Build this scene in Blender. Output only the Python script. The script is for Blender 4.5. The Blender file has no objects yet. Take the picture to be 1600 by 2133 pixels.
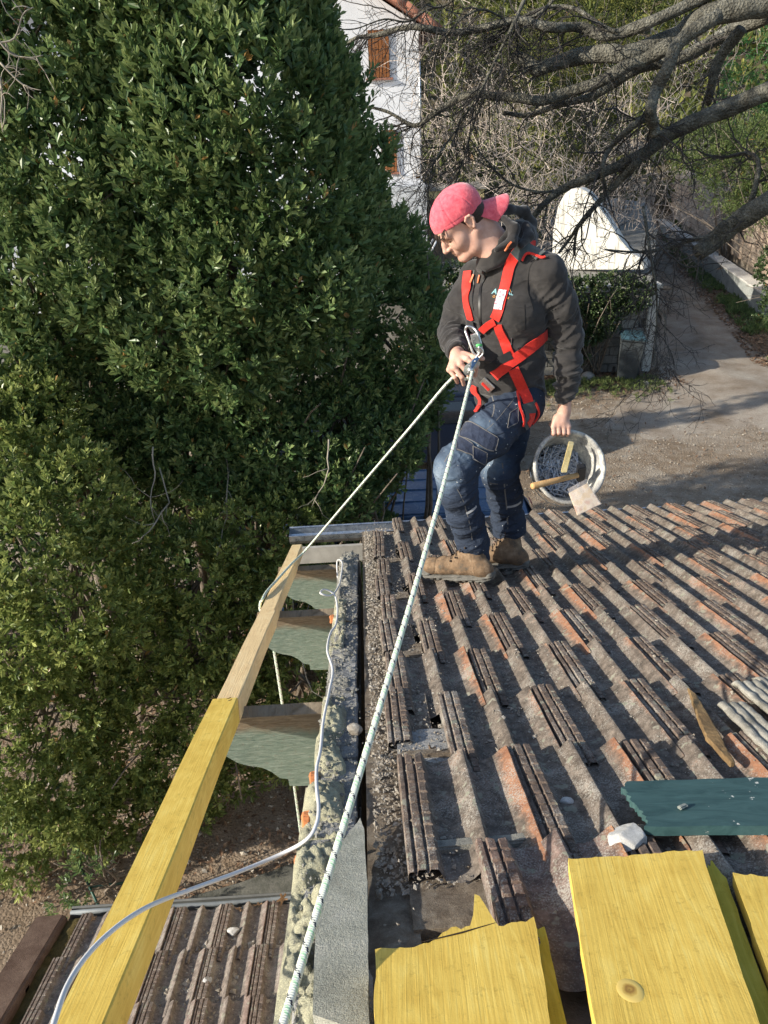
import bpy, bmesh, math, random
import numpy as np
from mathutils import Vector, Matrix
from mathutils.bvhtree import BVHTree
SC = bpy.context.scene
COL = SC.collection
R = math.radians

# ---------------------------------------------------------------- camera
EYE = Vector((0.0, 0.0, 5.6))
PITCH, YAW, ROLL = R(27.69), R(1.47), R(-2.5)
FWD = Vector((math.sin(YAW)*math.cos(PITCH), math.cos(YAW)*math.cos(PITCH), -math.sin(PITCH)))
_r0 = Vector((math.cos(YAW), -math.sin(YAW), 0)); _u0 = _r0.cross(FWD)
RGT = _r0*math.cos(ROLL) + _u0*math.sin(ROLL)
UPV = -_r0*math.sin(ROLL) + _u0*math.cos(ROLL)
cd = bpy.data.cameras.new('camera'); cam = bpy.data.objects.new('camera', cd); COL.objects.link(cam)
cd.sensor_fit = 'VERTICAL'; cd.sensor_height = 32.0; cd.lens = 32.0*1602.0/2133.0
cd.clip_start = 0.05; cd.clip_end = 900
M3 = Matrix((RGT, UPV, -FWD)).transposed()
cam.matrix_world = Matrix.Translation(EYE) @ M3.to_4x4()
SC.camera = cam

# ---------------------------------------------------------------- world, sun, exposure
w = bpy.data.worlds.new('World'); SC.world = w; w.use_nodes = True
wn = w.node_tree.nodes; wl = w.node_tree.links
SUN_EL, SUN_AZ = R(24), R(17)          # light travels along +x, turned 17 degrees towards +y
sky = wn.new('ShaderNodeTexSky'); sky.sky_type = 'NISHITA'; sky.sun_disc = False
sky.sun_elevation = SUN_EL; sky.sun_rotation = R(270) - SUN_AZ
wn['Background'].inputs['Strength'].default_value = 0.15
wl.new(sky.outputs[0], wn['Background'].inputs['Color'])
sd = bpy.data.lights.new('sun', 'SUN'); sd.energy = 5.0; sd.angle = R(0.53); sd.color = (1.0, 0.92, 0.79)
sun = bpy.data.objects.new('sun', sd); COL.objects.link(sun)
LDIR = Vector((math.cos(SUN_EL)*math.cos(SUN_AZ), math.cos(SUN_EL)*math.sin(SUN_AZ), -math.sin(SUN_EL)))
sun.rotation_euler = LDIR.to_track_quat('-Z', 'Y').to_euler()
SC.view_settings.view_transform = 'Standard'; SC.view_settings.look = 'None'
SC.view_settings.exposure = 0.5; SC.view_settings.gamma = 1.0
SC.view_settings.use_curve_mapping = False

# ---------------------------------------------------------------- helpers
ROOF_H, ROOF_A = 0.947, R(18.86)
CA, SA = math.cos(ROOF_A), math.sin(ROOF_A)
def ray(x, y):
    return FWD*1602.0 + RGT*(x-800) - UPV*(y-1066.5)
def atY(x, y, Y):
    d = ray(x, y); return EYE + d*(Y/d.y)
def atZ(x, y, Z):
    d = ray(x, y); return EYE + d*((Z-EYE.z)/d.z)
def on_roof(X, s, n=0.0):               # across, down the slope, height above the tile plane
    return Vector((X, s*CA + n*SA, EYE.z-ROOF_H-s*SA + n*CA))
def roof_pt(x, y, n=0.0):
    nn = Vector((0, SA, CA)); d = ray(x, y)
    return EYE + d*(-(ROOF_H*CA-n)/d.dot(nn))
def roof_z(Y): return EYE.z-ROOF_H-Y*SA/CA

def h3(ix, iy, iz, seed=0):
    n = (ix.astype(np.int64)*374761393 + iy.astype(np.int64)*668265263 + iz.astype(np.int64)*2147483647 + seed*1274126177) & 0xffffffff
    n = ((n ^ (n >> 13))*1274126177) & 0xffffffff
    n = ((n ^ (n >> 16))*668265263) & 0xffffffff
    return ((n ^ (n >> 15)) & 0xffffff)/float(0xffffff)
def vnoise(P, seed=0):                   # value noise, P (...,3) -> -1..1
    i = np.floor(P).astype(np.int64); f = P-i; f = f*f*(3-2*f)
    x, y, z = i[..., 0], i[..., 1], i[..., 2]; fx, fy, fz = f[..., 0], f[..., 1], f[..., 2]
    def c(a, b, d): return h3(x+a, y+b, z+d, seed)
    v = ((c(0,0,0)*(1-fx)+c(1,0,0)*fx)*(1-fy)+(c(0,1,0)*(1-fx)+c(1,1,0)*fx)*fy)*(1-fz) + \
        ((c(0,0,1)*(1-fx)+c(1,0,1)*fx)*(1-fy)+(c(0,1,1)*(1-fx)+c(1,1,1)*fx)*fy)*fz
    return v*2-1
def fbm(P, o=3, seed=0):
    v = 0; a = 1; t = 0
    for k in range(o): v = v+a*vnoise(P*(2**k)+k*17.3, seed+k); t += a; a *= .5
    return v/t

def tag(o, label=None, cat=None, group=None, kind=None):
    if label: o['label'] = label
    if cat: o['category'] = cat
    if group: o['group'] = group
    if kind: o['kind'] = kind
    return o
def link(o, parent=None):
    COL.objects.link(o)
    if parent is not None: o.parent = parent
    return o
def empty(name, loc=(0, 0, 0), parent=None):
    o = bpy.data.objects.new(name, None); o.location = loc; o.empty_display_size = .1
    return link(o, parent)
def mesh_np(name, V, F, mat=None, smooth=False, cols=None):
    """V (n,3), F (m,k) same-size faces"""
    V = np.asarray(V, np.float32); F = np.asarray(F, np.int32); k = F.shape[1]
    me = bpy.data.meshes.new(name)
    me.vertices.add(len(V)); me.vertices.foreach_set('co', V.ravel())
    me.loops.add(F.size); me.loops.foreach_set('vertex_index', F.ravel())
    me.polygons.add(len(F)); me.polygons.foreach_set('loop_start', np.arange(0, F.size, k, dtype=np.int32))
    me.polygons.foreach_set('use_smooth', np.full(len(F), smooth))
    me.update(calc_edges=True)
    if mat: me.materials.append(mat)
    if cols is not None:                 # one float per vertex, a natural variation attribute
        a = me.attributes.new('var', 'FLOAT', 'POINT'); a.data.foreach_set('value', np.asarray(cols, np.float32))
    return me
def obj(name, me, parent=None, loc=None):
    """me in world coordinates; parent an Empty with location only"""
    o = bpy.data.objects.new(name, me); link(o, parent)
    if loc is not None: o.location = loc
    return o
def rebase(o, root):                     # child built in world coordinates under an unrotated root
    o.matrix_parent_inverse = Matrix.Identity(4)
    L = root.location
    p = root.parent
    while p is not None: L = L + p.location; p = p.parent
    o.data.transform(Matrix.Translation(-L))
    return o
def part(name, me, root):
    o = obj(name, me, root); L = Vector((0, 0, 0)); p = root
    while p is not None: L = L + p.location; p = p.parent
    o.location = -L
    return o
class MB:
    def __init__(s): s.v = []; s.f = []
    def add(s, vs, fs):
        n = len(s.v); s.v += [tuple(v) for v in vs]; s.f += [tuple(i+n for i in f) for f in fs]
    def box(s, c, size, M=None):
        hx, hy, hz = [a/2 for a in size]; c = Vector(c)
        vs = [Vector((x, y, z)) for x in (-hx, hx) for y in (-hy, hy) for z in (-hz, hz)]
        if M is not None: vs = [M @ v for v in vs]
        s.add([v+c for v in vs], [(0,1,3,2), (4,6,7,5), (0,4,5,1), (2,3,7,6), (0,2,6,4), (1,5,7,3)])
    def tube(s, pts, rad, n=8, caps=True):
        pts = [Vector(p) for p in pts]; m = len(pts)
        if not hasattr(rad, '__len__'): rad = [rad]*m
        ref = None; base = len(s.v); vs = []
        for i, p in enumerate(pts):
            t = (pts[min(i+1, m-1)]-pts[max(i-1, 0)]).normalized()
            if ref is None:
                ref = t.cross(Vector((0.13, 0.27, 0.95)))
                if ref.length < 1e-3: ref = t.cross(Vector((1, 0, 0)))
            a = (ref - t*ref.dot(t)).normalized(); b = t.cross(a); ref = a
            vs += [p+(a*math.cos(2*math.pi*k/n)+b*math.sin(2*math.pi*k/n))*rad[i] for k in range(n)]
        fs = [(i*n+k, i*n+(k+1) % n, (i+1)*n+(k+1) % n, (i+1)*n+k) for i in range(m-1) for k in range(n)]
        if caps: fs += [tuple(range(n))[::-1], tuple((m-1)*n+k for k in range(n))]
        s.add(vs, fs)
    def lathe(s, prof, M, n=32):         # prof [(r,z)], M 4x4
        vs = [M @ Vector((r*math.cos(2*math.pi*k/n), r*math.sin(2*math.pi*k/n), z)) for r, z in prof for k in range(n)]
        m = len(prof)
        s.add(vs, [(i*n+k, i*n+(k+1) % n, (i+1)*n+(k+1) % n, (i+1)*n+k) for i in range(m-1) for k in range(n)])
    def prism(s, poly, ext, M=None):     # poly list of 3D points, ext vector
        n = len(poly); ext = Vector(ext)
        vs = [Vector(p) for p in poly]; vs = vs+[v+ext for v in vs]
        if M is not None: vs = [M @ v for v in vs]
        s.add(vs, [tuple(range(n))[::-1], tuple(range(n, 2*n))]+[(i, (i+1) % n, n+(i+1) % n, n+i) for i in range(n)])
    def mesh(s, name, mat=None, smooth=False, bevel=0.0, seg=2):
        me = bpy.data.meshes.new(name); me.from_pydata(s.v, [], s.f); me.validate()
        if mat: me.materials.append(mat)
        bm = bmesh.new(); bm.from_mesh(me)
        bmesh.ops.recalc_face_normals(bm, faces=bm.faces)
        if bevel > 0:
            bmesh.ops.bevel(bm, geom=[e for e in bm.edges if len(e.link_faces) == 2 and e.calc_face_angle() > .5], offset=bevel, segments=seg, affect='EDGES', clamp_overlap=True)
        if smooth:
            for f in bm.faces: f.smooth = True
        bm.to_mesh(me); bm.free()
        return me
def refine(me, size, noise_fn=None, iters=4):
    """subdivide long edges, then displace with noise_fn(P,N)->offset vectors"""
    bm = bmesh.new(); bm.from_mesh(me)
    for _ in range(iters):
        es = [e for e in bm.edges if e.calc_length() > size]
        if not es: break
        bmesh.ops.subdivide_edges(bm, edges=es, cuts=1, use_grid_fill=True)
    bmesh.ops.triangulate(bm, faces=bm.faces)
    bm.normal_update()
    if noise_fn:
        P = np.array([v.co[:] for v in bm.verts]); N = np.array([v.normal[:] for v in bm.verts])
        D = noise_fn(P, N)
        for v, d in zip(bm.verts, D): v.co += Vector(d)
    bm.to_mesh(me); bm.free(); return me
def spline(pts, n=8):                    # Catmull-Rom through points
    pts = [Vector(p) for p in pts]; out = []
    P = [pts[0]*2-pts[1]]+pts+[pts[-1]*2-pts[-2]]
    for i in range(1, len(P)-2):
        a, b, c, d = P[i-1], P[i], P[i+1], P[i+2]
        for k in range(n):
            t = k/n
            out.append(.5*((2*b)+(c-a)*t+(2*a-5*b+4*c-d)*t*t+(3*b-a-3*c+d)*t**3))
    out.append(pts[-1]); return out

# ---------------------------------------------------------------- materials
class NT:
    def __init__(s, name):
        s.m = bpy.data.materials.new(name); s.m.use_nodes = True
        s.t = s.m.node_tree; s.n = s.t.nodes; s.l = s.t.links
        s.b = s.n['Principled BSDF']; s.out = s.n['Material Output']; s.co = None
    def new(s, ty, **kw):
        x = s.n.new(ty)
        for k, v in kw.items(): setattr(x, k, v)
        return x
    def con(s, a, b): s.l.new(a, b)
    def inp(s, node, key, v):
        if hasattr(v, 'is_output') or hasattr(v, 'links'): s.con(v, node.inputs[key])
        else: node.inputs[key].default_value = v
    def coord(s, kind='Object'):
        if kind == 'World':
            return s.new('ShaderNodeNewGeometry').outputs['Position']
        return s.new('ShaderNodeTexCoord').outputs[kind]
    def mapping(s, vec, scale=(1, 1, 1), loc=(0, 0, 0), rot=(0, 0, 0)):
        m = s.new('ShaderNodeMapping'); s.con(vec, m.inputs['Vector'])
        m.inputs['Scale'].default_value = scale
        if hasattr(loc, 'links'): s.con(loc, m.inputs['Location'])
        else: m.inputs['Location'].default_value = loc
        m.inputs['Rotation'].default_value = rot; return m.outputs[0]
    def noise(s, vec, scale, detail=4, rough=.6, dist=0):
        x = s.new('ShaderNodeTexNoise'); s.con(vec, x.inputs['Vector'])
        x.inputs['Scale'].default_value = scale; x.inputs['Detail'].default_value = detail
        x.inputs['Roughness'].default_value = rough; x.inputs['Distortion'].default_value = dist
        return x.outputs['Fac']
    def voro(s, vec, scale, feature='F1', out='Distance'):
        x = s.new('ShaderNodeTexVoronoi', feature=feature); s.con(vec, x.inputs['Vector'])
        x.inputs['Scale'].default_value = scale; return x.outputs[out]
    def ramp(s, fac, stops, interp='LINEAR'):
        x = s.new('ShaderNodeValToRGB'); s.con(fac, x.inputs[0]); cr = x.color_ramp; cr.interpolation = interp
        while len(cr.elements) < len(stops): cr.elements.new(.5)
        for e, (p, c) in zip(cr.elements, stops):
            e.position = p
            e.color = (c, c, c, 1) if not hasattr(c, '__len__') else tuple(c)+(1,)
        return x.outputs[0]
    def mix(s, fac, a, b, blend='MIX'):
        x = s.new('ShaderNodeMix', data_type='RGBA', blend_type=blend)
        s.inp(x, 0, fac)
        for k, v in ((6, a), (7, b)):
            if hasattr(v, 'links'): s.con(v, x.inputs[k])
            else: x.inputs[k].default_value = tuple(v)+(1,)
        return x.outputs[2]
    def math(s, op, a, b=0.0, c=None):
        x = s.new('ShaderNodeMath', operation=op); s.inp(x, 0, a); s.inp(x, 1, b)
        if c is not None: s.inp(x, 2, c)
        return x.outputs[0]
    def rand(s): return s.new('ShaderNodeObjectInfo').outputs['Random']
    def attr(s, name='var'): return s.new('ShaderNodeAttribute', attribute_name=name).outputs['Fac']
    def sep(s, v):
        x = s.new('ShaderNodeSeparateXYZ'); s.con(v, x.inputs[0]); return x.outputs
    def bump(s, h, dist=.01, strength=1.0, prev=None):
        x = s.new('ShaderNodeBump'); s.con(h, x.inputs['Height']); x.inputs['Distance'].default_value = dist
        x.inputs['Strength'].default_value = strength
        if prev is not None: s.con(prev, x.inputs['Normal'])
        s.con(x.outputs[0], s.b.inputs['Normal']); return x.outputs[0]
    def set(s, color=None, rough=None, metal=None, spec=None):
        for k, v in (('Base Color', color), ('Roughness', rough), ('Metallic', metal), ('Specular IOR Level', spec)):
            if v is None: continue
            if hasattr(v, 'links'): s.con(v, s.b.inputs[k])
            elif hasattr(v, '__len__'): s.b.inputs[k].default_value = tuple(v)+(1,)
            else: s.b.inputs[k].default_value = v
        return s.m
def simple(name, col, rough=.7, metal=0.0, var=.25, scale=8, bump=.002, bscale=None, kind='Object', spec=.5):
    t = NT(name); v = t.coord(kind); n = t.noise(v, scale, 5, .65)
    lo = tuple(c*(1-var) for c in col); hi = tuple(min(1, c*(1+var)) for c in col)
    t.set(t.ramp(n, [(.3, lo), (.7, hi)]), rough, metal, spec)
    if bump: t.bump(t.noise(v, bscale or scale*4, 4, .7), bump, .6)
    return t.m
# ================================================================ roof materials
def tile_mat(name, warm=1.0, grime=(.150, .122, .098), tam=.78):
    t = NT(name); g = t.coord('Object'); rnd = t.rand()
    off = t.new('ShaderNodeCombineXYZ'); t.con(t.math('MULTIPLY', rnd, 37.0), off.inputs[0]); t.con(t.math('MULTIPLY', rnd, 91.0), off.inputs[1])
    v = t.mapping(g, loc=off.outputs[0]); x, y, z = t.sep(g)[:3]
    big = t.noise(v, 9, 5, .65, .4); mid = t.noise(v, 45, 4, .7); fine = t.noise(v, 260, 3, .7)
    # terracotta shows through on the right flank and near the lower end, more on some tiles
    flank = t.new('ShaderNodeMapRange'); t.con(x, flank.inputs[0]); flank.inputs[1].default_value = .222; flank.inputs[2].default_value = .272
    lowr = t.new('ShaderNodeMapRange'); t.con(y, lowr.inputs[0]); lowr.inputs[1].default_value = .1; lowr.inputs[2].default_value = .43
    a = t.math('MULTIPLY', flank.outputs[0], 1.35)
    a = t.math('ADD', a, t.math('MULTIPLY', lowr.outputs[0], .22))
    a = t.math('ADD', a, t.math('MULTIPLY', t.math('SUBTRACT', big, .5), 1.9))
    a = t.math('ADD', a, t.math('MULTIPLY', t.math('SUBTRACT', rnd, .50), .9))
    a = t.math('ADD', a, t.math('MULTIPLY', t.math('SUBTRACT', mid, .5), .7))
    mask = t.ramp(a, [(.54, 0.0), (.86, .45), (1.35, 1.0)])
    terra = t.ramp(mid, [(.25, (.24*warm, .10*warm, .056)), (.75, (.46*warm, .215*warm, .105))])
    dark = t.ramp(mid, [(.28, tuple(c*.42 for c in grime)), (.5, tuple(c*.95 for c in grime)), (.74, tuple(c*1.8 for c in grime))])
    c = t.mix(t.math('MULTIPLY', mask, tam), dark, terra)
    ribs = t.ramp(x, [(.055, 1.0), (.066, 0.0)]); c = t.mix(t.math('MULTIPLY', ribs, .45), c, t.ramp(mid, [(.3, (.060, .042, .034)), (.7, (.19, .12, .088))]))
    # pale dust and lichen specks
    dust = t.ramp(t.math('ADD', t.math('MULTIPLY', fine, .6), t.math('MULTIPLY', big, .5)), [(.56, 0.0), (.68, .85)])
    c = t.mix(dust, c, (.38, .355, .31))
    lich = t.ramp(t.noise(v, 34, 2, .5), [(.63, 0.0), (.68, .65)]); c = t.mix(lich, c, t.ramp(big, [(.4, (.34, .33, .26)), (.6, (.25, .27, .20))]))
    vall = t.ramp(z, [(.004, 1.0), (.016, 0.0)])       # soot and dust settled in the troughs
    c = t.mix(t.math('MULTIPLY', vall, .30), c, t.ramp(fine, [(.3, (.13, .125, .115)), (.7, (.30, .29, .265))]))
    t.set(c, .9, 0, .25)
    h = t.math('ADD', t.math('MULTIPLY', mid, .6), t.math('MULTIPLY', fine, .4))
    t.bump(h, .006, .7); return t.m
M_TILE = tile_mat('weathered_tile')
M_TILE2 = tile_mat('old_brown_tile', .62, (.20, .165, .14), .25)
def gritty(name, a, b, c, scale=14, rough=.95, bump=.012, kind='World'):
    t = NT(name); v = t.coord(kind); n1 = t.noise(v, scale, 6, .7, .3); n2 = t.noise(v, scale*9, 4, .75); n3 = t.noise(v, scale*40, 2, .7)
    col = t.ramp(n1, [(.3, a), (.5, b), (.7, c)])
    sp = t.ramp(n3, [(.35, .55), (.65, 1.35)])
    col = t.mix(1.0, col, t.mix(.75, (1, 1, 1), sp), 'MULTIPLY')
    t.set(col, rough, 0, .2)
    h = t.math('ADD', t.math('MULTIPLY', n2, .7), t.math('MULTIPLY', n3, .4)); t.bump(h, bump, .8); return t.m
M_BLOCK = gritty('grey_concrete_block', (.20, .20, .195), (.31, .31, .30), (.43, .42, .40), 9)
M_MORTAR = gritty('yellowish_mortar', (.32, .31, .25), (.58, .56, .39), (.70, .68, .50), 16, bump=.02)
M_MORTARG = gritty('grey_mortar', (.24, .235, .21), (.40, .39, .34), (.56, .54, .46), 20, bump=.02)
M_DIRT = gritty('roof_dirt', (.17, .13, .095), (.30, .245, .185), (.46, .40, .32), 30, bump=.02)
M_STONE = gritty('pale_rubble', (.24, .19, .14), (.44, .39, .32), (.66, .63, .56), 45, bump=.008)
M_DECK = simple('dark_old_boards', (.035, .028, .022), .9)
M_RENDER = gritty('house_render', (.34, .30, .24), (.42, .37, .30), (.48, .43, .36), 4)

# ================================================================ tile meshes
RIB = [(0,-16),(0,25),(2,30),(10,31),(12,29),(13,23),(17,23),(18,31),(20,34),(33,34),(35,31),(36,26),(39,26),(40,31),(42,34),(55,33),(58,29)]
HUMP = [(63,17),(68,8),(78,4),(94,3),(108,4),(120,9),(130,18),(139,28),(147,35),(154,36),(159,32),(162,22),(165,11),(173,5),(188,3),(204,3),(217,6),(229,13),(240,22),(250,30),(259,35),(262,33),(262.5,12)]
def tile_mesh(name, prof, L=.425, seed=0, ends=0.0, mat=None, crack=0.0):
    rng = random.Random(seed); ys = [0.0]; n = 10
    for k in range(n):
        y0 = .012+(L-.03)*k/n
        ys += [y0, y0+.0035, y0+.0085]
    ys = sorted(ys); ys[-1] = min(ys[-1], L-.012); ys += [L-.003, L]
    V = []; rows = len(ys); pr = [(x/1000, z/1000) for x, z in prof]
    for j, y in enumerate(ys):
        notch = j % 3 == 2 and j < rows-2
        for i, (x, z) in enumerate(pr):
            zz = z
            if i in (7, 8, 9, 10, 13, 14, 15) and notch and rng.random() < .95: zz -= .011
            if j == 0 or j == rows-1: zz -= .003
            yy = y
            if j >= rows-2 and crack > 0: yy -= crack*max(0, vnoise(np.array([[x*28, seed*3.1, 0.]]))[0])
            V.append((x, yy, zz))
    P = np.array(V); P[:, 2] += vnoise(P*55+seed)*.0011; P[:, 0] += vnoise(P*30+seed+9)*.0007
    m = len(pr); F = [(j*m+i, j*m+i+1, (j+1)*m+i+1, (j+1)*m+i) for j in range(rows-1) for i in range(m-1)]
    # lower lip gives the tile its thickness
    b0 = len(P); lipv = P[(rows-1)*m:rows*m].copy(); lipv[:, 2] -= .014
    P = np.vstack([P, lipv]); F += [((rows-1)*m+i, (rows-1)*m+i+1, b0+i+1, b0+i) for i in range(m-1)]
    P[:, 2] += .022*(P[:, 1]/L)           # lower end lies on the next tile
    me = mesh_np(name, P, F, mat); 
    sm = np.ones(len(F), bool); me.polygons.foreach_set('use_smooth', sm)
    try: me.set_sharp_from_angle(angle=R(38))
    except Exception: pass
    return me
TILE_V = [tile_mesh('tile', RIB+HUMP, seed=k, mat=M_TILE) for k in range(4)]
TILE_W = [tile_mesh('tile_worn', RIB+HUMP, seed=9+k, mat=M_TILE, crack=.03, L=.42) for k in range(2)]
HALF_V = [tile_mesh('half_tile', RIB+HUMP[:6], seed=20+k, mat=M_TILE, L=.30) for k in range(2)]
TILE_L = [tile_mesh('tile', RIB+HUMP, seed=40+k, mat=M_TILE2) for k in range(2)]

# ================================================================ the house whose roof we stand on
house = empty('house', (2.8, 1.2, 0))
tag(house, 'house whose weathered tile roof the man stands on, its gable wall stripped to grey blocks', 'house')
EAVE_S, X1 = 4.82, 3.55
deck = MB()
NB = Vector((0, SA, CA))
def slab(mb, x0, x1, s0, s1, n0, n1):
    P = [on_roof(x, s, n) for x in (x0, x1) for s in (s0, s1) for n in (n0, n1)]
    mb.add(P, [(0,1,3,2), (4,6,7,5), (0,4,5,1), (2,3,7,6), (0,2,6,4), (1,5,7,3)])
slab(deck, -.02, 6.2, .2, 4.74, -.06, -.025)
rz = on_roof(0, .2, -.04)
deck.add([(-.02, rz.y, rz.z), (6.2, rz.y, rz.z), (6.2, rz.y-4.5, rz.z-1.55), (-.02, rz.y-4.5, rz.z-1.55),
          (-.02, rz.y, rz.z-.05), (6.2, rz.y, rz.z-.05), (6.2, rz.y-4.5, rz.z-1.6), (-.02, rz.y-4.5, rz.z-1.6)],
         [(0,1,2,3), (7,6,5,4), (0,4,5,1), (3,2,6,7), (0,3,7,4), (1,5,6,2)])
roof = part('roof', deck.mesh('roof', simple('dusty_roof_deck', (.20, .155, .115), .95, var=.4, scale=12, bump=.006, kind='World')), house)
BAS = Matrix((Vector((1, 0, 0)), Vector((0, CA, -SA)), NB)).transposed().to_4x4()
rt = random.Random(5)
def put_tile(me, X, s, parent, n=0.0, rot=0.0, name='tile', B=None, org=None, sc=1.0):
    o = bpy.data.objects.new(name, me); link(o, parent)
    p = on_roof(X, s, n) if org is None else org
    o.matrix_basis = Matrix.Translation(p) @ (B or BAS) @ Matrix.Rotation(rot, 4, 'Z') @ Matrix.Scale(sc, 4)
    return o
rows = [1.403-.36+.36*k for k in range(0, 8)]
rows += [rows[-1]+(EAVE_S-rows[-1])*(k+1)/3 for k in range(3)]
PITCHX = .2675
for k, send in enumerate(rows):           # send = lower end of the course
    offs = k % 2 == 0
    x = .038+(PITCHX*.5 if offs else 0)
    if offs and 0 < k < 9:
        put_tile(rt.choice(HALF_V), .02+rt.uniform(0, .015), send-.30+rt.uniform(.02, .07), roof, -.006+rt.uniform(0, .004), rt.uniform(-.03, .03), 'half_tile')
    i = 0
    while x < X1:
        me = rt.choice(TILE_V) if rt.random() < .8 else rt.choice(TILE_W)
        if not (k == 0 and (x > .45 or i == 0)):
            put_tile(me, x+rt.uniform(-.002, .002), send-.425+rt.uniform(-.006, .006), roof, rt.uniform(-.002, .004), rt.uniform(-.010, .010))
        x += PITCHX; i += 1
# course nearest the ridge: one broken tile showing its pale underside
brk = put_tile(tile_mesh('broken_tile', RIB+HUMP, L=.33, seed=77, mat=tile_mat('broken_pink_tile', 1.25, (.17, .12, .10)), crack=.05), .178, .70, roof, .006, .02, 'tile'); brk['label'] = 'tile with a broken pinkish lower end'
# little bricks and battens bedded along the verge
for (s0, X, w) in ((1.455, .05, .13), (2.165, .05, .12), (2.89, .05, .12), (1.07, .04, .24), (3.61, .05, .11), (4.35, .03, .10)):
    b = MB(); M = Matrix.Translation(on_roof(X+w/2, s0, .012)) @ BAS @ Matrix.Rotation(rt.uniform(-.04, .04), 4, 'Z')
    b.box((0, 0, 0), (w, .03, .028)); me = b.mesh('batten', M_MORTARG if s0 < 1.1 else M_DIRT, bevel=.004)
    refine(me, .03, lambda P, N: N*(vnoise(P*60)*.002)[:, None]); me.transform(M); part('batten', me, roof)

for (x0, x1, s0, s1, nn_) in ((.045, .172, 1.37, 1.60, .016), (.04, .30, .86, 1.05, .004), (.045, .165, 2.09, 2.30, .016), (.045, .165, 2.81, 3.02, .016), (.045, .165, 3.53, 3.72, .016)):
    b = MB(); slab(b, x0, x1, s0, s1, -.02, nn_); part('cement_patch', refine(b.mesh('cement_patch', M_BLOCK if 1.2 < s0 < 1.5 else M_DIRT), .03, lambda P, N: N*(fbm(P*24)*.004)[:, None], 4), roof)
# verge board beside the tiles, dirt on top
vb = MB(); slab(vb, -.036, .05, .3, 4.70, -.05, -.004); me = vb.mesh('verge_board', M_DIRT)
part('verge_board', refine(me, .05, lambda P, N: N*(fbm(P*22)*.004)[:, None]*(P[:, 0] > -.03)[:, None], 7), house)

# ---------------------------------------------------------------- gable wall
gw = MB()
def YZ(pts, x0, x1, mb): mb.prism([(x0, y, z) for y, z in pts], (x1-x0, 0, 0))
zt = lambda Y, n=-.075: roof_z(Y)+n
YZ([(-3.9, 0), (4.15, 0), (4.15, zt(4.15, -.16)), (.2, zt(.2, -.16)), (-3.9, zt(.2, -.16)-1.4)], -.155, -.055, gw)
part('wall', gw.mesh('wall', M_RENDER), house)
ew = MB(); ew.box((3.0, 4.10, 1.35), (6.1, .16, 2.7)); part('wall', ew.mesh('eave_wall', M_RENDER), house)
bw = MB(); bw.box((3.0, -3.8, 1.2), (6.1, .16, 2.4)); part('wall', bw.mesh('back_wall', M_RENDER), house)
sw = MB(); YZ([(-3.9, 0), (4.15, 0), (4.15, zt(4.15, -.1)), (.2, zt(.2, -.1)), (-3.9, zt(.2, -.1)-1.4)], 5.95, 6.1, sw)
part('wall', sw.mesh('far_wall', M_RENDER), house)
rb = random.Random(3); s = .45
while s < 4.05:
    L = rb.uniform(.30, .46); b = MB(); dz = rb.uniform(-.012, .006)
    x0, x1 = -.152+rb.uniform(-.004, .006), -.056-rb.uniform(0, .008)
    s1 = min(s+L-.012, 4.06)
    P = [on_roof(x, q, n) for x in (x0, x1) for q in (s, s1) for n in (-.165, -.006+dz)]
    b.add(P, [(0,1,3,2), (4,6,7,5), (0,4,5,1), (2,3,7,6), (0,2,6,4), (1,5,7,3)])
    me = b.mesh('block', M_BLOCK, bevel=.004, seg=1)
    refine(me, .022, lambda P, N: N*(fbm(P*38, 3, 2)*.0045-np.maximum(0, fbm(P*11, 2, 5)-.35)*.05)[:, None], 5)
    part('block', me, house); s += L
def lumps(name, s0, s1, x0, x1, h, seed, mat, step=.0055, thr=-.1, base=-.014, hole=None, parent=None):
    """a lumpy ridge of mortar bedded on the wall head"""
    ns, nx = int((s1-s0)/step), max(3, int((x1-x0)/step))
    S, X = np.meshgrid(np.linspace(s0, s1, ns), np.linspace(x0, x1, nx), indexing='ij')
    Q = np.stack([S*10, X*10, S*0+seed], -1)
    wob = vnoise(Q*.7+5)*.02
    u = (X+wob-x0)/(x1-x0); env = np.clip(np.minimum(u, 1-u)*4, 0, 1)*np.clip(np.minimum(S-s0, s1-S)*12, 0, 1)
    a = fbm(Q*1.1, 4, seed)*.8+.16; cell = np.abs(fbm(Q*4.2, 4, seed+3))*.75+np.abs(fbm(Q*13, 3, seed+6))*.32
    Hh = h*np.clip(env*(a+cell)-thr*0, 0, 1.3)**.8*1.3 + base + (np.clip(env*(a), 0, .06)-.05)*.3
    V = [on_roof(x, s_, n) for s_, x, n in zip(S.ravel(), X.ravel(), Hh.ravel())]
    F = [(i*nx+j, i*nx+j+1, (i+1)*nx+j+1, (i+1)*nx+j) for i in range(ns-1) for j in range(nx-1)]
    F = [f[::-1] for f in F]
    return part(name, mesh_np(name, np.array([v[:] for v in V]), F, mat, True), parent or house)
lumps('mortar_bed', .60, 1.42, -.182, -.08, .038, 1, M_MORTAR)
lumps('mortar_bed', 1.42, 1.98, -.165, -.085, .030, 2, M_MORTAR)
lumps('mortar_bed', 1.95, 2.32, -.16, -.07, .030, 3, M_MORTARG)
lumps('mortar_bed', 2.32, 3.05, -.165, -.11, .026, 4, M_MORTAR)
lumps('mortar_bed', 3.0, 4.04, -.165, -.075, .032, 5, M_MORTARG)
lumps('mortar_bed', .42, .98, -.105, -.03, .022, 6, M_BLOCK, base=-.004)
M_FLAKE = gritty('greenish_grey_render', (.27, .27, .225), (.37, .37, .31), (.45, .44, .38), 14, bump=.006)
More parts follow.
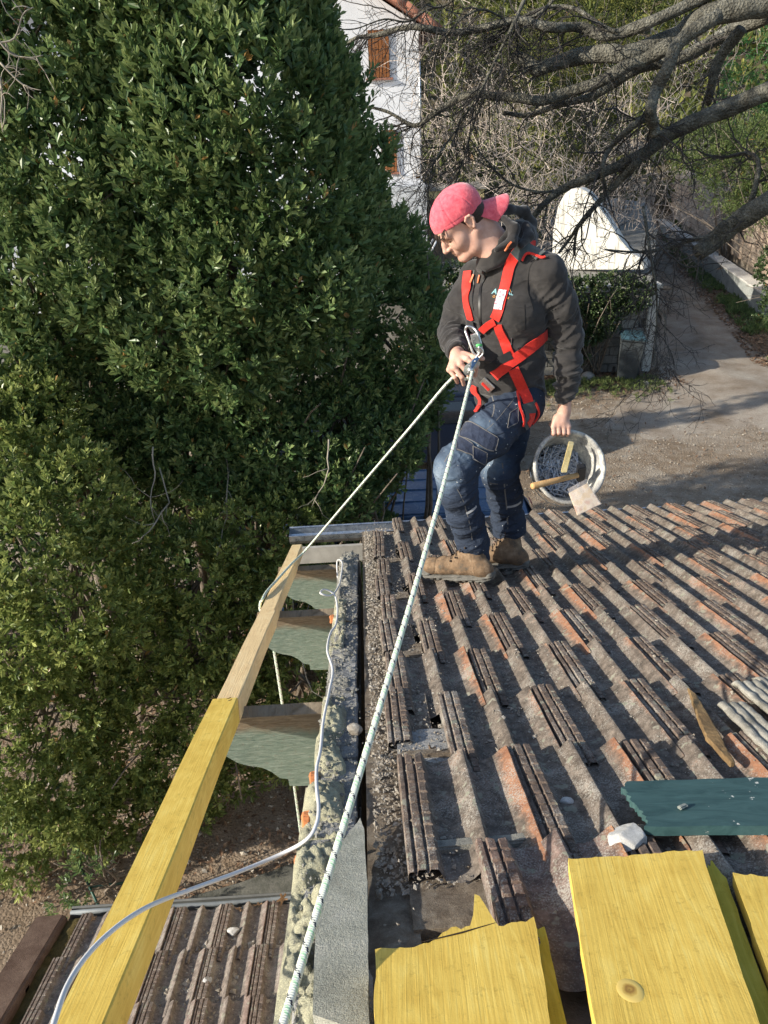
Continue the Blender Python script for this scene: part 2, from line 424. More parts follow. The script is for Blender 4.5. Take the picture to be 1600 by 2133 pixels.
# flat flake of grey render lying beside the verge board
fl = MB(); fp = [(-.035, .62), (-.115, .66), (-.122, .86), (-.10, 1.03), (-.075, 1.10), (-.048, 1.16), (-.040, 1.12), (-.036, .95)]
fl.prism([on_roof(x, s_, .022) for x, s_ in fp], NB*.014)
part('render_flake', refine(fl.mesh('render_flake', M_FLAKE), .03, lambda P, N: N*(fbm(P*30)*.003)[:, None], 4), house)
M_ORANGE = simple('broken_brick_orange', (.52, .19, .07), .9)
for i, (X, s_) in enumerate(((-.163, 1.44), (-.168, 1.26), (-.166, 2.78), (-.17, 1.10))):
    b = MB(); b.box((0, 0, 0), (.02, .035, .03)); me = b.mesh('brick_chip', M_ORANGE, bevel=.004, seg=1)
    refine(me, .012, lambda P, N: N*(vnoise(P*120)*.003)[:, None]); me.transform(Matrix.Translation(on_roof(X, s_, -.02)) @ BAS)
    part('brick_chip', me, house)

# ---------------------------------------------------------------- green painted rafter tails
def corbel_mat():
    t = NT('flaking_green_paint'); v = t.coord('Object'); x, y, z = t.sep(v)[:3]
    g = t.mapping(v, (3, 1, 26)); grain = t.noise(g, 6, 5, .7, 1.2); big = t.noise(v, 7, 4, .6)
    paint = t.ramp(grain, [(.3, (.10, .145, .115)), (.5, (.19, .245, .20)), (.75, (.33, .37, .315))])
    bare = t.ramp(grain, [(.3, (.13, .085, .05)), (.7, (.33, .25, .17))])
    top = t.new('ShaderNodeMapRange'); t.con(t.math('ADD', z, t.math('MULTIPLY', t.math('SUBTRACT', big, .5), .10)), top.inputs[0])
    top.inputs[1].default_value = -.075; top.inputs[2].default_value = -.04
    c = t.mix(t.math('MULTIPLY', top.outputs[0], .85), paint, bare)
    flake = t.ramp(t.noise(v, 60, 3, .7), [(.60, 0.0), (.66, .7)])
    t.set(t.mix(flake, c, (.22, .2, .16)), .85, 0, .25); t.bump(grain, .008, .9); return t.m
M_CORB = corbel_mat()
prof = [(.0, .0), (-.36, .0), (-.37, -.05), (-.345, -.085), (-.352, -.115), (-.335, -.15), (-.30, -.185), (-.26, -.205), (-.225, -.215), (-.195, -.235),
        (-.172, -.262), (-.145, -.27), (-.143, -.30), (-.06, -.305), (.0, -.305)]
for (px, py, yd) in ((600, 1490, 0), (640, 1284, 0), (665, 1187, 0)):
    p = roof_pt(px, py, -.074); b = MB()
    b.prism([(x, 0, z) for x, z in prof], (0, .055, 0)); me = b.mesh('rafter_tail', M_CORB)
    refine(me, .035, lambda P, N: N*(fbm(P*np.array([8, 8, 60]))*.0035)[:, None], 5)
    o = part('rafter_tail', me, house); o.location = Vector((-.157, p.y, p.z)) - house.location
# ---------------------------------------------------------------- eave gutter of galvanised steel
M_ZINC = NT('galvanised_steel'); v = M_ZINC.coord('World')
M_ZINC.set(M_ZINC.ramp(M_ZINC.noise(v, 20, 4), [(.3, (.42, .45, .48)), (.7, (.62, .65, .68))]), M_ZINC.ramp(M_ZINC.noise(v, 40, 3), [(.3, .22), (.7, .42)]), .9); M_ZINC = M_ZINC.m
def gutter(name, root, y, z, x0, x1, w=.11, d=.075, mat=None):
    pf = [(0, 0), (.008, -.006), (.010, -d*.6), (.03, -d), (w-.03, -d), (w-.008, -d*.5), (w, .012), (w-.006, .018), (w-.013, .012)]
    V = []; 
    for x in (x0, x1): V += [(x, y+a, z+b) for a, b in pf]
    n = len(pf); F = [(i, i+1, n+i+1, n+i) for i in range(n-1)]
    me = bpy.data.meshes.new(name); me.from_pydata(V, [], F); me.materials.append(mat or M_ZINC)
    bm = bmesh.new(); bm.from_mesh(me); bmesh.ops.solidify(bm, geom=bm.faces, thickness=.0022)
    e = bm.verts
    f = [bm.verts.new((x0+.001, y+a, z+b)) for a, b in pf[:7]]; bm.faces.new(f)
    bm.to_mesh(me); bm.free(); return part(name, me, root)
ev = on_roof(0, EAVE_S, 0)
gutter('gutter', house, ev.y-.035, ev.z-.018, -.53, 6.1)
fb = MB(); fb.box((2.7, ev.y-.10, ev.z-.13), (6.4, .024, .12)); part('fascia_board', fb.mesh('fascia_board', simple('grey_fascia', (.34, .33, .30))), house)

# ================================================================ lean-to roof low on the left
lean = empty('lean_to_shed', (-.75, 1.2, 0))
tag(lean, 'low lean-to with small brown ribbed tiles under the yellow timber, bottom left', 'lean-to')
LY, LZ, LS = 2.24, 2.46, .775
def lp(X, d, n=0): return Vector((X, LY-d*CA+n*SA, LZ+d*SA+n*CA))     # d = distance up from the eave
dk = MB(); P = [lp(x, d, n) for x in (-1.40, -.16) for d in (-.0, 1.9) for n in (-.05, -.02)]
dk.add(P, [(0,1,3,2), (4,6,7,5), (0,4,5,1), (2,3,7,6), (0,2,6,4), (1,5,7,3)])
lroof = part('roof', dk.mesh('lean_roof', M_DECK), lean)
for r_ in range(6):
    x = -1.375+(0 if r_ % 2 else .02)
    while x < -.2:
        put_tile(rt.choice(TILE_L), x, 0, lroof, 0, rt.uniform(-.01, .01), 'tile', org=lp(x, r_*.27+.43*LS, rt.uniform(0, .004)), sc=LS)
        x += .2675*LS
M_EDGE = gritty('rust_brown_edge', (.10, .062, .045), (.15, .10, .075), (.20, .14, .105), 12, bump=.004)
for k in range(4):
    e = MB(); d0, d1 = k*.40-.01, k*.40+.43; h = .035+.006*(k % 2)
    q = [(-1.575, h-.03), (-1.56, h), (-1.44, h), (-1.425, h-.012), (-1.425, -.02), (-1.565, -.10), (-1.575, -.10)]
    e.prism([lp(x, d0, n+.004*k) for x, n in q], lp(0, d1, .01)-lp(0, d0, 0))
    part('edge_tile', e.mesh('edge_tile', M_EDGE, bevel=.006), lean)
lw = MB(); lw.prism([(-1.53, LY-.25, 0), (-1.53, LY-.25, LZ-.02), (-1.53, LY-1.9, LZ+.5), (-1.53, LY-1.9, 0)], (.10, 0, 0)); part('wall', lw.mesh('side_wall', M_RENDER), lean)
lw = MB(); lw.box((-.80, LY-.3, 1.18), (1.3, .1, 2.3)); part('wall', lw.mesh('front_wall', M_RENDER), lean)
lg = MB(); a, b_ = lp(-1.42, -.035, .02), lp(-.165, -.035, .02)
lg.tube([a+(b_-a)*t+Vector((0, 0, .004*math.sin(t*9))) for t in np.linspace(0, 1, 9)], .011, 8)
part('gutter_rim', lg.mesh('gutter_rim', simple('grey_plastic', (.17, .19, .20), .6), True), lean)
gutter('gutter', lean, LY+.00, LZ-.020, -1.43, -.165, .085, .06, simple('dull_grey_gutter', (.12, .125, .12), .7))
lm = MB(); me_moss = gritty('mossy_silt', (.05, .045, .02), (.13, .10, .035), (.20, .15, .06), 18, bump=.02)
S_, X_ = np.meshgrid(np.linspace(0, 1.6, 90), np.linspace(-1.435, -1.365, 9), indexing='ij')
nn_ = .012+.02*fbm(np.stack([S_*16, X_*16, S_*0], -1), 3, 8)
V = np.array([lp(x, s_, n)[:] for s_, x, n in zip(S_.ravel(), X_.ravel(), nn_.ravel())])
part('moss_strip', mesh_np('moss_strip', V, [(i*9+j, i*9+j+1, (i+1)*9+j+1, (i+1)*9+j) for i in range(89) for j in range(8)], me_moss, True), lean)

# ================================================================ rubble and crumbs
OCT_V = np.array([(1,0,0), (-1,0,0), (0,1,0), (0,-1,0), (0,0,1), (0,0,-1)], float)
OCT_F = np.array([(0,2,4), (2,1,4), (1,3,4), (3,0,4), (2,0,5), (1,2,5), (3,1,5), (0,3,5)])
def stones(name, C, rad, seed, mat):
    rg = np.random.default_rng(seed); n = len(C)
    V = OCT_V[None]*rad[:, None, None]*rg.uniform(.5, 1.3, (n, 6, 1))*np.array([1, 1, .7])
    V = V+rg.normal(0, .18, (n, 6, 3))*rad[:, None, None]
    a = rg.uniform(0, 6.28, n); c, s_ = np.cos(a), np.sin(a)
    X = V[..., 0]*c[:, None]-V[..., 1]*s_[:, None]; Y = V[..., 0]*s_[:, None]+V[..., 1]*c[:, None]
    V = np.stack([X, Y, V[..., 2]], -1)+C[:, None]
    F = (OCT_F[None]+np.arange(n)[:, None, None]*6).reshape(-1, 3)
    return mesh_np(name, V.reshape(-1, 3), F, mat)
def tile_h(x):                            # height of the tile profile
    pf = RIB[1:]+HUMP; xs = [a/1000 for a, _ in pf]; zs = [b/1000 for _, b in pf]
    return np.interp(np.mod(x, PITCHX), xs, zs)
rg = np.random.default_rng(11)
def rp(X, S, N): return np.stack([X, S*CA+N*SA, EYE.z-ROOF_H-S*SA+N*CA], -1)
n = 16000; S = rg.uniform(.75, 4.75, n); X = .04+rg.uniform(0, 1, n)**1.5*3.3
k = np.clip(np.searchsorted(rows, S), 0, len(rows)-1); xo = .038+np.where(k % 2 == 0, PITCHX*.5, 0)
u = np.mod(X-xo, PITCHX); tgt = np.where(rg.random(n) < .5, .095, .195); u2 = np.where(rg.random(n) < .72, tgt+rg.normal(0, .022, n), u)
X = X-u+u2; sel = vnoise(np.stack([X*2.2, S*2.2, S*0], -1)) + rg.normal(0, .35, n) > -.05; X, S, xo, k = X[sel], S[sel], xo[sel], k[sel]
lower = np.array(rows)[k]; N = tile_h(X-xo)+.022*np.clip(1-(lower-S)/.425, 0, 1)+.002
r0 = rg.exponential(.0019, len(X))+.0011
g = obj('roof_rubble', stones('roof_rubble', rp(X, S, N), np.clip(r0, .001, .0065), 3, M_STONE))
tag(g, 'pale mortar crumbs and grit lying in the tile troughs', 'rubble', kind='stuff')
n = 9000; S = rg.uniform(.95, 4.68, n); X = -.02+np.abs(rg.normal(0, .085, n)); X[X > .3] = .04
g = obj('verge_rubble', stones('verge_rubble', rp(X, S, np.where(X > .045, .012, .001)+rg.uniform(0, .006, n)), np.clip(rg.exponential(.0020, n)+.0010, .001, .008), 4, M_STONE))
tag(g, 'pale and brown rubble along the stripped verge of the roof', 'rubble', kind='stuff')
n = 2600; S = rg.uniform(.45, 4.02, n); X = rg.uniform(-.16, -.06, n)
g = obj('wall_rubble', stones('wall_rubble', rp(X, S, rg.uniform(-.008, .012, n)), np.clip(rg.exponential(.0022, n)+.001, .001, .008), 5, M_MORTARG))
tag(g, 'yellowish mortar crumbs on the stripped gable wall head', 'rubble', kind='stuff')
n = 4200; D = rg.uniform(0.0, 1.5, n); X = rg.uniform(-1.36, -.18, n)
C_ = np.array([lp(x, d, .014)[:] for x, d in zip(X, D)])
g = obj('shed_rubble', stones('shed_rubble', C_, np.clip(rg.exponential(.0042, n)+.0014, .001, .017), 6, M_STONE))
tag(g, 'pale broken mortar scattered over the lean-to tiles', 'rubble', kind='stuff')
def rock(name, loc, size, seed, label, cat='stone', mat=None, group=None):
    bm = bmesh.new(); bmesh.ops.create_icosphere(bm, subdivisions=4, radius=1)
    P = np.array([v.co[:] for v in bm.verts]); rk = np.random.default_rng(seed)
    for q in range(9):                    # chipped facets
        nrm = rk.normal(0, 1, 3); nrm /= np.linalg.norm(nrm); d = P@nrm-rk.uniform(.55, .85); P -= np.clip(d, 0, None)[:, None]*nrm
    P *= 1+.10*fbm(P*2.5+seed)[:, None]+.03*fbm(P*9+seed)[:, None]
    P *= np.array(size)
    for v, c in zip(bm.verts, P): v.co = c; 
    for f in bm.faces: f.smooth = True
    me = bpy.data.meshes.new(name); bm.to_mesh(me); bm.free(); me.materials.append(mat or M_STONE)
    try: me.set_sharp_from_angle(angle=R(30))
    except Exception: pass
    o = obj(name, me); o.matrix_basis = Matrix.Translation(loc) @ BAS; tag(o, label, cat, group); return o
M_WHITESTONE = gritty('white_concrete_lump', (.42, .41, .38), (.60, .59, .56), (.75, .74, .71), 40, bump=.004)
rock('stone', roof_pt(1312, 1752, .05), (.040, .034, .03), 2, 'large whitish lump of concrete lying against the ragged yellow planks', mat=M_WHITESTONE)
rock('stone', roof_pt(1180, 1672, .012), (.017, .013, .011), 5, 'small pale stone alone in a tile trough above the yellow planks', mat=M_WHITESTONE)
rock('stone', roof_pt(738, 1520, .018), (.022, .016, .018), 8, 'pale crumbly stone on the stripped wall head beside the rope', mat=M_STONE)
rock('stone', lp(-.66, .17, .03), (.028, .022, .018), 12, 'white stone on the lean-to tiles, nearest its gutter', mat=M_WHITESTONE)
rock('stone', lp(-.72, .44, .03), (.020, .022, .014), 13, 'small white stone on the lean-to tiles beside the yellow timber', mat=M_WHITESTONE)
rock('stone', roof_pt(1305, 1352, .03), (.018, .013, .012), 15, 'pale pebble on the tiles halfway up the right of the roof', mat=M_STONE)
rock('stone', roof_pt(810, 1372, .01), (.03, .02, .014), 16, 'pale flat stone on the roof verge right of the rope', mat=M_STONE)
# ================================================================ timber
def wood_mat(name, lo, mid, hi, ridge=.003, ridge_scale=90, rot=0.0, knots=True):
    t = NT(name); v = t.coord('Object'); rnd = t.rand()
    off = t.new('ShaderNodeCombineXYZ'); t.con(t.math('MULTIPLY', rnd, 13.0), off.inputs[0]); t.con(t.math('MULTIPLY', rnd, 7.0), off.inputs[2])
    vv = t.mapping(v, (6, .8, 6), loc=off.outputs[0]); rings = t.noise(vv, 2.2, 2, .45, .8)
    saw = t.math('FRACT', t.math('MULTIPLY', rings, 12.0)); band = t.ramp(saw, [(.0, 0.0), (.45, .35), (.8, 1.0), (1.0, .1)])
    fine = t.noise(t.mapping(v, (150, 5, 150)), 1.6, 4, .6); blot = t.noise(v, 9, 4, .6)
    c = t.ramp(t.math('ADD', t.math('MULTIPLY', band, .12), t.math('ADD', t.math('MULTIPLY', fine, .26), t.math('MULTIPLY', blot, .60))), [(.30, lo), (.52, mid), (.74, hi)])
    dirt = t.ramp(t.noise(v, 46, 4, .75), [(.56, 0.0), (.74, .5)])
    t.set(t.mix(dirt, c, tuple(x*.5 for x in lo)), .75, 0, .25)
    rid = t.noise(t.mapping(v, (ridge_scale*3.2, 5, ridge_scale*3.2)), 1.0, 3, .6)
    h = t.math('ADD', t.math('MULTIPLY', rid, 1.0), t.math('MULTIPLY', t.noise(v, 240, 3, .7), .5)); t.bump(h, ridge, .9); return t.m
M_YEL = wood_mat('yellow_treated_pine', (.62, .40, .070), (.77, .54, .115), (.86, .68, .20), .0007)
M_YEL2 = wood_mat('yellow_green_pine', (.40, .32, .03), (.55, .45, .06), (.64, .54, .11), .0016)
M_PALE = wood_mat('pale_raw_pine', (.72, .50, .25), (.84, .63, .34), (.90, .73, .45), .002)
M_GREENB = NT('dark_green_paint'); t = M_GREENB; v = t.coord('Object')
g_ = t.noise(t.mapping(v, (22, 4, 6)), 2, 5, .75, 1.2); chip = t.ramp(t.math('ADD', t.noise(v, 26, 4, .7), t.math('MULTIPLY', t.math('SUBTRACT', .62, t.sep(v)[1]), .25)), [(.72, 0.0), (.75, 1.0)])
t.set(t.mix(chip, t.ramp(g_, [(.3, (.022, .058, .060)), (.7, (.060, .125, .122))]), (.62, .62, .56)), .55, 0, .4); t.bump(g_, .0004, .5); M_GREENB = t.m
def plank(name, far, near, thick, n, mat, label, rag=.01, rag_seed=1, spikes=(), group=None, drop=0.0, tilt=0.0):
    """far: (left px, right px) of the broken end, near: (left, right) of the other end, n: height above tile plane"""
    P = [roof_pt(*q, n+thick) for q in (far[0], far[1], near[1], near[0])]
    L2 = [(p.x, (p-on_roof(p.x, 0, n+thick)).dot(Vector((0, CA, -SA)))) for p in P]
    ax = Vector((L2[0][0]-L2[3][0], L2[0][1]-L2[3][1])); ang = math.atan2(-ax.x, ax.y); ax.normalize(); pe = Vector((ax.y, -ax.x))
    o2 = Vector(L2[3]); loc = [(Vector(q)-o2) for q in L2]; lc = [(q.dot(pe), q.dot(ax)) for q in loc]   # local: x across, y along
    nseg = 34; rk = random.Random(rag_seed); top = []
    for i in range(nseg+1):
        u = i/nseg; x = lc[0][0]+(lc[1][0]-lc[0][0])*u; y = lc[0][1]+(lc[1][1]-lc[0][1])*u
        y += rag*(.8*vnoise(np.array([[u*5, rag_seed, 0.]]))[0]+.5*vnoise(np.array([[u*19, rag_seed, 3.]]))[0]+.16*rk.uniform(-1, 1))
        for (uc, wd, ht) in spikes:
            y += ht*max(0, 1-abs(u-uc)/wd)
        top.append((x, y))
    ny = 26; V = []; F = []
    for j in range(ny+1):
        q = j/ny
        for i in range(nseg+1):
            u = i/nseg; bx = lc[3][0]+(lc[2][0]-lc[3][0])*u; by = lc[3][1]+(lc[2][1]-lc[3][1])*u
            e = 0.0018*vnoise(np.array([[0 if i == 0 else 7, q*14, rag_seed*1.]]))[0]*(1 if i in (0, nseg) else 0)
            V.append((bx+(top[i][0]-bx)*q+e, by+(top[i][1]-by)*q, .0008*vnoise(np.array([[u*2.5, q*3, 2.]]))[0]))
    m = nseg+1; F = [(j*m+i, j*m+i+1, (j+1)*m+i+1, (j+1)*m+i) for j in range(ny) for i in range(nseg)]
    b0 = len(V); V += [(x, y, -thick+(.006*rk.random() if j == ny else 0)) for j in range(ny+1) for (x, y, _) in V[j*m:(j+1)*m]]
    F += [(b0+j*m+i, b0+(j+1)*m+i, b0+(j+1)*m+i+1, b0+j*m+i+1) for j in range(ny) for i in range(nseg)]
    F += [(ny*m+i, ny*m+i+1, b0+ny*m+i+1, b0+ny*m+i) for i in range(nseg)]+[(i+1, i, b0+i, b0+i+1) for i in range(nseg)]
    F += [(j*m, (j+1)*m, b0+(j+1)*m, b0+j*m) for j in range(ny)]+[((j+1)*m+nseg, j*m+nseg, b0+j*m+nseg, b0+(j+1)*m+nseg) for j in range(ny)]
    me = mesh_np(name, V, F, mat); o = obj(name, me)
    o.matrix_basis = Matrix.Translation(P[3]+NB*drop) @ BAS @ Matrix.Rotation(-math.atan2(pe.y*-1, pe.x) if False else math.atan2(pe.y, pe.x), 4, 'Z') @ Matrix.Rotation(tilt, 4, 'X')
    tag(o, label, 'plank', group); return o
G_PL = 'broken yellow planks in the foreground'
p1 = plank('plank', ((783, 1984), (1112, 1908)), ((765, 2500), (1200, 2500)), .024, .052, M_YEL, 'broken yellow plank with a long splinter, left of the two big foreground planks', .012, 3, ((.66, .06, .10), (.72, .03, .05), (.5, .16, .015)), G_PL)
p2 = plank('plank', ((1183, 1792), (1462, 1770)), ((1300, 2500), (1700, 2500)), .026, .066, M_YEL, 'widest yellow rough-sawn plank with a round knot, foreground right', .005, 7, (), G_PL)
p3 = plank('plank', ((1440, 1788), (1512, 1830)), ((1660, 2500), (1760, 2500)), .022, .040, M_YEL2, 'narrow greenish yellow plank half hidden under the widest knotted plank', .016, 9, ((.72, .2, .03),), G_PL)
p4 = plank('plank', ((1528, 1822), (1780, 1836)), ((1760, 2500), (2050, 2500)), .024, .052, M_YEL, 'orange-yellow plank cut by the right edge of the photo, rightmost of the planks', .006, 12, (), G_PL)
p5 = plank('plank', ((1080, 1936), (1136, 1934)), ((1190, 2500), (1260, 2500)), .020, .022, M_YEL2, 'thin yellow plank peeking out under the right edge of the splintered plank', .006, 14, (), G_PL)
# the knot of the big plank: a dark ringed disc let into the face
def knot_mat():
    t = NT('wood_knot'); v = t.coord('Object'); x = t.new('ShaderNodeVectorMath', operation='LENGTH'); t.con(v, x.inputs[0])
    r_ = t.math('MULTIPLY', x.outputs['Value'], 60.0); r_ = t.math('ADD', r_, t.math('MULTIPLY', t.noise(v, 60, 3), .5))
    t.set(t.ramp(r_, [(.15, (.10, .05, .015)), (.35, (.42, .25, .05)), (.6, (.30, .16, .03)), (.9, (.60, .40, .09)), (1.0, (.72, .52, .14))]), .7); return t.m
kb = MB(); kb.lathe([(0, .0004), (.005, .0009), (.012, .0003), (.018, .0006), (.0215, -.0006)], Matrix.Identity(4), 28)
ko = obj('knot', kb.mesh('knot', knot_mat(), True)); 
kp = roof_pt(1312, 2062, .0925); ko.parent = p2
p2i = p2.matrix_basis.inverted(); ko.matrix_basis = p2i @ Matrix.Translation(kp) @ BAS @ Matrix.Diagonal((.85, 1.0, 1, 1))
# splinter crack line on the left plank
cb = MB(); cb.tube([roof_pt(880, 1962, .0768), roof_pt(960, 1943, .0772), roof_pt(1032, 1922, .077)], [.0006, .0013, .0005], 5)
co_ = obj('pencil_crack', cb.mesh('pencil_crack', simple('dark_crack', (.03, .02, .01), .9))); co_.parent = p1; co_.matrix_basis = p1.matrix_basis.inverted()

# green board with a torn left end
gb = plank('board', ((1352, 1722), (1293, 1628)), ((1900, 1722), (1900, 1610)), .018, .055, M_GREENB, 'dark green painted board with a torn end and flaking white patches', .010, 21)
gb['category'] = 'board'
chipb = MB(); chipb.box((0, 0, 0), (.022, .010, .006)); ch = chipb.mesh('wood_chip', simple('grey_chip', (.25, .27, .24)), bevel=.002)
refine(ch, .008, lambda P, N: N*(vnoise(P*200)*.002)[:, None]); o = obj('wood_chip', ch); o.matrix_basis = Matrix.Translation(roof_pt(1422, 1680, .078)) @ BAS @ Matrix.Rotation(.5, 4, 'Z')
tag(o, 'small grey chip of wood lying on the green board', 'wood chip')

# the two long timbers on the rafter tails
def beam(name, s0, s1, xl0, xl1, mat, label, w=.073, n=0.0, notch=None):
    V = []; ns = int((s1-s0)/.03)+1
    for j in range(ns+1):
        q = j/ns; s_ = s0+(s1-s0)*q; xl = xl0+(xl1-xl0)*q
        rough = .0012*math.sin(s_*7)
        ww = w-(.006 if notch and s_ > notch else 0)
        for (a, b) in ((0, 0), (.003, .003), (ww-.003, .003), (ww, 0), (ww, -w+.003), (ww-.003, -w), (.003, -w), (0, -w+.003)):
            V.append((xl-xl0+a+rough, s_-s0, b-(.0 if (a, b) != (0, 0) else .003)))
    F = [(j*8+i, (j+1)*8+i, (j+1)*8+(i+1) % 8, j*8+(i+1) % 8) for j in range(ns) for i in range(8)]
    me = bpy.data.meshes.new(name); me.from_pydata(V, [], F+[tuple(range(8)), tuple(ns*8+i for i in range(8))[::-1]]); me.materials.append(mat)
    bm = bmesh.new(); bm.from_mesh(me); bmesh.ops.recalc_face_normals(bm, faces=bm.faces); bm.to_mesh(me); bm.free()
    o = obj(name, me); o.matrix_basis = Matrix.Translation(on_roof(xl0, s0, n)) @ BAS; tag(o, label, 'timber'); return o
ya = roof_pt(440, 1458, .004); sj = (ya-on_roof(ya.x, 0, .004)).dot(Vector((0, CA, -SA)))
beam('timber', .25, sj, -.502, -.500, M_YEL, 'long yellow treated timber running down the left, nearest the camera', .078, .004)
beam('timber', sj+.002, 4.34, -.490, -.468, M_PALE, 'pale raw pine timber butted to the far end of the yellow one', .070, -.001, notch=2.9)
nb = MB()
for (px, py, dx) in ((470, 1457, .02), (474, 1461, .0), (622, 1252, 0), (505, 1325, 0)):
    p = roof_pt(px, py, .006); nb.tube([p, p+Vector((.012+dx*.2, .006, .002))], .0012, 5)
no = obj('timber_nail', nb.mesh('timber_nail', simple('rusty_nail', (.12, .06, .03), .6, .5))); tag(no, 'small bent nails left in the pale pine timber', 'nails', kind='stuff')

# ribbed grey concrete strips piled at the right
M_CONC = gritty('lichen_grey_concrete', (.20, .19, .155), (.36, .34, .29), (.52, .50, .43), 14, bump=.008)
def ribstrip(pa, pb, wd, n, seed, label, L=None):
    A, B = roof_pt(*pa, n), roof_pt(*pb, n); ax = (B-A); Ln = L or ax.length; ax.normalize(); sd = ax.cross(NB)
    prof = []
    for k in range(3):
        c = (k+.5)/3*wd
        for q in range(7):
            u = -1+2*q/6; prof.append((c+u*wd/6.1, .006+.009*max(0, 1-abs(u)**3.5)))
    m = len(prof); ny = 40; V = []; 
    for j in range(ny+1):
        q = j/ny; endc = min(1, (q*Ln)/.012)**.5*min(1, ((1-q)*Ln)/.012)**.5
        for i, (x, z) in enumerate(prof):
            r_ = .003*vnoise(np.array([[x*60, q*Ln*40, seed]]))[0]
            yo = .010*(vnoise(np.array([[x*40, seed, 1.]]))[0]) if j in (0, ny) else 0
            V.append(tuple(A+ax*(q*Ln+yo)+sd*x+NB*(z*(.3+.7*endc)+r_)))
    F = [(j*m+i, j*m+i+1, (j+1)*m+i+1, (j+1)*m+i) for j in range(ny) for i in range(m-1)]
    me = bpy.data.meshes.new('concrete_strip'); me.from_pydata(V, [], F); me.materials.append(M_CONC)
    bm = bmesh.new(); bm.from_mesh(me); bmesh.ops.recalc_face_normals(bm, faces=bm.faces); bmesh.ops.solidify(bm, geom=bm.faces, thickness=.016)
    for f in bm.faces: f.smooth = True
    bm.to_mesh(me); bm.free(); o = obj('concrete_strip', me); tag(o, label, 'concrete piece', 'ribbed concrete strips piled on the tiles'); return o
ribstrip((1492, 1470), (1608, 1588), -.074, .050, 1, 'ribbed grey concrete strip nearest the brown splinter, lowest of the pile')
ribstrip((1522, 1425), (1660, 1545), -.074, .060, 2, 'ribbed grey concrete strip in the middle of the three at the right edge')
ribstrip((1568, 1418), (1700, 1520), -.074, .052, 3, 'ribbed grey concrete strip farthest right, cut by the photo edge')
# splinter of old brown wood
M_OLDW = wood_mat('old_brown_wood', (.11, .07, .035), (.23, .15, .07), (.40, .27, .13), .003)
sp = MB(); q = [(1432, 1440), (1450, 1455), (1478, 1500), (1530, 1598), (1520, 1600), (1470, 1545), (1452, 1500)]
sp.prism([roof_pt(*p, .045) for p in q], NB*.014); me = sp.mesh('wood_splinter', M_OLDW, bevel=.003, seg=1)
o = obj('wood_splinter', refine(me, .02, lambda P, N: N*(vnoise(P*90)*.002)[:, None])); tag(o, 'pointed brown splinter of old wood on the tiles beside the concrete strips', 'wood')

# dry oak leaves
M_DRYL = simple('dry_leaf', (.34, .21, .11), .8, var=.4, scale=30, bump=0)
def dryleaf(loc, nrm, size, yaw, seed, label, group='dry oak leaves caught on the roofs'):
    rk = random.Random(seed); pts = []; N_ = 22
    for k in range(N_):
        a = 2*math.pi*k/N_; r_ = (.62+.30*math.cos(a*5))*(1 if k % 2 else .85); pts.append((math.cos(a)*r_*size*1.5, math.sin(a)*r_*size*.8, 0))
    V = [(0, 0, .0)]+[(x, y, .35*size*(abs(y)/size)**1.5+rk.uniform(-.1, .12)*size) for x, y, z in pts]
    me = bpy.data.meshes.new('dry_leaf'); me.from_pydata(V, [], [(0, 1+k, 1+(k+1) % N_) for k in range(N_)]); me.materials.append(M_DRYL)
    o = obj('dry_leaf', me); o.matrix_basis = Matrix.Translation(loc) @ (BAS @ Matrix.Rotation(yaw, 4, 'Z') @ Matrix.Rotation(rk.uniform(-.7, .7), 4, 'X'))
    tag(o, label, 'leaf', group); return o
dryleaf(lp(-.47, .0, .045), None, .034, 1.2, 1, 'largest upright dry oak leaf on the lean-to gutter')
dryleaf(lp(-.58, .01, .03), None, .020, .4, 2, 'curled dry leaf on the lean-to gutter, left of the largest one')
dryleaf(lp(-.66, .03, .03), None, .024, 2.4, 3, 'dry leaf on the lean-to gutter against the yellow timber')
dryleaf(lp(-.35, .02, .03), None, .016, 2.0, 4, 'small dry leaf on the lean-to gutter, right of the largest one')
dryleaf(lp(-.20, .01, .03), None, .018, .3, 5, 'dry leaf at the right end of the lean-to gutter')
dryleaf(lp(-1.30, .03, .03), None, .018, .9, 6, 'dry leaf at the left end of the lean-to gutter')
dryleaf(roof_pt(898, 1562, .02), None, .020, .9, 7, 'crumpled dry leaf on the verge of the main roof, above the cement patch')
dryleaf(roof_pt(1000, 1305, .04), None, .014, .2, 8, 'small dry leaf in a tile trough above the right half of the roof')
dryleaf(roof_pt(985, 1385, .04), None, .016, 2.2, 9, 'dry leaf between two tile courses in the middle of the roof')

# ================================================================ rope pattern and cable
def rope_mat(name, base, tint, dark, turns=70.0):
    t = NT(name); u = t.attr('along'); a = t.attr('around')
    st = t.math('SINE', t.math('ADD', t.math('MULTIPLY', u, 900.0), t.math('MULTIPLY', a, 12.566)))
    st2 = t.math('SINE', t.math('SUBTRACT', t.math('MULTIPLY', u, 900.0), t.math('MULTIPLY', a, 12.566)))
    tw = t.math('FRACT', t.math('ADD', t.math('MULTIPLY', u, 26.0), a)); dots = t.math('LESS_THAN', tw, .16)
    chk = t.math('GREATER_THAN', t.math('MULTIPLY', st, st2), -.05); dots = t.math('MULTIPLY', dots, chk)
    tw2 = t.math('FRACT', t.math('ADD', t.math('ADD', t.math('MULTIPLY', u, 26.0), a), .45)); gr = t.math('MULTIPLY', t.math('LESS_THAN', tw2, .34), t.math('GREATER_THAN', st, -.2))
    c = t.mix(t.math('MULTIPLY', gr, .8), base, tint); c = t.mix(dots, c, dark)
    t.set(c, .85, 0, .2); t.bump(t.math('ADD', t.math('MULTIPLY', st, st2), 0.0), .0008, .6); return t.m
M_ROPE = rope_mat('braided_rope', (.70, .72, .62), (.36, .62, .38), (.02, .025, .05))
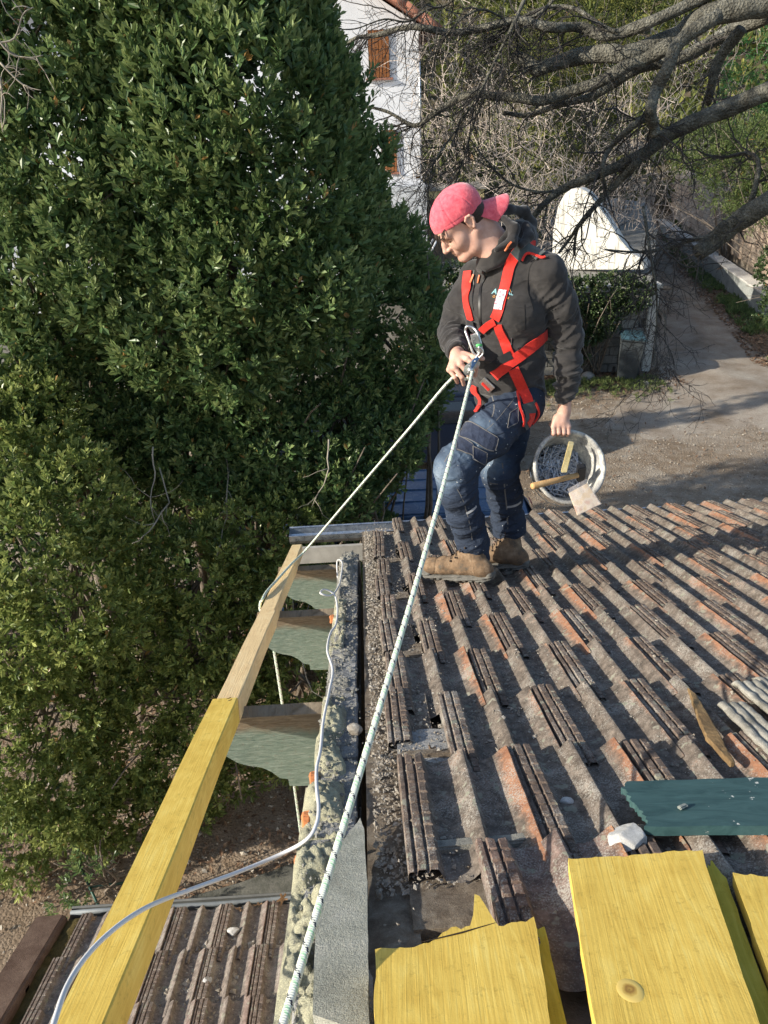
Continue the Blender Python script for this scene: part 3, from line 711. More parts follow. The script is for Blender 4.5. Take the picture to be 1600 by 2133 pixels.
def rope_mesh(name, pts, rad, mat, n=10, step=.012):
    P = [Vector(p) for p in pts]; Q = [P[0]]                     # resample evenly
    for a, b in zip(P[:-1], P[1:]):
        k = max(1, int((b-a).length/step)); Q += [a+(b-a)*(i+1)/k for i in range(k)]
    V = []; al = []; ar = []; ref = None; L = 0; m = len(Q)
    for i, p in enumerate(Q):
        if i: L += (p-Q[i-1]).length
        t_ = (Q[min(i+1, m-1)]-Q[max(i-1, 0)]).normalized()
        if ref is None: ref = t_.orthogonal()
        a = (ref-t_*ref.dot(t_)).normalized(); b = t_.cross(a); ref = a
        for k in range(n+1):
            th = 2*math.pi*k/n; V.append((p+(a*math.cos(th)+b*math.sin(th))*rad)[:]); al.append(L); ar.append(k/n)
    F = [(i*(n+1)+k, i*(n+1)+k+1, (i+1)*(n+1)+k+1, (i+1)*(n+1)+k) for i in range(m-1) for k in range(n)]
    me = mesh_np(name, V, F, mat, True)
    for nm, dt in (('along', al), ('around', ar)):
        x = me.attributes.new(nm, 'FLOAT', 'POINT'); x.data.foreach_set('value', np.array(dt, np.float32))
    return me
M_CABLE = simple('white_cable', (.66, .66, .66), .35, var=.05, bump=0)
def cpt(px, py, n): return roof_pt(px, py, n+(.016 if 1150 < py < 1760 else 0))
cab = [cpt(60, 2330, .10), cpt(112, 2133, .11), cpt(150, 2035, .10), cpt(215, 1955, .085), cpt(300, 1893, .06), cpt(400, 1852, .0), cpt(500, 1815, -.03), cpt(590, 1777, -.03), cpt(640, 1748, -.005),
       cpt(660, 1715, .015), cpt(664, 1680, .02), cpt(660, 1640, .014), cpt(660, 1600, .012), cpt(668, 1560, .012), cpt(674, 1500, .010), cpt(686, 1440, .012), cpt(693, 1395, .02), cpt(682, 1355, .02), cpt(688, 1320, .02),
       cpt(700, 1300, .02), cpt(703, 1265, .02), cpt(696, 1238, .03), cpt(676, 1228, .05), cpt(668, 1236, .05), cpt(690, 1240, .03), cpt(706, 1220, .02), cpt(712, 1190, .015), cpt(713, 1172, .02), cpt(706, 1166, .0), cpt(702, 1174, -.03), cpt(704, 1215, -.12)]
mb = MB(); mb.tube(spline(cab, 9), .0042, 8)
o = obj('cable', mb.mesh('cable', M_CABLE, True)); tag(o, 'white electric cable arching over the yellow timber and running up the wall head', 'cable')
# ================================================================ distance-field modeller for the figure
V3 = lambda *a: np.array(a, float)
class SDF:
    def __init__(s, lo, hi, res):
        s.lo = np.array(lo, float); s.res = res; s.n = np.ceil((np.array(hi)-s.lo)/res).astype(int)+1
        s.D = np.full(s.n, 1.0, np.float32)
    def blk(s, lo, hi):
        a = np.clip(np.floor((lo-s.lo)/s.res).astype(int), 0, s.n-1); b = np.clip(np.ceil((hi-s.lo)/s.res).astype(int)+1, 1, s.n)
        sl = tuple(slice(i, max(j, i+1)) for i, j in zip(a, b)); ax = [s.lo[k]+np.arange(sl[k].start, sl[k].stop)*s.res for k in range(3)]
        return sl, np.stack(np.meshgrid(*ax, indexing='ij'), -1)
    def put(s, sl, d, k, sub=False):
        a = s.D[sl]
        if sub:
            b = -d; h = np.clip(.5-.5*(b-a)/k, 0, 1) if k > 0 else None
            s.D[sl] = np.maximum(a, b) if k <= 0 else (b*(1-h)+a*h)+k*h*(1-h)
        else:
            if k <= 0: s.D[sl] = np.minimum(a, d)
            else: h = np.clip(.5+.5*(a-d)/k, 0, 1); s.D[sl] = a*(1-h)+d*h-k*h*(1-h)
    def cap(s, a, b, r1, r2, k=.02, e=None, f=1.0, sub=False):     # tapered capsule, stretched along unit e by f
        a = np.array(a, float); b = np.array(b, float); m = max(r1, r2)*max(f, 1)+k*1.5+.03
        sl, P = s.blk(np.minimum(a, b)-m, np.maximum(a, b)+m); Q = P-a; ab = b-a; L = ab@ab+1e-12
        t = np.clip((Q@ab)/L, 0, 1); W = Q-t[..., None]*ab
        if e is not None:
            e = np.array(e, float); e /= np.linalg.norm(e); c = W@e; W = W-(c*(1-1/f))[..., None]*e
        s.put(sl, np.sqrt((W**2).sum(-1))-(r1+(r2-r1)*t), k, sub); return s
    def chain(s, pts, rad, k=.02, **kw):
        for i in range(len(pts)-1): s.cap(pts[i], pts[i+1], rad[i], rad[i+1], k, **kw)
        return s
    def ell(s, c, r, B=None, k=.02, sub=False):                     # ellipsoid, B rows = axes
        c = np.array(c, float); r = np.array(r, float); m = r.max()+k*1.5+.02
        sl, P = s.blk(c-m, c+m); Q = P-c
        if B is not None: Q = Q@np.array(B).T
        q = Q/r; l = np.sqrt((q**2).sum(-1))+1e-9; g = np.sqrt(((q/r)**2).sum(-1))+1e-9
        s.put(sl, l*(l-1)/g, k, sub); return s
    def box(s, c, h, B, rd=.005, k=.005, sub=False):
        c = np.array(c, float); h = np.array(h, float); m = np.linalg.norm(h)+k+.02
        sl, P = s.blk(c-m, c+m); q = np.abs((P-c)@np.array(B).T)-h+rd
        s.put(sl, np.sqrt((np.maximum(q, 0)**2).sum(-1))+np.minimum(q.max(-1), 0)-rd, k, sub); return s
    def cut(s, p, n, k=0.0):                                        # remove the side n points to
        sl, P = s.blk(s.lo, s.lo+s.n*s.res); d = (P-np.array(p))@np.array(n); s.D = np.maximum(s.D, d).astype(np.float32); return s
    def bump(s, fn, band=.03):
        idx = np.nonzero(np.abs(s.D) < band); P = s.lo+np.stack(idx, -1)*s.res; s.D[idx] -= fn(P); return s
    def mesh(s):
        D = s.D; D[D == 0] = 1e-7; ins = D < 0; n = D.shape
        c = np.zeros([k-1 for k in n], np.int8)
        for a in (0, 1):
            for b in (0, 1):
                for d in (0, 1): c += ins[a:n[0]-1+a, b:n[1]-1+b, d:n[2]-1+d]
        I = np.stack(np.nonzero((c > 0) & (c < 8)), -1); idm = np.full(c.shape, -1, np.int64); idm[tuple(I.T)] = np.arange(len(I))
        acc = np.zeros((len(I), 3)); cnt = np.zeros(len(I))
        cs = [(a, b, d) for a in (0, 1) for b in (0, 1) for d in (0, 1)]
        for p in cs:
            for q in cs:
                if sum(abs(x-y) for x, y in zip(p, q)) != 1 or p > q: continue
                dp = D[tuple((I+p).T)]; dq = D[tuple((I+q).T)]; m = (dp < 0) != (dq < 0)
                t = np.where(m, dp/np.where(m, dp-dq, 1), 0)[:, None]; X = np.array(p)+(np.array(q)-np.array(p))*t
                acc += X*m[:, None]; cnt += m
        V = s.lo+(I+acc/np.maximum(cnt, 1)[:, None])*s.res; F = []
        for ax in range(3):
            u, v = (ax+1) % 3, (ax+2) % 3; sA = [slice(None)]*3; sB = [slice(None)]*3; sA[ax] = slice(0, -1); sB[ax] = slice(1, None)
            A = ins[tuple(sA)]; Bm = ins[tuple(sB)]; E = np.stack(np.nonzero(A != Bm), -1)
            ok = (E[:, u] > 0) & (E[:, v] > 0) & (E[:, u] < n[u]-1) & (E[:, v] < n[v]-1); E = E[ok]
            du = np.eye(3, dtype=int)[u]; dv = np.eye(3, dtype=int)[v]
            q = np.stack([idm[tuple((E-o).T)] for o in (0*du, du, du+dv, dv)], -1)
            fl = A[tuple(E.T)]; q[~fl] = q[~fl][:, ::-1]; F.append(q)
        F = np.concatenate(F); F = F[(F >= 0).all(1)]; return V, F
def sdf_obj(name, parts_, mat, root, smooth=True):
    Vs, Fs, o = [], [], 0
    for V, F in parts_: Vs.append(V); Fs.append(F+o); o += len(V)
    return part(name, mesh_np(name, np.vstack(Vs), np.vstack(Fs), mat, smooth), root)
def A(px, py, Y): return np.array(atY(px, py, Y)[:])
def lerp(a, b, t): return np.array(a)*(1-t)+np.array(b)*t
def folds(P, a, b, r, amp, freq=26, across=5, seed=0, ends=(1, 1), tw=.5):
    """creases running round the limb a-b"""
    a = np.array(a); b = np.array(b); ab = b-a; L = np.linalg.norm(ab); d = ab/L; Q = P-a; t = (Q@d)/L
    W = Q-np.clip((Q@d), 0, L)[:, None]*d; dist = np.sqrt((W**2).sum(1)); w_ = np.clip((r-dist)/(.3*r), 0, 1)*np.clip(1.4-np.abs(t-.5)*1.6, 0, 1)
    C = W*across+d*((Q@d)*freq)[:, None]+np.array([seed*3.7, seed*1.3, 0]); C += (W@np.array([.5, .6, .3])*freq*tw)[:, None]*d
    n = vnoise(C); n2 = vnoise(C*1.9+7); rg_ = np.maximum(0, 1-np.abs(n)*2.6)**1.4*.75+np.maximum(0, 1-np.abs(n2)*2.6)**1.4*.35-.30
    e = ends[0]*(1-np.clip(t, 0, 1))+ends[1]*np.clip(t, 0, 1); return w_*rg_*amp*e

# ================================================================ materials of the figure
def cloth(name, lo, hi, scale=40, rough=.85, bump=.0012, weave=900, sheen=.3, kind='World', crease=0):
    t = NT(name); v = t.coord(kind); n = t.noise(v, scale, 4, .6); f = t.noise(v, weave, 2, .6)
    t.set(t.ramp(t.math('ADD', t.math('MULTIPLY', n, .7), t.math('MULTIPLY', f, .3)), [(.35, lo), (.65, hi)]), rough, 0, .25)
    t.b.inputs['Sheen Weight'].default_value = sheen; t.b.inputs['Sheen Roughness'].default_value = .5
    t.bump(t.math('ADD', t.math('MULTIPLY', f, .5), t.noise(v, 70, 3)), bump, .6)
    if crease: nb_ = t.s_last if 0 else t.b.inputs['Normal'].links[0].from_socket; t.bump(t.math('ABSOLUTE', t.math('SUBTRACT', t.noise(t.mapping(v, (1, 1, 1.7)), 8, 2, .45, .5), .5)), crease, 1.0, nb_)
    return t.m
M_JACKET = cloth('charcoal_softshell', (.020, .0185, .0185), (.042, .039, .038), 14, sheen=.25, crease=-.020)
M_JBLACK = cloth('black_fabric', (.008, .008, .009), (.018, .018, .02))
M_RED = cloth('red_webbing', (.50, .020, .014), (.68, .035, .02), 120, .6, .001, 1200, .15)
M_GREYPAD = cloth('grey_green_padding', (.045, .055, .055), (.075, .09, .09))
M_CAP = cloth('washed_red_cap', (.60, .065, .10), (.80, .16, .20), 60, .9, .002, 500, .4)
def jeans_mat():
    t = NT('worn_blue_denim'); v = t.coord('World'); n = t.noise(v, 22, 5, .7, .4); f = t.noise(t.mapping(v, (1, 1, .35)), 800, 2, .6); big = t.noise(v, 6, 3, .6)
    def blob(c, r):
        d = t.new('ShaderNodeVectorMath', operation='DISTANCE'); t.con(v, d.inputs[0]); d.inputs[1].default_value = c
        m = t.new('ShaderNodeMapRange'); t.con(d.outputs['Value'], m.inputs[0]); m.inputs[1].default_value = r; m.inputs[2].default_value = r*.25; return m.outputs[0]
    f1 = t.math('MAXIMUM', blob(tuple(A(965, 900, 2.9)), .20), blob(tuple(A(925, 985, 2.9)), .13)); f1 = t.math('MAXIMUM', f1, t.math('MULTIPLY', blob(tuple(A(960, 1060, 2.95)), .10), .9))
    f1 = t.math('MAXIMUM', f1, t.math('MULTIPLY', blob(tuple(A(1025, 965, 3.1)), .12), .9))
    a = t.math('ADD', t.math('MULTIPLY', f1, .55), t.math('ADD', t.math('MULTIPLY', n, .40), t.math('MULTIPLY', big, .15)))
    c = t.ramp(a, [(.22, (.010, .016, .032)), (.46, (.024, .037, .066)), (.72, (.095, .14, .20)), (.96, (.28, .34, .40))])
    c = t.mix(t.math('MULTIPLY', f, .3), c, (.12, .15, .2)); spot = t.ramp(t.noise(v, 85, 1, .4), [(.755, 0.0), (.77, 1.0)]); c = t.mix(spot, c, (.5, .52, .52))
    t.set(c, .9, 0, .2); t.bump(t.math('ADD', t.math('MULTIPLY', n, 1.0), t.math('MULTIPLY', f, .4)), .004, .6); nb_ = t.b.inputs['Normal'].links[0].from_socket; t.bump(t.math('ABSOLUTE', t.math('SUBTRACT', t.noise(t.mapping(v, (1, 1, 2.2)), 13, 2, .5, .6), .5)), -.018, 1.0, nb_); return t.m
M_JEANS = jeans_mat()
M_DENIM = cloth('dark_denim', (.014, .020, .040), (.035, .048, .085), 40, .9, .002, 700, .2)
M_STITCH = cloth('pale_stitching', (.10, .095, .09), (.20, .19, .175), 200)
def skin_mat():
    t = NT('skin'); v = t.coord('World'); n = t.noise(v, 26, 4, .6); f = t.noise(v, 260, 3, .6)
    t.set(t.ramp(n, [(.3, (.50, .275, .205)), (.55, (.60, .365, .28)), (.75, (.68, .43, .345))]), .55, 0, .35)
    t.b.inputs['Subsurface Weight'].default_value = .05; t.b.inputs['Subsurface Radius'].default_value = (.012, .005, .003); t.b.inputs['Subsurface Scale'].default_value = .5
    t.bump(f, .0006, .5); return t.m
M_SKIN = skin_mat()
M_HAIR = cloth('dark_brown_hair', (.018, .011, .008), (.055, .035, .025), 180, .7, .002, 500, .1)
M_LIP = simple('lips', (.46, .19, .15), .5, var=.1, bump=0)
def boot_mat():
    t = NT('tan_suede'); v = t.coord('World'); n = t.noise(v, 28, 5, .7); f = t.noise(v, 300, 3, .7)
    t.set(t.ramp(n, [(.3, (.085, .075, .060)), (.5, (.19, .125, .075)), (.75, (.32, .235, .155))]), .9, 0, .2); t.bump(f, .002, .7); return t.m
M_BOOT = boot_mat(); M_SOLE = simple('grey_rubber_sole', (.12, .115, .10), .85, var=.35, scale=40, bump=.002)
M_STEEL = simple('brushed_steel', (.62, .63, .63), .42, 1.0, .15, 60, .0005)
M_BLUE = simple('blue_anodised', (.10, .20, .42), .35, .7, .1, bump=0)

# ================================================================ the roofer
man = empty('person', (.60, 3.15, roof_z(3.15)+.03))
tag(man, 'young man in backwards red cap, dark jacket, red harness and worn jeans on the roof', 'person')
LT = V3(.82, -.57, 0); LT /= np.linalg.norm(LT); FT = V3(-.57, -.82, 0); FT /= np.linalg.norm(FT); ZZ = V3(0, 0, 1)
P0, P1, P2, P3 = V3(.655, 3.215, 4.46), V3(.640, 3.20, 4.63), V3(.625, 3.195, 4.84), V3(.650, 3.215, 4.975)
LSH, RSH = P3+LT*.158+V3(.0, 0, .022), P3-LT*.165+V3(0, 0, -.02)
LEL, LWR = A(1183, 705, 3.13), A(1176, 848, 3.05)
REL, RWR = A(943, 690, 3.27), A(952, 733, 3.05)
# ---- jacket
J = SDF((.25, 2.85, 4.33), (1.02, 3.52, 5.25), .0052)
J.cap(P0, P1, .118, .110, .03, LT, 1.38); J.cap(P1, P2, .110, .118, .03, LT, 1.45); J.cap(P2, P3-ZZ*.03, .118, .092, .03, LT, 1.5)
J.cap(LSH, RSH, .060, .058, .05); J.cap(LSH+V3(-.02, .01, .018), P3+V3(-.01, .01, .075), .050, .058, .04); J.cap(P3, P3+V3(-.02, -.005, .08), .10, .068, .05)
J.ell(P2+FT*.055-LT*.06, (.07, .09, .08), (FT, LT, ZZ), .05); J.ell(P2+FT*.055+LT*.06, (.07, .09, .08), (FT, LT, ZZ), .05)
J.ell(P1+FT*.05-ZZ*.03, (.09, .13, .12), (FT, LT, ZZ), .05)
J.chain([LSH-V3(.006, 0, .004), lerp(LSH, LEL, .5)+V3(.006, 0, 0), LEL], [.067, .064, .059], .03); J.chain([LEL, lerp(LEL, LWR, .5)+V3(.006, -.005, 0), LWR, LWR-V3(0, .004, .02)], [.059, .050, .040, .041], .02)
J.chain([RSH, lerp(RSH, REL, .5)+V3(-.012, 0, 0), REL], [.067, .063, .058], .03); J.chain([REL, lerp(REL, RWR, .55), RWR], [.060, .052, .043], .02)
# stand-up collar, open at the throat
NB0 = A(1030, 525, 3.20)
NK = A(1035, 505, 3.20)
for i in range(26):
    a0, a1 = 2*math.pi*i/26, 2*math.pi*(i+1)/26
    def rp_(a, h): return NK+V3(.065*math.cos(a), .062*math.sin(a), h-.030*math.cos(a)*-1)
    if 0: pass
    hi0 = .020+.02*max(0, math.cos(a0)); J.cap(rp_(a0, -.065), rp_(a0, hi0), .016, .010, .012)
# folded hood behind the neck
H0 = A(1078, 470, 3.30)
J.chain([A(1032, 452, 3.24), A(1062, 436, 3.30), A(1092, 440, 3.36), A(1106, 466, 3.38), A(1104, 500, 3.33)], [.012, .016, .02, .022, .03], .02)
J.ell(A(1080, 488, 3.31), (.068, .062, .056), None, .03); J.ell(A(1085, 508, 3.30), (.066, .058, .038), None, .03)
J.chain([A(1048, 455, 3.17), A(1072, 476, 3.13), A(1066, 505, 3.10), A(1035, 520, 3.08)], [.012, .020, .021, .012], .012)
J.chain([A(1095, 470, 3.22), A(1102, 492, 3.18), A(1085, 512, 3.13)], [.018, .020, .014], .012)
J.ell(A(1062, 468, 3.22), (.035, .030, .040), None, .01, True)      # dark opening of the hood
J.cap(A(1008, 470, 3.16), A(1038, 526, 3.20), .050, .052, .008, sub=True)   # room for the neck
J.cut(A(1050, 838, 3.2), -ZZ*.975+V3(.2, 0, 0))
J.ell(P0-ZZ*.10, (.105, .15, .09), (FT, LT, ZZ), .01, True)
J.cap(LWR, LWR-ZZ*.06, .032, .034, .003, sub=True); J.cap(RWR, RWR+(RWR-REL)*.4, .034, .036, .003, sub=True)
# seams: shoulder panel and front placket
J.bump(lambda P: folds(P, LSH, LEL, .10, .016, 22, 6, 1, (.5, 1.2), .9)+folds(P, LEL, LWR, .085, .019, 34, 6, 2, (1.3, .9), .5)
       + folds(P, RSH, REL, .10, .012, 24, 6, 3, (.5, 1.2), .8)+folds(P, REL, RWR, .085, .016, 30, 7, 4, (1.2, 1), .4)
       + folds(P, P0, P2, .22, .012, 13, 4.5, 5, (1.3, .5), .8)+.0035*fbm(P*13, 3, 3)*(P[:, 2] < 5.1)+.0022*fbm(P*34, 2, 8))
jk = sdf_obj('jacket', [J.mesh()], M_JACKET, man)
jv = np.array([v.co[:] for v in jk.data.vertices])+0
# ---- jeans
LHP, LKN, LAN = A(1078, 842, 3.12), A(950, 972, 2.93), A(988, 1128, 2.945)
RHP, RKN, RAN = A(1062, 850, 3.28), A(1042, 985, 3.12), A(1064, 1118, 3.15)
G = SDF((.25, 2.72, 3.60), (.95, 3.48, 4.62), .0055)
G.cap(P0+V3(0, 0, .06), P0-V3(0, 0, .05), .105, .108, .03, LT, 1.28); G.cap(RHP, P0-ZZ*.04, .10, .10, .03)
G.chain([LHP+V3(.01, .01, .0), lerp(LHP, LKN, .5)+V3(.012, -.006, .012), LKN], [.106, .093, .078], .05); G.ell(LKN+V3(-.004, -.004, .0), (.068, .064, .09), None, .05)
G.chain([LKN, A(953, 1022, 2.92), A(968, 1075, 2.93), A(984, 1125, 2.945), LAN-ZZ*.085], [.077, .075, .068, .066, .072], .04)
G.chain([RHP, lerp(RHP, RKN, .5), RKN], [.105, .089, .073], .05); G.chain([RKN, lerp(RKN, RAN, .4)+V3(.004, 0, 0), lerp(RKN, RAN, .8), RAN-ZZ*.085], [.073, .068, .063, .069], .05)
G.ell(P0+V3(.05, .06, -.03), (.11, .11, .12), None, .04)
G.bump(lambda P: folds(P, LHP, LKN, .15, .010, 17, 5, 11, (1.1, .9), .6)+folds(P, LKN, LAN, .12, .013, 26, 5, 12, (.7, 1.5), .45)+folds(P, RHP, RKN, .14, .009, 18, 5, 13, (1, 1), .6)
       + folds(P, RKN, RAN, .12, .013, 26, 5, 14, (.8, 1.5), .4)+.003*fbm(P*14, 3, 6)+.0015*fbm(P*45, 2, 4))
G.cap(LAN-ZZ*.10, LAN-ZZ*.20, .058, .064, .004, sub=True); G.cap(RAN-ZZ*.10, RAN-ZZ*.18, .055, .060, .004, sub=True); G.cut(LAN-ZZ*.100, V3(.1, 0, -.995))
jn = sdf_obj('jeans', [G.mesh()], M_JEANS, man)
# ---- body: head, neck and hands, with the hidden trunk and limbs
hf = V3(-.72, -.16, -.675); hf /= np.linalg.norm(hf); hu = V3(-.66, -.1, .74); hu -= hf*(hu@hf); hu /= np.linalg.norm(hu); hl = np.cross(hu, hf)
HO = A(977, 465, 3.13)-hl*.074
def HH(f, l, u): return HO+hf*f+hl*l+hu*u
HB = (hf, hl, hu)
Bd = SDF(HO-V3(.19, .17, .19), HO+V3(.24, .19, .17), .0021)
Bd.ell(HH(-.008, 0, .045), (.098, .077, .088), HB, .02); Bd.ell(HH(.045, 0, -.02), (.056, .062, .078), HB, .03)
Bd.ell(HH(.062, 0, .035), (.046, .062, .045), HB, .02)
for q in (-1, 1):
    Bd.chain([HH(-.005, q*.058, -.045), HH(.035, q*.045, -.088), HH(.080, q*.014, -.100)], [.020, .022, .022], .025)
    Bd.ell(HH(.062, q*.036, -.032), (.030, .027, .030), HB, .03)                 # cheek
    Bd.chain([HH(.090, q*.048, .020), HH(.101, q*.020, .022)], [.0085, .0085], .018)  # brow
    Bd.ell(HH(.096, q*.031, .001), (.017, .016, .011), HB, .012, True)           # eye socket
    Bd.ell(HH(.078, q*.031, -.001), (.0145, .0145, .0125), HB, .003)             # closed lid
    Bd.cap(HH(.0915, q*.022, -.005), HH(.088, q*.042, -.005), .0016, .0016, .003)
    # ear
    c = lambda f, u, o=0: HH(f*.86-.004, q*(.077+o*.8), u*.88+.001)
    Bd.ell(HH(-.006, q*.076, .000), (.017, .007, .027), HB, .006)
    Bd.chain([c(.010, .004, .002), c(.012, .020, .006), c(.000, .030, .009), c(-.015, .026, .012), c(-.021, .008, .013), c(-.014, -.012, .009), c(-.003, -.026, .005)], [.0036, .0046, .0052, .0054, .0050, .0044, .0060], .003)
    Bd.ell(HH(-.003, q*.087, .004), (.006, .005, .010), HB, .005, True); Bd.cap(c(-.012, .012, .006), c(-.010, -.010, .006), .003, .003, .004)
Bd.chain([HH(.096, 0, .018), HH(.112, 0, -.010), HH(.124, 0, -.030)], [.009, .010, .0125], .012)
for q in (-1, 1): Bd.ell(HH(.112, q*.012, -.033), (.011, .009, .008), HB, .006); Bd.ell(HH(.116, q*.007, -.041), (.006, .004, .004), HB, .002, True)
Bd.ell(HH(.092, 0, -.060), (.018, .026, .022), HB, .015)
Bd.chain([HH(.100, -.018, -.061), HH(.1075, 0, -.0575), HH(.100, .018, -.061)], [.0035, .0050, .0035], .004)
Bd.chain([HH(.097, -.016, -.070), HH(.1045, 0, -.0710), HH(.097, .016, -.070)], [.004, .0055, .004], .004)
Bd.cap(HH(.107, -.014, -.0645), HH(.107, .014, -.0645), .0012, .0012, .003, sub=True)
Bd.ell(HH(.092, 0, -.098), (.018, .022, .017), HB, .012)
NK0 = A(1050, 530, 3.22)
Bd.cap(HH(-.035, 0, -.02), NK0, .060, .064, .03); Bd.cap(HH(.0, 0, -.06), A(1025, 525, 3.18), .045, .05, .03)
def hand_grid(lo, hi): return SDF(lo, hi, .0016)
def finger(S, pts, r=.0088, nail=None): S.chain(pts, [r*1.08, r, r*.95, r*.82][:len(pts)], .0035)
# right hand closed over the rope device
RH = SDF(A(905, 835, 2.98)-V3(0, .11, 0), A(1045, 690, 3.12)+V3(0, .04, 0), .0017)
RH.chain([lerp(REL, RWR, .7), RWR+V3(0, -.01, -.002), A(950, 745, 3.00)], [.030, .027, .026], .012)
kn = [A(973, 748, 2.955), A(960, 759, 2.945), A(947, 766, 2.945), A(936, 770, 2.955)]
for k_ in kn: RH.cap(A(952, 738, 3.01), k_, .019, .0125, .012)
mid = [A(992, 764, 2.925), A(977, 780, 2.92), A(962, 786, 2.925), A(948, 786, 2.935)]
tip = [A(990, 782, 2.945), A(980, 797, 2.95), A(966, 801, 2.955), A(953, 797, 2.965)]
for a_, b_, c_, r_ in zip(kn, mid, tip, (.0095, .0098, .0092, .0082)): RH.chain([a_, b_, c_], [r_*1.15, r_, r_*.85], .004)
RH.chain([A(966, 738, 2.99), A(988, 744, 2.955), A(1006, 747, 2.935)], [.014, .0115, .0085], .006)
# left hand, a fist closed over the bucket rim
LH = SDF(LWR-V3(.075, .09, .135), LWR+V3(.075, .08, .04), .0017)
LH.chain([LWR+ZZ*.03, LWR-ZZ*.02, A(1170, 877, 3.035)], [.027, .026, .026], .012)
FX = [.835, .853, .871, .888]; fz = 4.358
fc = A(1168, 888, 3.03)
for i, dx in enumerate((-.033, -.012, .010, .030)):
    k0 = fc+V3(dx, -.010, .006-.002*abs(i-1)); LH.cap(fc+V3(dx*.5, .008, .035), k0, .017, .0125, .010)
    r_ = (.0088, .0096, .0096, .0088)[i]; LH.chain([k0, k0+V3(.0, -.012, -.026), k0+V3(0, .006, -.040), k0+V3(0, .022, -.030)], [r_*1.15, r_, r_*.95, r_*.8], .003)
LH.chain([fc+V3(-.022, .012, .022), fc+V3(-.030, .030, -.002), fc+V3(-.018, .034, -.022)], [.013, .011, .009], .006)
# hidden trunk and limbs
T = SDF((.25, 2.72, 3.60), (1.02, 3.55, 5.15), .011)
T.cap(P0, P1, .085, .08, .03, LT, 1.3); T.cap(P1, P2, .08, .085, .03, LT, 1.4); T.cap(P2, P3-ZZ*.04, .085, .06, .03, LT, 1.4); T.cap(P3-ZZ*.04, NK0, .06, .058, .03)
T.chain([LSH, LEL, LWR+ZZ*.02], [.045, .038, .026], .02); T.chain([RSH, REL, RWR], [.045, .038, .027], .02)
T.chain([LHP, LKN, LAN-ZZ*.05], [.075, .05, .034], .02); T.chain([RHP, RKN, RAN-ZZ*.05], [.075, .05, .034], .02)
body = sdf_obj('body', [Bd.mesh(), RH.mesh(), LH.mesh(), T.mesh()], M_SKIN, man); body['label'] = 'pale skin of face, neck and hands'
# hair under the cap, shaved short at the sides
HR = SDF(HO-V3(.17, .15, .16), HO+V3(.17, .15, .17), .0022)
HR.ell(HH(-.012, 0, .040), (.0965, .0785, .087), HB, .0); HR.ell(HH(-.034, 0, .004), (.070, .0790, .062), HB, .01); HR.cut(HH(-.05, 0, -.036), hf*.30-hu*.95); HR.cut(HH(.012, 0, 0), hf*.92-hu*.38)
HR.bump(lambda P: .0018*fbm(P*120, 2, 5), .02)
hr_ = sdf_obj('hair', [HR.mesh()], M_HAIR, man)
tf = MB(); rr = random.Random(8)
for k in range(46):
    l = rr.uniform(-.045, .06); p = HH(.098-abs(l)*.35, l, .052); e = HH(.122-abs(l)*.3+rr.uniform(-.006, .006), l+rr.uniform(-.01, .01), .022+rr.uniform(-.008, .012))
    tf.tube([p, lerp(p, e, .6)+hf*.004, e], [.0022, .0018, .0004], 4)
part('fringe', tf.mesh('fringe', M_HAIR, True), man)
eb = MB()
for q in (-1, 1):
    eb.tube([HH(.099, q*.046, .020), HH(.110, q*.032, .027), HH(.112, q*.014, .021)], [.0008, .0020, .0012], 6)
    eb.tube([HH(.0905, q*.020, -.006), HH(.0945, q*.032, -.009), HH(.088, q*.043, -.006)], [.0008, .0014, .0008], 5)
part('eyebrows_and_lashes', eb.mesh('eyebrows_and_lashes', M_HAIR, True), man)
# cap, worn backwards
CP = SDF(HO-V3(.22, .18, .18), HO+V3(.20, .18, .20), .0026)
CP.ell(HH(.002, 0, .045), (.109, .0845, .093), HB, .0); CP.ell(HH(-.03, 0, .052), (.084, .079, .078), HB, .02)
cn = -(hu*.203-hf*.044)/np.linalg.norm(hu*.203-hf*.044); CP.cut(HH(.115, 0, .047), cn)
def cap_seams(P):
    Q = P-HH(0, 0, .05); u_ = Q@hu; f_ = Q@hf; l_ = Q@hl; ang = np.arctan2(l_, f_)
    s_ = np.abs(((ang/(math.pi/3))+.5) % 1-.5)*math.pi/3; r_ = np.sqrt(f_**2+l_**2); seam = np.exp(-(s_*r_/.0028)**2)*-.0016+np.exp(-((s_*r_-.006)/.002)**2)*.0008
    bandp = (P-HH(.115, 0, .047))@-cn; band = np.exp(-((bandp-.016)/.0015)**2)*-.0014
    return seam*(u_ > -.03)+band+.0018*fbm(P*32, 3, 4)+.0035*np.maximum(0, fbm(P*16, 2, 9))*(f_ < .0)
CP.bump(cap_seams, .02); cp = sdf_obj('cap', [CP.mesh()], M_CAP, man)
V = []; nq, nv = 12, 18
for sgn in (0, 1):
    for i in range(nq+1):
        for j in range(nv+1):
            q, v_ = i/nq, -1+2*j/nv; out = (1-abs(v_)**2.6)**.5 if abs(v_) < 1 else 0
            f_ = -.070+.03*v_*v_*(1-q)-q*(.018+.108*out); V.append(HH(f_, v_*.070*(1-.04*q), .018-(.016+.014*q)*v_*v_-.074*q+(.0035 if sgn else 0)))
m = nv+1; nn = (nq+1)*m; F = [(i*m+j, i*m+j+1, (i+1)*m+j+1, (i+1)*m+j) for i in range(nq) for j in range(nv)]
F = F+[tuple(x+nn for x in f[::-1]) for f in F]+[(nq*m+j, nq*m+j+1, nn+nq*m+j+1, nn+nq*m+j) for j in range(nv)]
part('cap_brim', mesh_np('cap_brim', np.array(V), F, M_CAP, True), man)
ey = MB()
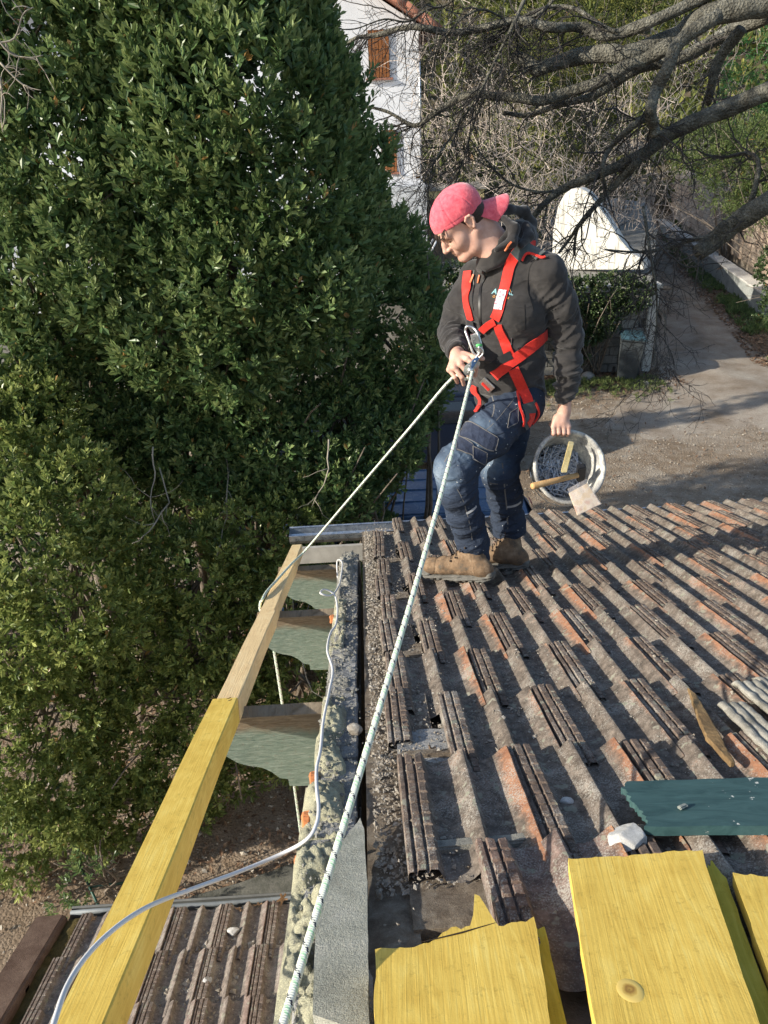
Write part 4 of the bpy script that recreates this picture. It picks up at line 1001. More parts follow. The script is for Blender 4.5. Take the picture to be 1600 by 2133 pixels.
for (f_, l_, u_) in ((.045, .065, .118), (-.02, .078, .112), (.09, .035, .105)):
    c0 = V3(f_, l_, u_-.05); c0 = c0/np.linalg.norm(c0/np.array([.1095, .085, .0935])); 
    nrm = Vector(c0).normalized(); W = HH(c0[0], c0[1], c0[2]+.045)
    ey.tube([W-V3(0, 0, 0), W+(hf*nrm[0]+hl*nrm[1]+hu*nrm[2])*.0008], .0022, 8)
part('eyelet', ey.mesh('eyelet', simple('dark_eyelet', (.25, .02, .04)), True), man)
# ---- boots
def boot(heel, toe, ank, root, name='boot'):
    """heel/toe points on the ground under the sole ends, ank = top of the shaft"""
    h, t_ = np.array(heel), np.array(toe); d = t_-h; L = np.linalg.norm(d); d /= L; up = np.cross(np.cross(d, ZZ), d); up /= np.linalg.norm(up); sd = np.cross(d, up)
    def q(a, b, c): return h+d*a*L+sd*b+up*c
    lo = np.minimum(np.minimum(h, t_), ank)-.12; hi = np.maximum(np.maximum(h, t_), ank)+.15
    S = SDF(lo, hi, .003); B_ = (d, sd, up)
    S.chain([q(.13, 0, .066), q(.35, 0, .068), q(.62, .002, .064), q(.83, .002, .058)], [.035, .037, .037, .038], .02, e=sd, f=1.08)
    S.chain([q(.18, 0, .07), lerp(q(.22, 0, .09), ank, .5), ank], [.041, .043, .047], .02); S.cap(q(.45, 0, .085), lerp(q(.3, 0, .12), ank, .4), .032, .042, .02)
    S.ell(q(.10, 0, .055), (.042, .036, .045), B_, .015); S.cut(q(0, 0, .022), -up)
    pass
    S.bump(lambda P: .0022*fbm(P*30, 3, 2)-.0018*np.exp(-((((P-h)@d)/L-.74-.02*np.sin(((P-h)@up)*60))/.012)**2)+.0016*(((P-h)@d)/L > .74)
           - .0016*np.exp(-((((P-h)@d)/L-.22)/.01)**2)+.004*np.maximum(0, vnoise((P)*np.array([50, 50, 50])))*(((P-h)@d)/L > .4)*(((P-h)@d)/L < .7), .02)
    up_ = sdf_obj(name, [S.mesh()], M_BOOT, root)
    Z = SDF(lo, hi, .0028); Z.chain([q(.10, 0, .018), q(.45, -.003, .018), q(.88, .003, .020)], [.024, .023, .024], .01, e=sd, f=1.85)
    Z.cut(q(0, 0, .044), up*.995+d*.05); Z.chain([q(.86, 0, .038), q(.950, 0, .040)], [.020, .019], .012, e=sd, f=1.8)
    Z.ell(q(.03, 0, .035), (.022, .034, .026), B_, .012)
    def tread(P):
        a = ((P-h)@d)/L; b = (P-h)@up; w_ = ((P-h)@sd); return -.006*((np.sin(a*70+np.sign(w_)*1.2) > .2) & (b < .016))+.002*np.sin(b*420+a*14)*(b > .016)*(b < .04)
    Z.bump(tread, .02); z = sdf_obj('sole', [Z.mesh()], M_SOLE, up_)
    lc = MB()
    for k in range(6):
        a_ = .66-k*.075; c_ = .086+k*.019+(.012 if k > 3 else 0); lc.tube([q(a_, -.022, c_-.012), q(a_+.01, 0, c_), q(a_, .024, c_-.012)], .0022, 6)
        for s_ in (-1, 1): lc.tube([q(a_, s_*.026, c_-.015), q(a_, s_*.032, c_-.020)], .0042, 6)
    part('laces', lc.mesh('laces', simple('dark_laces', (.05, .035, .025), .9), True), up_)
    return up_
LBH, LBT = roof_pt(1028, 1210, .050), roof_pt(878, 1200, .050)
boot(LBH[:], LBT[:], LAN-ZZ*.005, man)
RBH, RBT = roof_pt(1098, 1184, .050), Vector((0, 0, 0))
RBT = RBH+Vector((-.27, .11, -.035)); boot(RBH[:], RBT[:], RAN-ZZ*.005, man)
# ================================================================ harness and details laid on the clothes
def bvh_of(objs):
    V, F, o = [], [], 0
    for ob in objs:
        M = Matrix.Translation(-Vector((0, 0, 0))); vs = [v.co for v in ob.data.vertices]; V += vs; F += [tuple(i+o for i in p.vertices) for p in ob.data.polygons]; o += len(vs)
    return BVHTree.FromPolygons(V, F)
BV = bvh_of([jk, jn]); BJ = bvh_of([jk]); BN = bvh_of([jn])
def hit(px, py, B=None, Yd=3.05):
    d = ray(px, py).normalized(); h_ = (B or BV).ray_cast(EYE, d)
    return h_[0] if h_[0] is not None else (B or BV).find_nearest(atY(px, py, Yd))[0]
def strap(name, pts, wd, mat, root, B=None, off=.004, th=.0025, n=7, across=5, lift=None):
    B = B or BV; P = spline(pts, n); S = []
    for p in P:
        h_ = B.find_nearest(p); S.append([p if lift else h_[0], h_[1]])
    for _ in range(5):
        S = [[(S[max(i-1, 0)][0]+S[i][0]*2+S[min(i+1, len(S)-1)][0])/4, (S[max(i-1, 0)][1]+S[i][1]*2+S[min(i+1, len(S)-1)][1]).normalized()] for i in range(len(S))]
    V = []; m = len(S)
    for i, (p, nn) in enumerate(S):
        t_ = (S[min(i+1, m-1)][0]-S[max(i-1, 0)][0]).normalized(); sd = t_.cross(nn).normalized()
        w_ = wd[i*len(wd)//m] if hasattr(wd, '__len__') else wd
        row = []
        for j in range(across):
            u = -1+2*j/(across-1); q = p+sd*(u*w_/2); h_ = B.find_nearest(q)
            dd = (h_[0]-q).dot(nn); q2 = q+nn*(max(min(dd, .012), -.02)*.75+off) if not lift else q+nn*off
            row.append(q2)
        V += [r_+nn*th for r_ in row]+[r_-nn*.002 for r_ in row[::-1]]
    k = across*2; F = [(i*k+j, i*k+(j+1) % k, (i+1)*k+(j+1) % k, (i+1)*k+j) for i in range(m-1) for j in range(k)]
    F += [tuple(range(k))[::-1], tuple((m-1)*k+j for j in range(k))]
    me = bpy.data.meshes.new(name); me.from_pydata([v[:] for v in V], [], F); me.materials.append(mat)
    bm = bmesh.new(); bm.from_mesh(me); bmesh.ops.recalc_face_normals(bm, faces=bm.faces); bm.to_mesh(me); bm.free(); me.polygons.foreach_set('use_smooth', [True]*len(me.polygons))
    try: me.set_sharp_from_angle(angle=R(50))
    except Exception: pass
    return part(name, me, root)
hx = lambda L_, B=None: [hit(x, y, B) for x, y in L_]
har = man
bk = Vector((P3-FT*.10)[:])
strap('harness_strap', hx([(975, 563), (973, 580), (972, 610), (976, 645), (983, 670)]), .038, M_RED, har)
strap('harness_strap', hx([(1116, 512), (1096, 514), (1078, 524), (1064, 548), (1056, 580), (1047, 615), (1040, 645), (1030, 668)]), .042, M_RED, har)
strap('harness_strap', hx([(1034, 668), (1018, 676), (1002, 690)]), .030, M_RED, har, off=.007)
strap('harness_strap', hx([(1036, 672), (1046, 700), (1055, 722), (1062, 742)]), .040, M_RED, har)
strap('harness_belt', hx([(1140, 697), (1130, 703), (1100, 728), (1068, 752), (1042, 772), (1028, 786)]), .046, M_RED, har, off=.006)
strap('harness_belt', hx([(1068, 738), (1048, 748), (1030, 760), (1012, 772)]), .034, M_JBLACK, har, off=.008)
strap('leg_strap', hx([(1068, 765), (1080, 790), (1092, 818), (1100, 842)]), .044, M_RED, har, off=.007)
strap('shoulder_pad', hx([(1120, 514), (1100, 516), (1084, 524), (1070, 538)]), .050, M_GREYPAD, har, off=.008)
strap('red_piping', hx([(1134, 514), (1118, 517), (1100, 530), (1086, 548)]), .008, M_RED, har, off=.010, th=.005)
strap('leg_pad', hx([(1098, 836), (1103, 855), (1100, 875), (1090, 888)], BN), .062, M_GREYPAD, har, B=BN, off=.006)
strap('leg_strap', hx([(1106, 858), (1104, 872), (1096, 886)], BN), .034, M_RED, har, B=BN, off=.010)
strap('red_piping', hx([(1077, 812), (1080, 840), (1087, 865), (1086, 888)], BN), .008, M_RED, har, B=BN, off=.009, th=.005)
strap('red_piping', hx([(1113, 836), (1119, 852), (1116, 868), (1104, 884)], BN), .008, M_RED, har, B=BN, off=.009, th=.005)
strap('leg_strap', hx([(1000, 812), (985, 812), (970, 820), (962, 833), (966, 842)]), .028, M_RED, har, off=.010)
strap('black_strap', hx([(982, 665), (985, 680), (990, 690)]), .034, M_JBLACK, har, off=.009)
strap('black_strap', hx([(1002, 688), (990, 700)]), .024, M_GREYPAD, har, off=.010)
M_LABEL = NT('strap_label'); v = M_LABEL.coord('World'); M_LABEL.set(M_LABEL.ramp(M_LABEL.noise(v, 90, 2), [(.50, (.75, .73, .74)), (.60, (.62, .20, .26))]), .6); M_LABEL = M_LABEL.m
strap('strap_label', hx([(1049, 603), (1044, 622), (1038, 648)]), .034, M_LABEL, har, off=.009)
# jacket details: zip, pocket zips with orange pulls, shoulder seam, cuffs
M_ZIP = simple('black_zip', (.006, .006, .007), .5, bump=0)
strap('front_zip', hx([(1008, 560), (1004, 590), (1000, 620), (1000, 655), (1006, 690)], BJ), .010, M_ZIP, man, B=BJ, off=.0015)
strap('pocket_zip', hx([(989, 560), (987, 590), (985, 620), (987, 650)], BJ), .004, M_ZIP, man, B=BJ, off=.001)
M_PULL = simple('orange_zip_pull', (.80, .20, .07), .5, bump=0)
for pts in ([(988, 571), (984, 580), (979, 590)], [(1001, 572), (999, 582), (997, 592)], [(1066, 503), (1058, 511), (1049, 521)]):
    strap('zip_pull', hx(pts), .007, M_PULL, man, off=.006)
M_SEAM = simple('seam_shadow', (.016, .015, .015), .9, bump=0)
for pts in ([(1128, 520), (1110, 545), (1100, 580), (1103, 620), (1112, 650)], [(1092, 630), (1093, 665), (1092, 690)], [(1150, 505), (1128, 512), (1108, 528)]):
    strap('seam', hx(pts, BJ), .0022, M_SEAM, man, B=BJ, off=-.0008, across=3)
strap('hem_pocket_zip', hx([(1066, 702), (1064, 720), (1063, 742)], BJ), .003, M_STEEL, man, B=BJ, off=.001, across=3)
# chest emblem: letters seen either side of the strap
def letters(txt, px, py, size, mat, skew=0):
    cu = bpy.data.curves.new('t', 'FONT'); cu.body = txt; cu.size = size; cu.extrude = .0004
    o = bpy.data.objects.new('t', cu); COL.objects.link(o); dg = bpy.context.evaluated_depsgraph_get(); me = bpy.data.meshes.new_from_object(o.evaluated_get(dg)); bpy.data.objects.remove(o)
    c = hit(px, py, BJ); h_ = BJ.find_nearest(c); nn = h_[1].normalized(); rx = Vector((0, 0, 1)).cross(nn).normalized(); rx = rx if rx.dot(RGT) > 0 else -rx; uy = nn.cross(rx)
    for v_ in me.vertices:
        p = c+rx*v_.co.x+uy*v_.co.y; q = BJ.find_nearest(p); v_.co = q[0]+q[1]*(.0016+v_.co.z)
    me.materials.clear(); me.materials.append(mat); return part('chest_lettering', me, man)
M_LB = simple('pale_blue_print', (.30, .60, .66), .6, bump=0); M_LO = simple('orange_print', (.75, .36, .10), .6, bump=0)
letters('A', 1024, 612, .034, M_LB); letters('AL', 1054, 614, .026, M_LB); letters('O', 1026, 620, .014, M_LO); letters('URE', 1050, 622, .012, M_LO)
rfm = MB(); q = hx([(1055, 603), (1062, 600), (1066, 609)], BJ); rfm.tube([p+Vector((-.002, -.004, 0)) for p in q], .0012, 5); part('chest_lettering', rfm.mesh('roof_mark', M_LO, True), man)
# jeans details
for pts, wd in (([(1012, 812), (1028, 835), (1028, 860), (1018, 882)], .004), ([(1078, 822), (1055, 850), (1030, 880), (1004, 902)], .002), ([(962, 905), (940, 940), (925, 965)], .003),
                ([(1046, 960), (1050, 1000), (1056, 1060), (1058, 1115)], .006), ([(1018, 1005), (1040, 1008)], .005), ([(950, 1015), (966, 1045), (978, 1090), (985, 1130)], .003)):
    strap('seam', hx(pts, BN), wd, M_STITCH, man, B=BN, off=-.0006, across=3, th=.0012)
for pts in ([(970, 1070), (982, 1064), (992, 1052)], [(1054, 1056), (1070, 1054), (1086, 1044)]):
    strap('reflective_stripe', hx(pts, BN), .009, simple('grey_reflective', (.35, .36, .37), .4, bump=0), man, B=BN, off=.001, across=3)
def pocket(quad, name='thigh_pocket', off=.006):
    P = [hit(*q_, BN) for q_ in quad]; n = 8; V = []
    for i in range(n+1):
        for j in range(n+1):
            u, v_ = i/n, j/n; p = (P[0]*(1-u)+P[1]*u)*(1-v_)+(P[3]*(1-u)+P[2]*u)*v_; h_ = BN.find_nearest(p); V.append((h_[0]+h_[1]*off)[:])
    m = n+1; F = [(i*m+j, i*m+j+1, (i+1)*m+j+1, (i+1)*m+j) for i in range(n) for j in range(n)]
    me = bpy.data.meshes.new(name); me.from_pydata(V, [], F); me.materials.append(M_DENIM); bm = bmesh.new(); bm.from_mesh(me); bmesh.ops.solidify(bm, geom=bm.faces, thickness=.008)
    bmesh.ops.recalc_face_normals(bm, faces=bm.faces); bm.to_mesh(me); bm.free(); po = part(name, me, man)
    for a_, b_ in ((0, 1), (1, 2), (2, 3), (3, 0)):
        sp_ = [P[a_]*(1-t_)+P[b_]*t_ for t_ in (0, .33, .66, 1)]; strap('stitching', sp_, .0026, M_STITCH, po, B=BN, off=off+.0005, across=3, th=.001)
pocket([(970, 882), (1038, 912), (1030, 938), (958, 912)]); pocket([(955, 910), (986, 926), (984, 950), (950, 938)], 'tool_pocket', .009); pocket([(984, 930), (1014, 942), (1008, 966), (984, 956)], 'tool_pocket', .009)
pocket([(1062, 860), (1080, 848), (1078, 880), (1056, 892)], 'back_pocket', .003)

# ---- metalwork on the harness
def tag_held(o, lab, cat): tag(o, lab, cat); return o
def at_d(px, py, Y): return atY(px, py, Y)
bm_ = MB(); c = hit(1018, 799); h_ = BV.find_nearest(c); nn = h_[1]; tdir = (hit(1030, 788)-hit(1012, 806)).normalized(); sd = tdir.cross(nn).normalized()
MBK = Matrix((tdir, sd, nn)).transposed().to_4x4(); MBK.translation = c+nn*.012
bx_ = MB(); bx_.box((0, 0, 0), (.050, .062, .008)); me = bx_.mesh('buckle', M_STEEL, bevel=.002); me.transform(MBK); bo = part('belt_buckle', me, man)
bx_ = MB(); bx_.box((-.008, 0, .006), (.012, .044, .008)); me = bx_.mesh('buckle_tongue', M_RED, bevel=.002); me.transform(MBK); part('buckle_tongue', me, bo)
# rope-access descender with its karabiner, hanging from the chest loop
dev = empty('rope_descender', tuple(atY(985, 745, 2.93)))
tag(dev, 'silver and blue rope descender with karabiner clipped to the chest of the harness', 'climbing device')
def ring(mb, pts, r, n=8): mb.tube(spline(pts+[pts[0]], 5), r, n)
kb_ = MB(); ring(kb_, [atY(x, y, Y) for x, y, Y in ((969, 688, 2.99), (973, 680, 2.985), (986, 683, 2.98), (996, 697, 2.96), (1003, 725, 2.95), (997, 738, 2.95), (986, 735, 2.95), (975, 705, 2.97))], .0052)
part('karabiner', kb_.mesh('karabiner', M_STEEL, True), dev)
def plate(name, pix, Y, th, mat, root, dY=0.0):
    mb_ = MB(); mb_.prism([atY(x, y, Y+dY*(i/len(pix))) for i, (x, y) in enumerate(pix)], (0, th, 0)); return part(name, mb_.mesh(name, mat, bevel=.0015), root)
plate('swivel', [(981, 698), (993, 696), (1001, 716), (1003, 730), (996, 737), (989, 728), (983, 714)], 2.935, .014, simple('pale_alloy', (.60, .62, .62), .35, .8, .1, bump=0), dev)
mk = MB(); 
for (x0, y0, x1, y1) in ((985, 704, 990, 703), (990, 703, 989, 708), (989, 708, 985, 710), (985, 710, 986, 715), (986, 715, 991, 714), (987, 718, 993, 716), (993, 716, 993, 721), (993, 721, 988, 722), (988, 722, 988, 727), (988, 727, 994, 725)):
    mk.tube([atY(x0, y0, 2.934), atY(x1, y1, 2.934)], .0011, 4)
part('swivel_marking', mk.mesh('swivel_marking', simple('grey_print', (.12, .12, .13), .6, bump=0)), dev)
gt = MB(); gt.tube([atY(992, 720, 2.932), atY(1004, 719, 2.935)], .006, 8); part('green_band', gt.mesh('green_band', simple('green_tape', (.10, .45, .14), .5, bump=0), True), dev)
k2 = MB(); ring(k2, [atY(x, y, 2.925) for x, y in ((997, 722), (1005, 728), (1006, 737), (998, 746), (988, 758), (984, 756), (992, 744), (999, 734))], .0038); part('small_karabiner', k2.mesh('small_karabiner', M_STEEL, True), dev)
plate('cheek_plate', [(990, 745), (996, 748), (993, 764), (984, 776), (971, 783), (965, 775), (968, 764), (980, 754)], 2.905, .006, M_STEEL, dev)
plate('cheek_plate', [(992, 748), (1001, 756), (996, 770), (984, 779), (973, 782), (975, 768)], 2.925, .012, M_STEEL, dev)
plate('blue_lever', [(984, 752), (994, 743), (999, 746), (987, 765), (981, 770)], 2.900, .006, M_BLUE, dev)
pl = MB(); M_ = Matrix.Translation(atY(980, 771, 2.905)) @ Matrix.Rotation(R(90), 4, 'X'); pl.lathe([(0, -.01), (.010, -.01), (.012, -.004), (.008, 0), (.012, .004), (.010, .01), (0, .01)], M_, 16); part('sheave', pl.mesh('sheave', M_STEEL, True), dev)
for (x, y) in ((975, 776), (990, 752), (978, 762)):
    rv = MB(); p = atY(x, y, 2.900); rv.tube([p, p+Vector((0, -.003, 0))], .0028, 8); part('rivet', rv.mesh('rivet', M_STEEL, True), dev)
# ---- rope: anchored behind the camera, through the descender, round the timber and hanging down
far = EYE+ray(590, 2133)/1602*1.0; near = EYE+ray(470, 2560)/1602*.72
top = atY(984, 774, 2.905)
r1 = [near, far]+[far+(top-far)*t+Vector((0, 0, -.02*math.sin(math.pi*t)))+RGT*(.008*math.sin(math.pi*t)) for t in (.25, .5, .75, .93)]+[top]
r1 = spline(r1, 6)
hnd = atY(942, 788, 2.95)
r2 = [top, atY(970, 790, 2.93), hnd, roof_pt(635, 1148, .026), roof_pt(610, 1172, .022), roof_pt(580, 1205, .016), roof_pt(556, 1232, .014), roof_pt(547, 1248, .006)]
b0 = roof_pt(547, 1248, .006); r2b = [b0+Vector((-.012, .0, -.02)), b0+Vector((-.016, -.004, -.055)), b0+Vector((.004, -.01, -.09)), b0+Vector((.020, -.012, -.13))]
r2 = [top, atY(970, 790, 2.93), hnd]+[hnd+(r2[3]-hnd)*t for t in (.2, .4, .6, .8)]+r2[3:]+r2b
x0 = r2b[-1]; hang = [x0+Vector((.03*t+.008*math.sin(t*5), -.04*t, -3.1*t)) for t in (.1, .25, .4, .55, .7, .85, 1.0)]
mR1 = rope_mesh('rope', r1, .0064, M_ROPE); mR2 = rope_mesh('rope', spline(r2, 5)+hang, .0062, M_ROPE, step=.02)
ro = obj('safety_rope', mR1); tag(ro, 'thick pale rope with dark and green flecks running from the camera to the descender', 'rope')
ro = obj('safety_rope', mR2); tag(ro, 'pale rope leading from the man\'s hand down to the timber and hanging below it', 'rope')

# ================================================================ bucket of nails
bn = Vector((.10, -.86, .50)).normalized(); FCV = Vector(fc[:]); bu = Vector((0, 0, 1))-bn*bn.z; bu.normalize(); br = bu.cross(bn)
BR = .158; bc = FCV+Vector((.012, .004, -.022))-bu*BR+br*.012
bucket = empty('bucket', tuple(bc)); tag(bucket, 'grey mortar-smeared bucket held tilted in the man\'s lowered hand', 'bucket')
MBU = Matrix((br, bu, bn)).transposed().to_4x4(); MBU.translation = bc
def bucket_mat():
    t = NT('cement_smeared_plastic'); v = t.coord('World'); n = t.noise(v, 15, 5, .7, .8); f = t.noise(v, 90, 4, .7)
    t.set(t.ramp(t.math('ADD', t.math('MULTIPLY', n, .75), t.math('MULTIPLY', f, .25)), [(.36, (.16, .16, .155)), (.46, (.34, .335, .32)), (.54, (.50, .49, .44)), (.62, (.76, .73, .62))]), .8, 0, .25); t.bump(f, .003, .7); return t.m
M_BUCK = bucket_mat()
b = MB(); D_ = .24
b.lathe([(0, -D_), (.098, -D_), (.104, -D_+.004), (.150, -.022), (.151, -.018), (.158, -.017), (.161, -.010), (.161, -.002), (.157, .003), (.150, .003), (.144, -.003), (.141, -.03), (.098, -D_+.012), (.094, -D_+.006), (0, -D_+.006)], MBU, 56)
me = b.mesh('bucket_body', M_BUCK, True); refine(me, .018, lambda P, N: N*(fbm(P*40)*.0010+np.maximum(0, fbm(P*13, 2, 3)-.2)*.006)[:, None], 3); me.polygons.foreach_set('use_smooth', [True]*len(me.polygons))
part('bucket_body', me, bucket)
bl = MB()
for k in range(17):
    a = k/16*math.pi; bl_p = MBU @ Vector((.166*math.cos(a+math.pi), .166*math.sin(a+math.pi)*.98, -.03-.05*math.sin(a))); bl.v.append(bl_p[:])
pts = [Vector(p) for p in bl.v]; bl = MB(); bl.tube(pts, .0025, 6); part('bucket_handle', bl.mesh('bucket_handle', M_STEEL, True), bucket)
rn = random.Random(4); nb = MB()
for k in range(520):
    rr_ = .105*math.sqrt(rn.random()); a = rn.uniform(0, 6.28); c = Vector((rr_*math.cos(a), rr_*math.sin(a)-.006, -.140+rn.uniform(-.03, .02)+.10*max(0, -rr_*math.sin(a))))
    th = rn.uniform(0, 6.28); ph = rn.uniform(-.35, .45); d = Vector((math.cos(th)*math.cos(ph), math.sin(th)*math.cos(ph), math.sin(ph)))*.036
    e1, e2 = c-d, c+d
    if Vector((e1.x, e1.y)).length > .122 or Vector((e2.x, e2.y)).length > .122: continue
    nb.tube([MBU @ e1, MBU @ e2], .0027, 4); nb.tube([MBU @ e2, MBU @ (e2+d.normalized()*.0018)],   .0052, 6)
no = obj('nails', nb.mesh('nails', simple('grey_steel_nails', (.58, .60, .64), .45, .4, .35, 60, 0))); tag(no, 'heap of grey steel nails lying in the bucket', 'nails', kind='stuff')
pb = MB(); pb.lathe([(0, -.185), (.116, -.185)], MBU, 24); no2 = part('nail_gap_shade', pb.mesh('nail_gap_shade', simple('dark_nail_shadow', (.025, .026, .03), .7, .3)), bucket)  # dark disc under the nails, the shade between them put into its colour
def bp_(x, y, z): return MBU @ Vector((x, y, z))
wdm = wood_mat('hammer_wood', (.42, .24, .10), (.58, .36, .16), (.70, .48, .24), .001)
ham = empty('hammer', tuple(bp_(.02, -.02, -.06))); tag(ham, 'hammer with round wooden handle sticking out over the left rim of the bucket', 'hammer')
hb_ = MB(); a_, e_ = atY(1108, 1013, 2.86), atY(1203, 990, 2.95); hb_.tube([a_, a_+(e_-a_)*.03, a_+(e_-a_)*.5, e_], [.0125, .0145, .0125, .0115], 14); part('handle', hb_.mesh('handle', wdm, True), ham)
hb_ = MB(); p = atY(1210, 985, 2.97); hb_.box((0, 0, 0), (.034, .032, .095)); me = hb_.mesh('head', simple('black_iron', (.035, .036, .04), .5, .6), bevel=.005); me.transform(Matrix.Translation(p) @ Matrix.Rotation(R(-8), 4, 'Y') @ Matrix.Rotation(R(25), 4, 'X')); part('head', me, ham)
st = MB(); st.prism([atY(1184, 925, 2.99), atY(1195, 928, 2.99), atY(1181, 985, 2.95), atY(1168, 985, 2.95)], (.006, .016, .010)); o = obj('wood_stake', st.mesh('wood_stake', wood_mat('pale_yellow_stick', (.45, .36, .16), (.62, .52, .27), (.72, .62, .36), .001), bevel=.002)); tag(o, 'short pale yellow stick of wood standing among the nails in the bucket', 'stick')
pk = MB(); Q = [atY(1185, 1027, 2.86), atY(1224, 1006, 2.88), atY(1252, 1050, 2.83), atY(1203, 1074, 2.81)]; nk = (Q[1]-Q[0]).cross(Q[3]-Q[0]).normalized(); nk = nk if nk.y < 0 else -nk
pk.prism(Q, -nk*.007); packet = empty('nail_packet', tuple(Q[3])); tag(packet, 'flat pale card packet in clear film poking out of the lower right of the bucket', 'packet')
tcard = NT('printed_card'); v = tcard.coord('World'); tcard.set(tcard.ramp(tcard.noise(v, 26, 3, .5), [(.42, (.60, .46, .28)), (.52, (.66, .58, .46)), (.64, (.50, .33, .24))]), .5, 0, .5)
part('card', pk.mesh('card', tcard.m, bevel=.002), packet)
fm = NT('clear_film'); fm.set((.72, .66, .62), .15, 0, .6); fm.b.inputs['Alpha'].default_value = .28
V = []; 
for i in range(13):
    for j in range(13):
        u, v_ = i/12, j/12; p = Q[0]*(1-u)*(1-v_)+Q[1]*u*(1-v_)+Q[2]*u*v_+Q[3]*(1-u)*v_; lift = .004+.010*math.sin(math.pi*u)*math.sin(math.pi*v_)+.005*vnoise(np.array([[u*5, v_*5, 2.]]))[0]
        p = p+(Q[0]-Q[3]).normalized()*.018*(1-v_); V.append((p+nk*lift)[:])
part('film', mesh_np('film', np.array(V), [(i*13+j, i*13+j+1, (i+1)*13+j+1, (i+1)*13+j) for i in range(12) for j in range(12)], fm.m, True), packet)
# ================================================================ ground, drive and hillside
def terr(x, y):
    """height of the natural ground"""
    x = np.asarray(x, float); y = np.asarray(y, float)
    rise = np.clip((y-33)/42, 0, 1); z = 17*rise**1.15*np.clip((y-33)/6, 0, 1)
    z = z*np.clip(1.0-.0*x, 0, 1)
    side = np.clip((x-13.5)/9, 0, 1)*1.2*np.clip((y-8)/12, 0, 1)
    return z+side
GX = np.concatenate([np.linspace(-400, -16, 26), np.linspace(-14, 22, 190), np.linspace(24, 420, 26)])
GY = np.concatenate([np.linspace(-300, -6, 16), np.linspace(-4, 30, 190), np.linspace(31, 90, 50), np.linspace(95, 620, 26)])
XX, YY = np.meshgrid(GX, GY, indexing='ij'); Zg = terr(XX, YY)
nz = fbm(np.stack([XX*.9, YY*.9, XX*0], -1), 4, 2)*.045+fbm(np.stack([XX*5, YY*5, XX*0], -1), 3, 4)*.012
Zg = Zg+nz*np.where(np.abs(YY) < 60, 1, 0)-.03
V = np.stack([XX, YY, Zg], -1).reshape(-1, 3); ny_ = len(GY)
I_, J_ = np.meshgrid(np.arange(len(GX)-1), np.arange(ny_-1), indexing='ij'); a_ = (I_*ny_+J_).ravel()
F = np.stack([a_, a_+ny_, a_+ny_+1, a_+1], -1)
def ground_mat():
    t = NT('bare_gravelly_earth'); v = t.coord('World'); n1 = t.noise(v, .55, 5, .65, .6); n2 = t.noise(v, 5, 5, .7); n3 = t.noise(v, 60, 4, .75); n4 = t.voro(v, 38)
    x, y, z = t.sep(v)[:3]
    a = t.math('ADD', t.math('MULTIPLY', n1, .6), t.math('MULTIPLY', n2, .4))
    c = t.ramp(a, [(.30, (.165, .12, .08)), (.46, (.27, .21, .15)), (.56, (.37, .315, .25)), (.70, (.48, .43, .36))])
    c = t.mix(1.0, c, t.ramp(n3, [(.32, (.62, .62, .62)), (.68, (1.35, 1.33, 1.3))]), 'MULTIPLY')
    # near hedge earth is browner
    mr = t.new('ShaderNodeMapRange'); t.con(y, mr.inputs[0]); mr.inputs[1].default_value = 9.0; mr.inputs[2].default_value = 7.0
    c = t.mix(t.math('MULTIPLY', mr.outputs[0], .55), c, t.ramp(n2, [(.3, (.17, .115, .075)), (.7, (.30, .225, .16))]))
    far = t.new('ShaderNodeMapRange'); t.con(y, far.inputs[0]); far.inputs[1].default_value = 33.0; far.inputs[2].default_value = 38.0
    c = t.mix(t.math('MULTIPLY', far.outputs[0], .9), c, t.ramp(t.noise(v, 1.6, 6, .7), [(.3, (.03, .035, .014)), (.5, (.085, .075, .04)), (.7, (.17, .13, .09))]))
    t.set(c, .95, 0, .15); t.bump(t.math('ADD', t.math('MULTIPLY', n3, .6), t.math('MULTIPLY', n4, -.5)), .05, .8); return t.m
g = obj('ground', mesh_np('ground', V, F, ground_mat(), True)); tag(g, 'bare brown and grey gravelly yard around the house', kind='structure')
# drive: gravel sheet running between the retaining wall and the low wall
def drive_edge(y):                        # left and right edge of the drive
    l = np.interp(y, [12, 14.5, 17, 20, 25.5, 35, 50], [3.4, 5.2, 6.9, 8.0, 10.1, 12.4, 15.5]); r = np.interp(y, [12, 14.5, 17, 20.6, 28.5, 35, 50], [14, 11, 9.4, 10.3, 11.95, 13.6, 17]); return l, r
ys = np.linspace(12.6, 50, 160); V = []; nx = 22
for y in ys:
    l, r_ = drive_edge(y)
    for k in range(nx):
        u = k/(nx-1); x = l+(r_-l)*u; V.append((x+.12*vnoise(np.array([[y*1.3, k*.2, 0]]))[0]*(k in (0, nx-1)), y, float(terr(x, y))-.06+.095*min(1, max(0, (y-12.6)/1.6))+.05*math.exp(-((u-.5)/.12)**2)-.02+.02*vnoise(np.array([[x*2, y*2, 0]]))[0]))
F = [(i*nx+j, i*nx+j+1, (i+1)*nx+j+1, (i+1)*nx+j) for i in range(len(ys)-1) for j in range(nx-1)]
t = NT('drive_gravel'); v = t.coord('World'); n1 = t.noise(v, 1.2, 5, .65); n3 = t.noise(v, 75, 4, .8)
c = t.ramp(n1, [(.3, (.25, .195, .14)), (.5, (.37, .315, .255)), (.7, (.47, .42, .35))]); c = t.mix(1.0, c, t.ramp(n3, [(.35, (.6, .6, .6)), (.65, (1.4, 1.4, 1.4))]), 'MULTIPLY'); t.set(c, .95, 0, .15); t.bump(n3, .04, .8)
M_DRIVE = t.m; d_ = obj('driveway', mesh_np('driveway', np.array(V), [f[::-1] for f in F][::1], M_DRIVE, True)); tag(d_, 'grey gravel driveway climbing away between the walls', kind='structure')
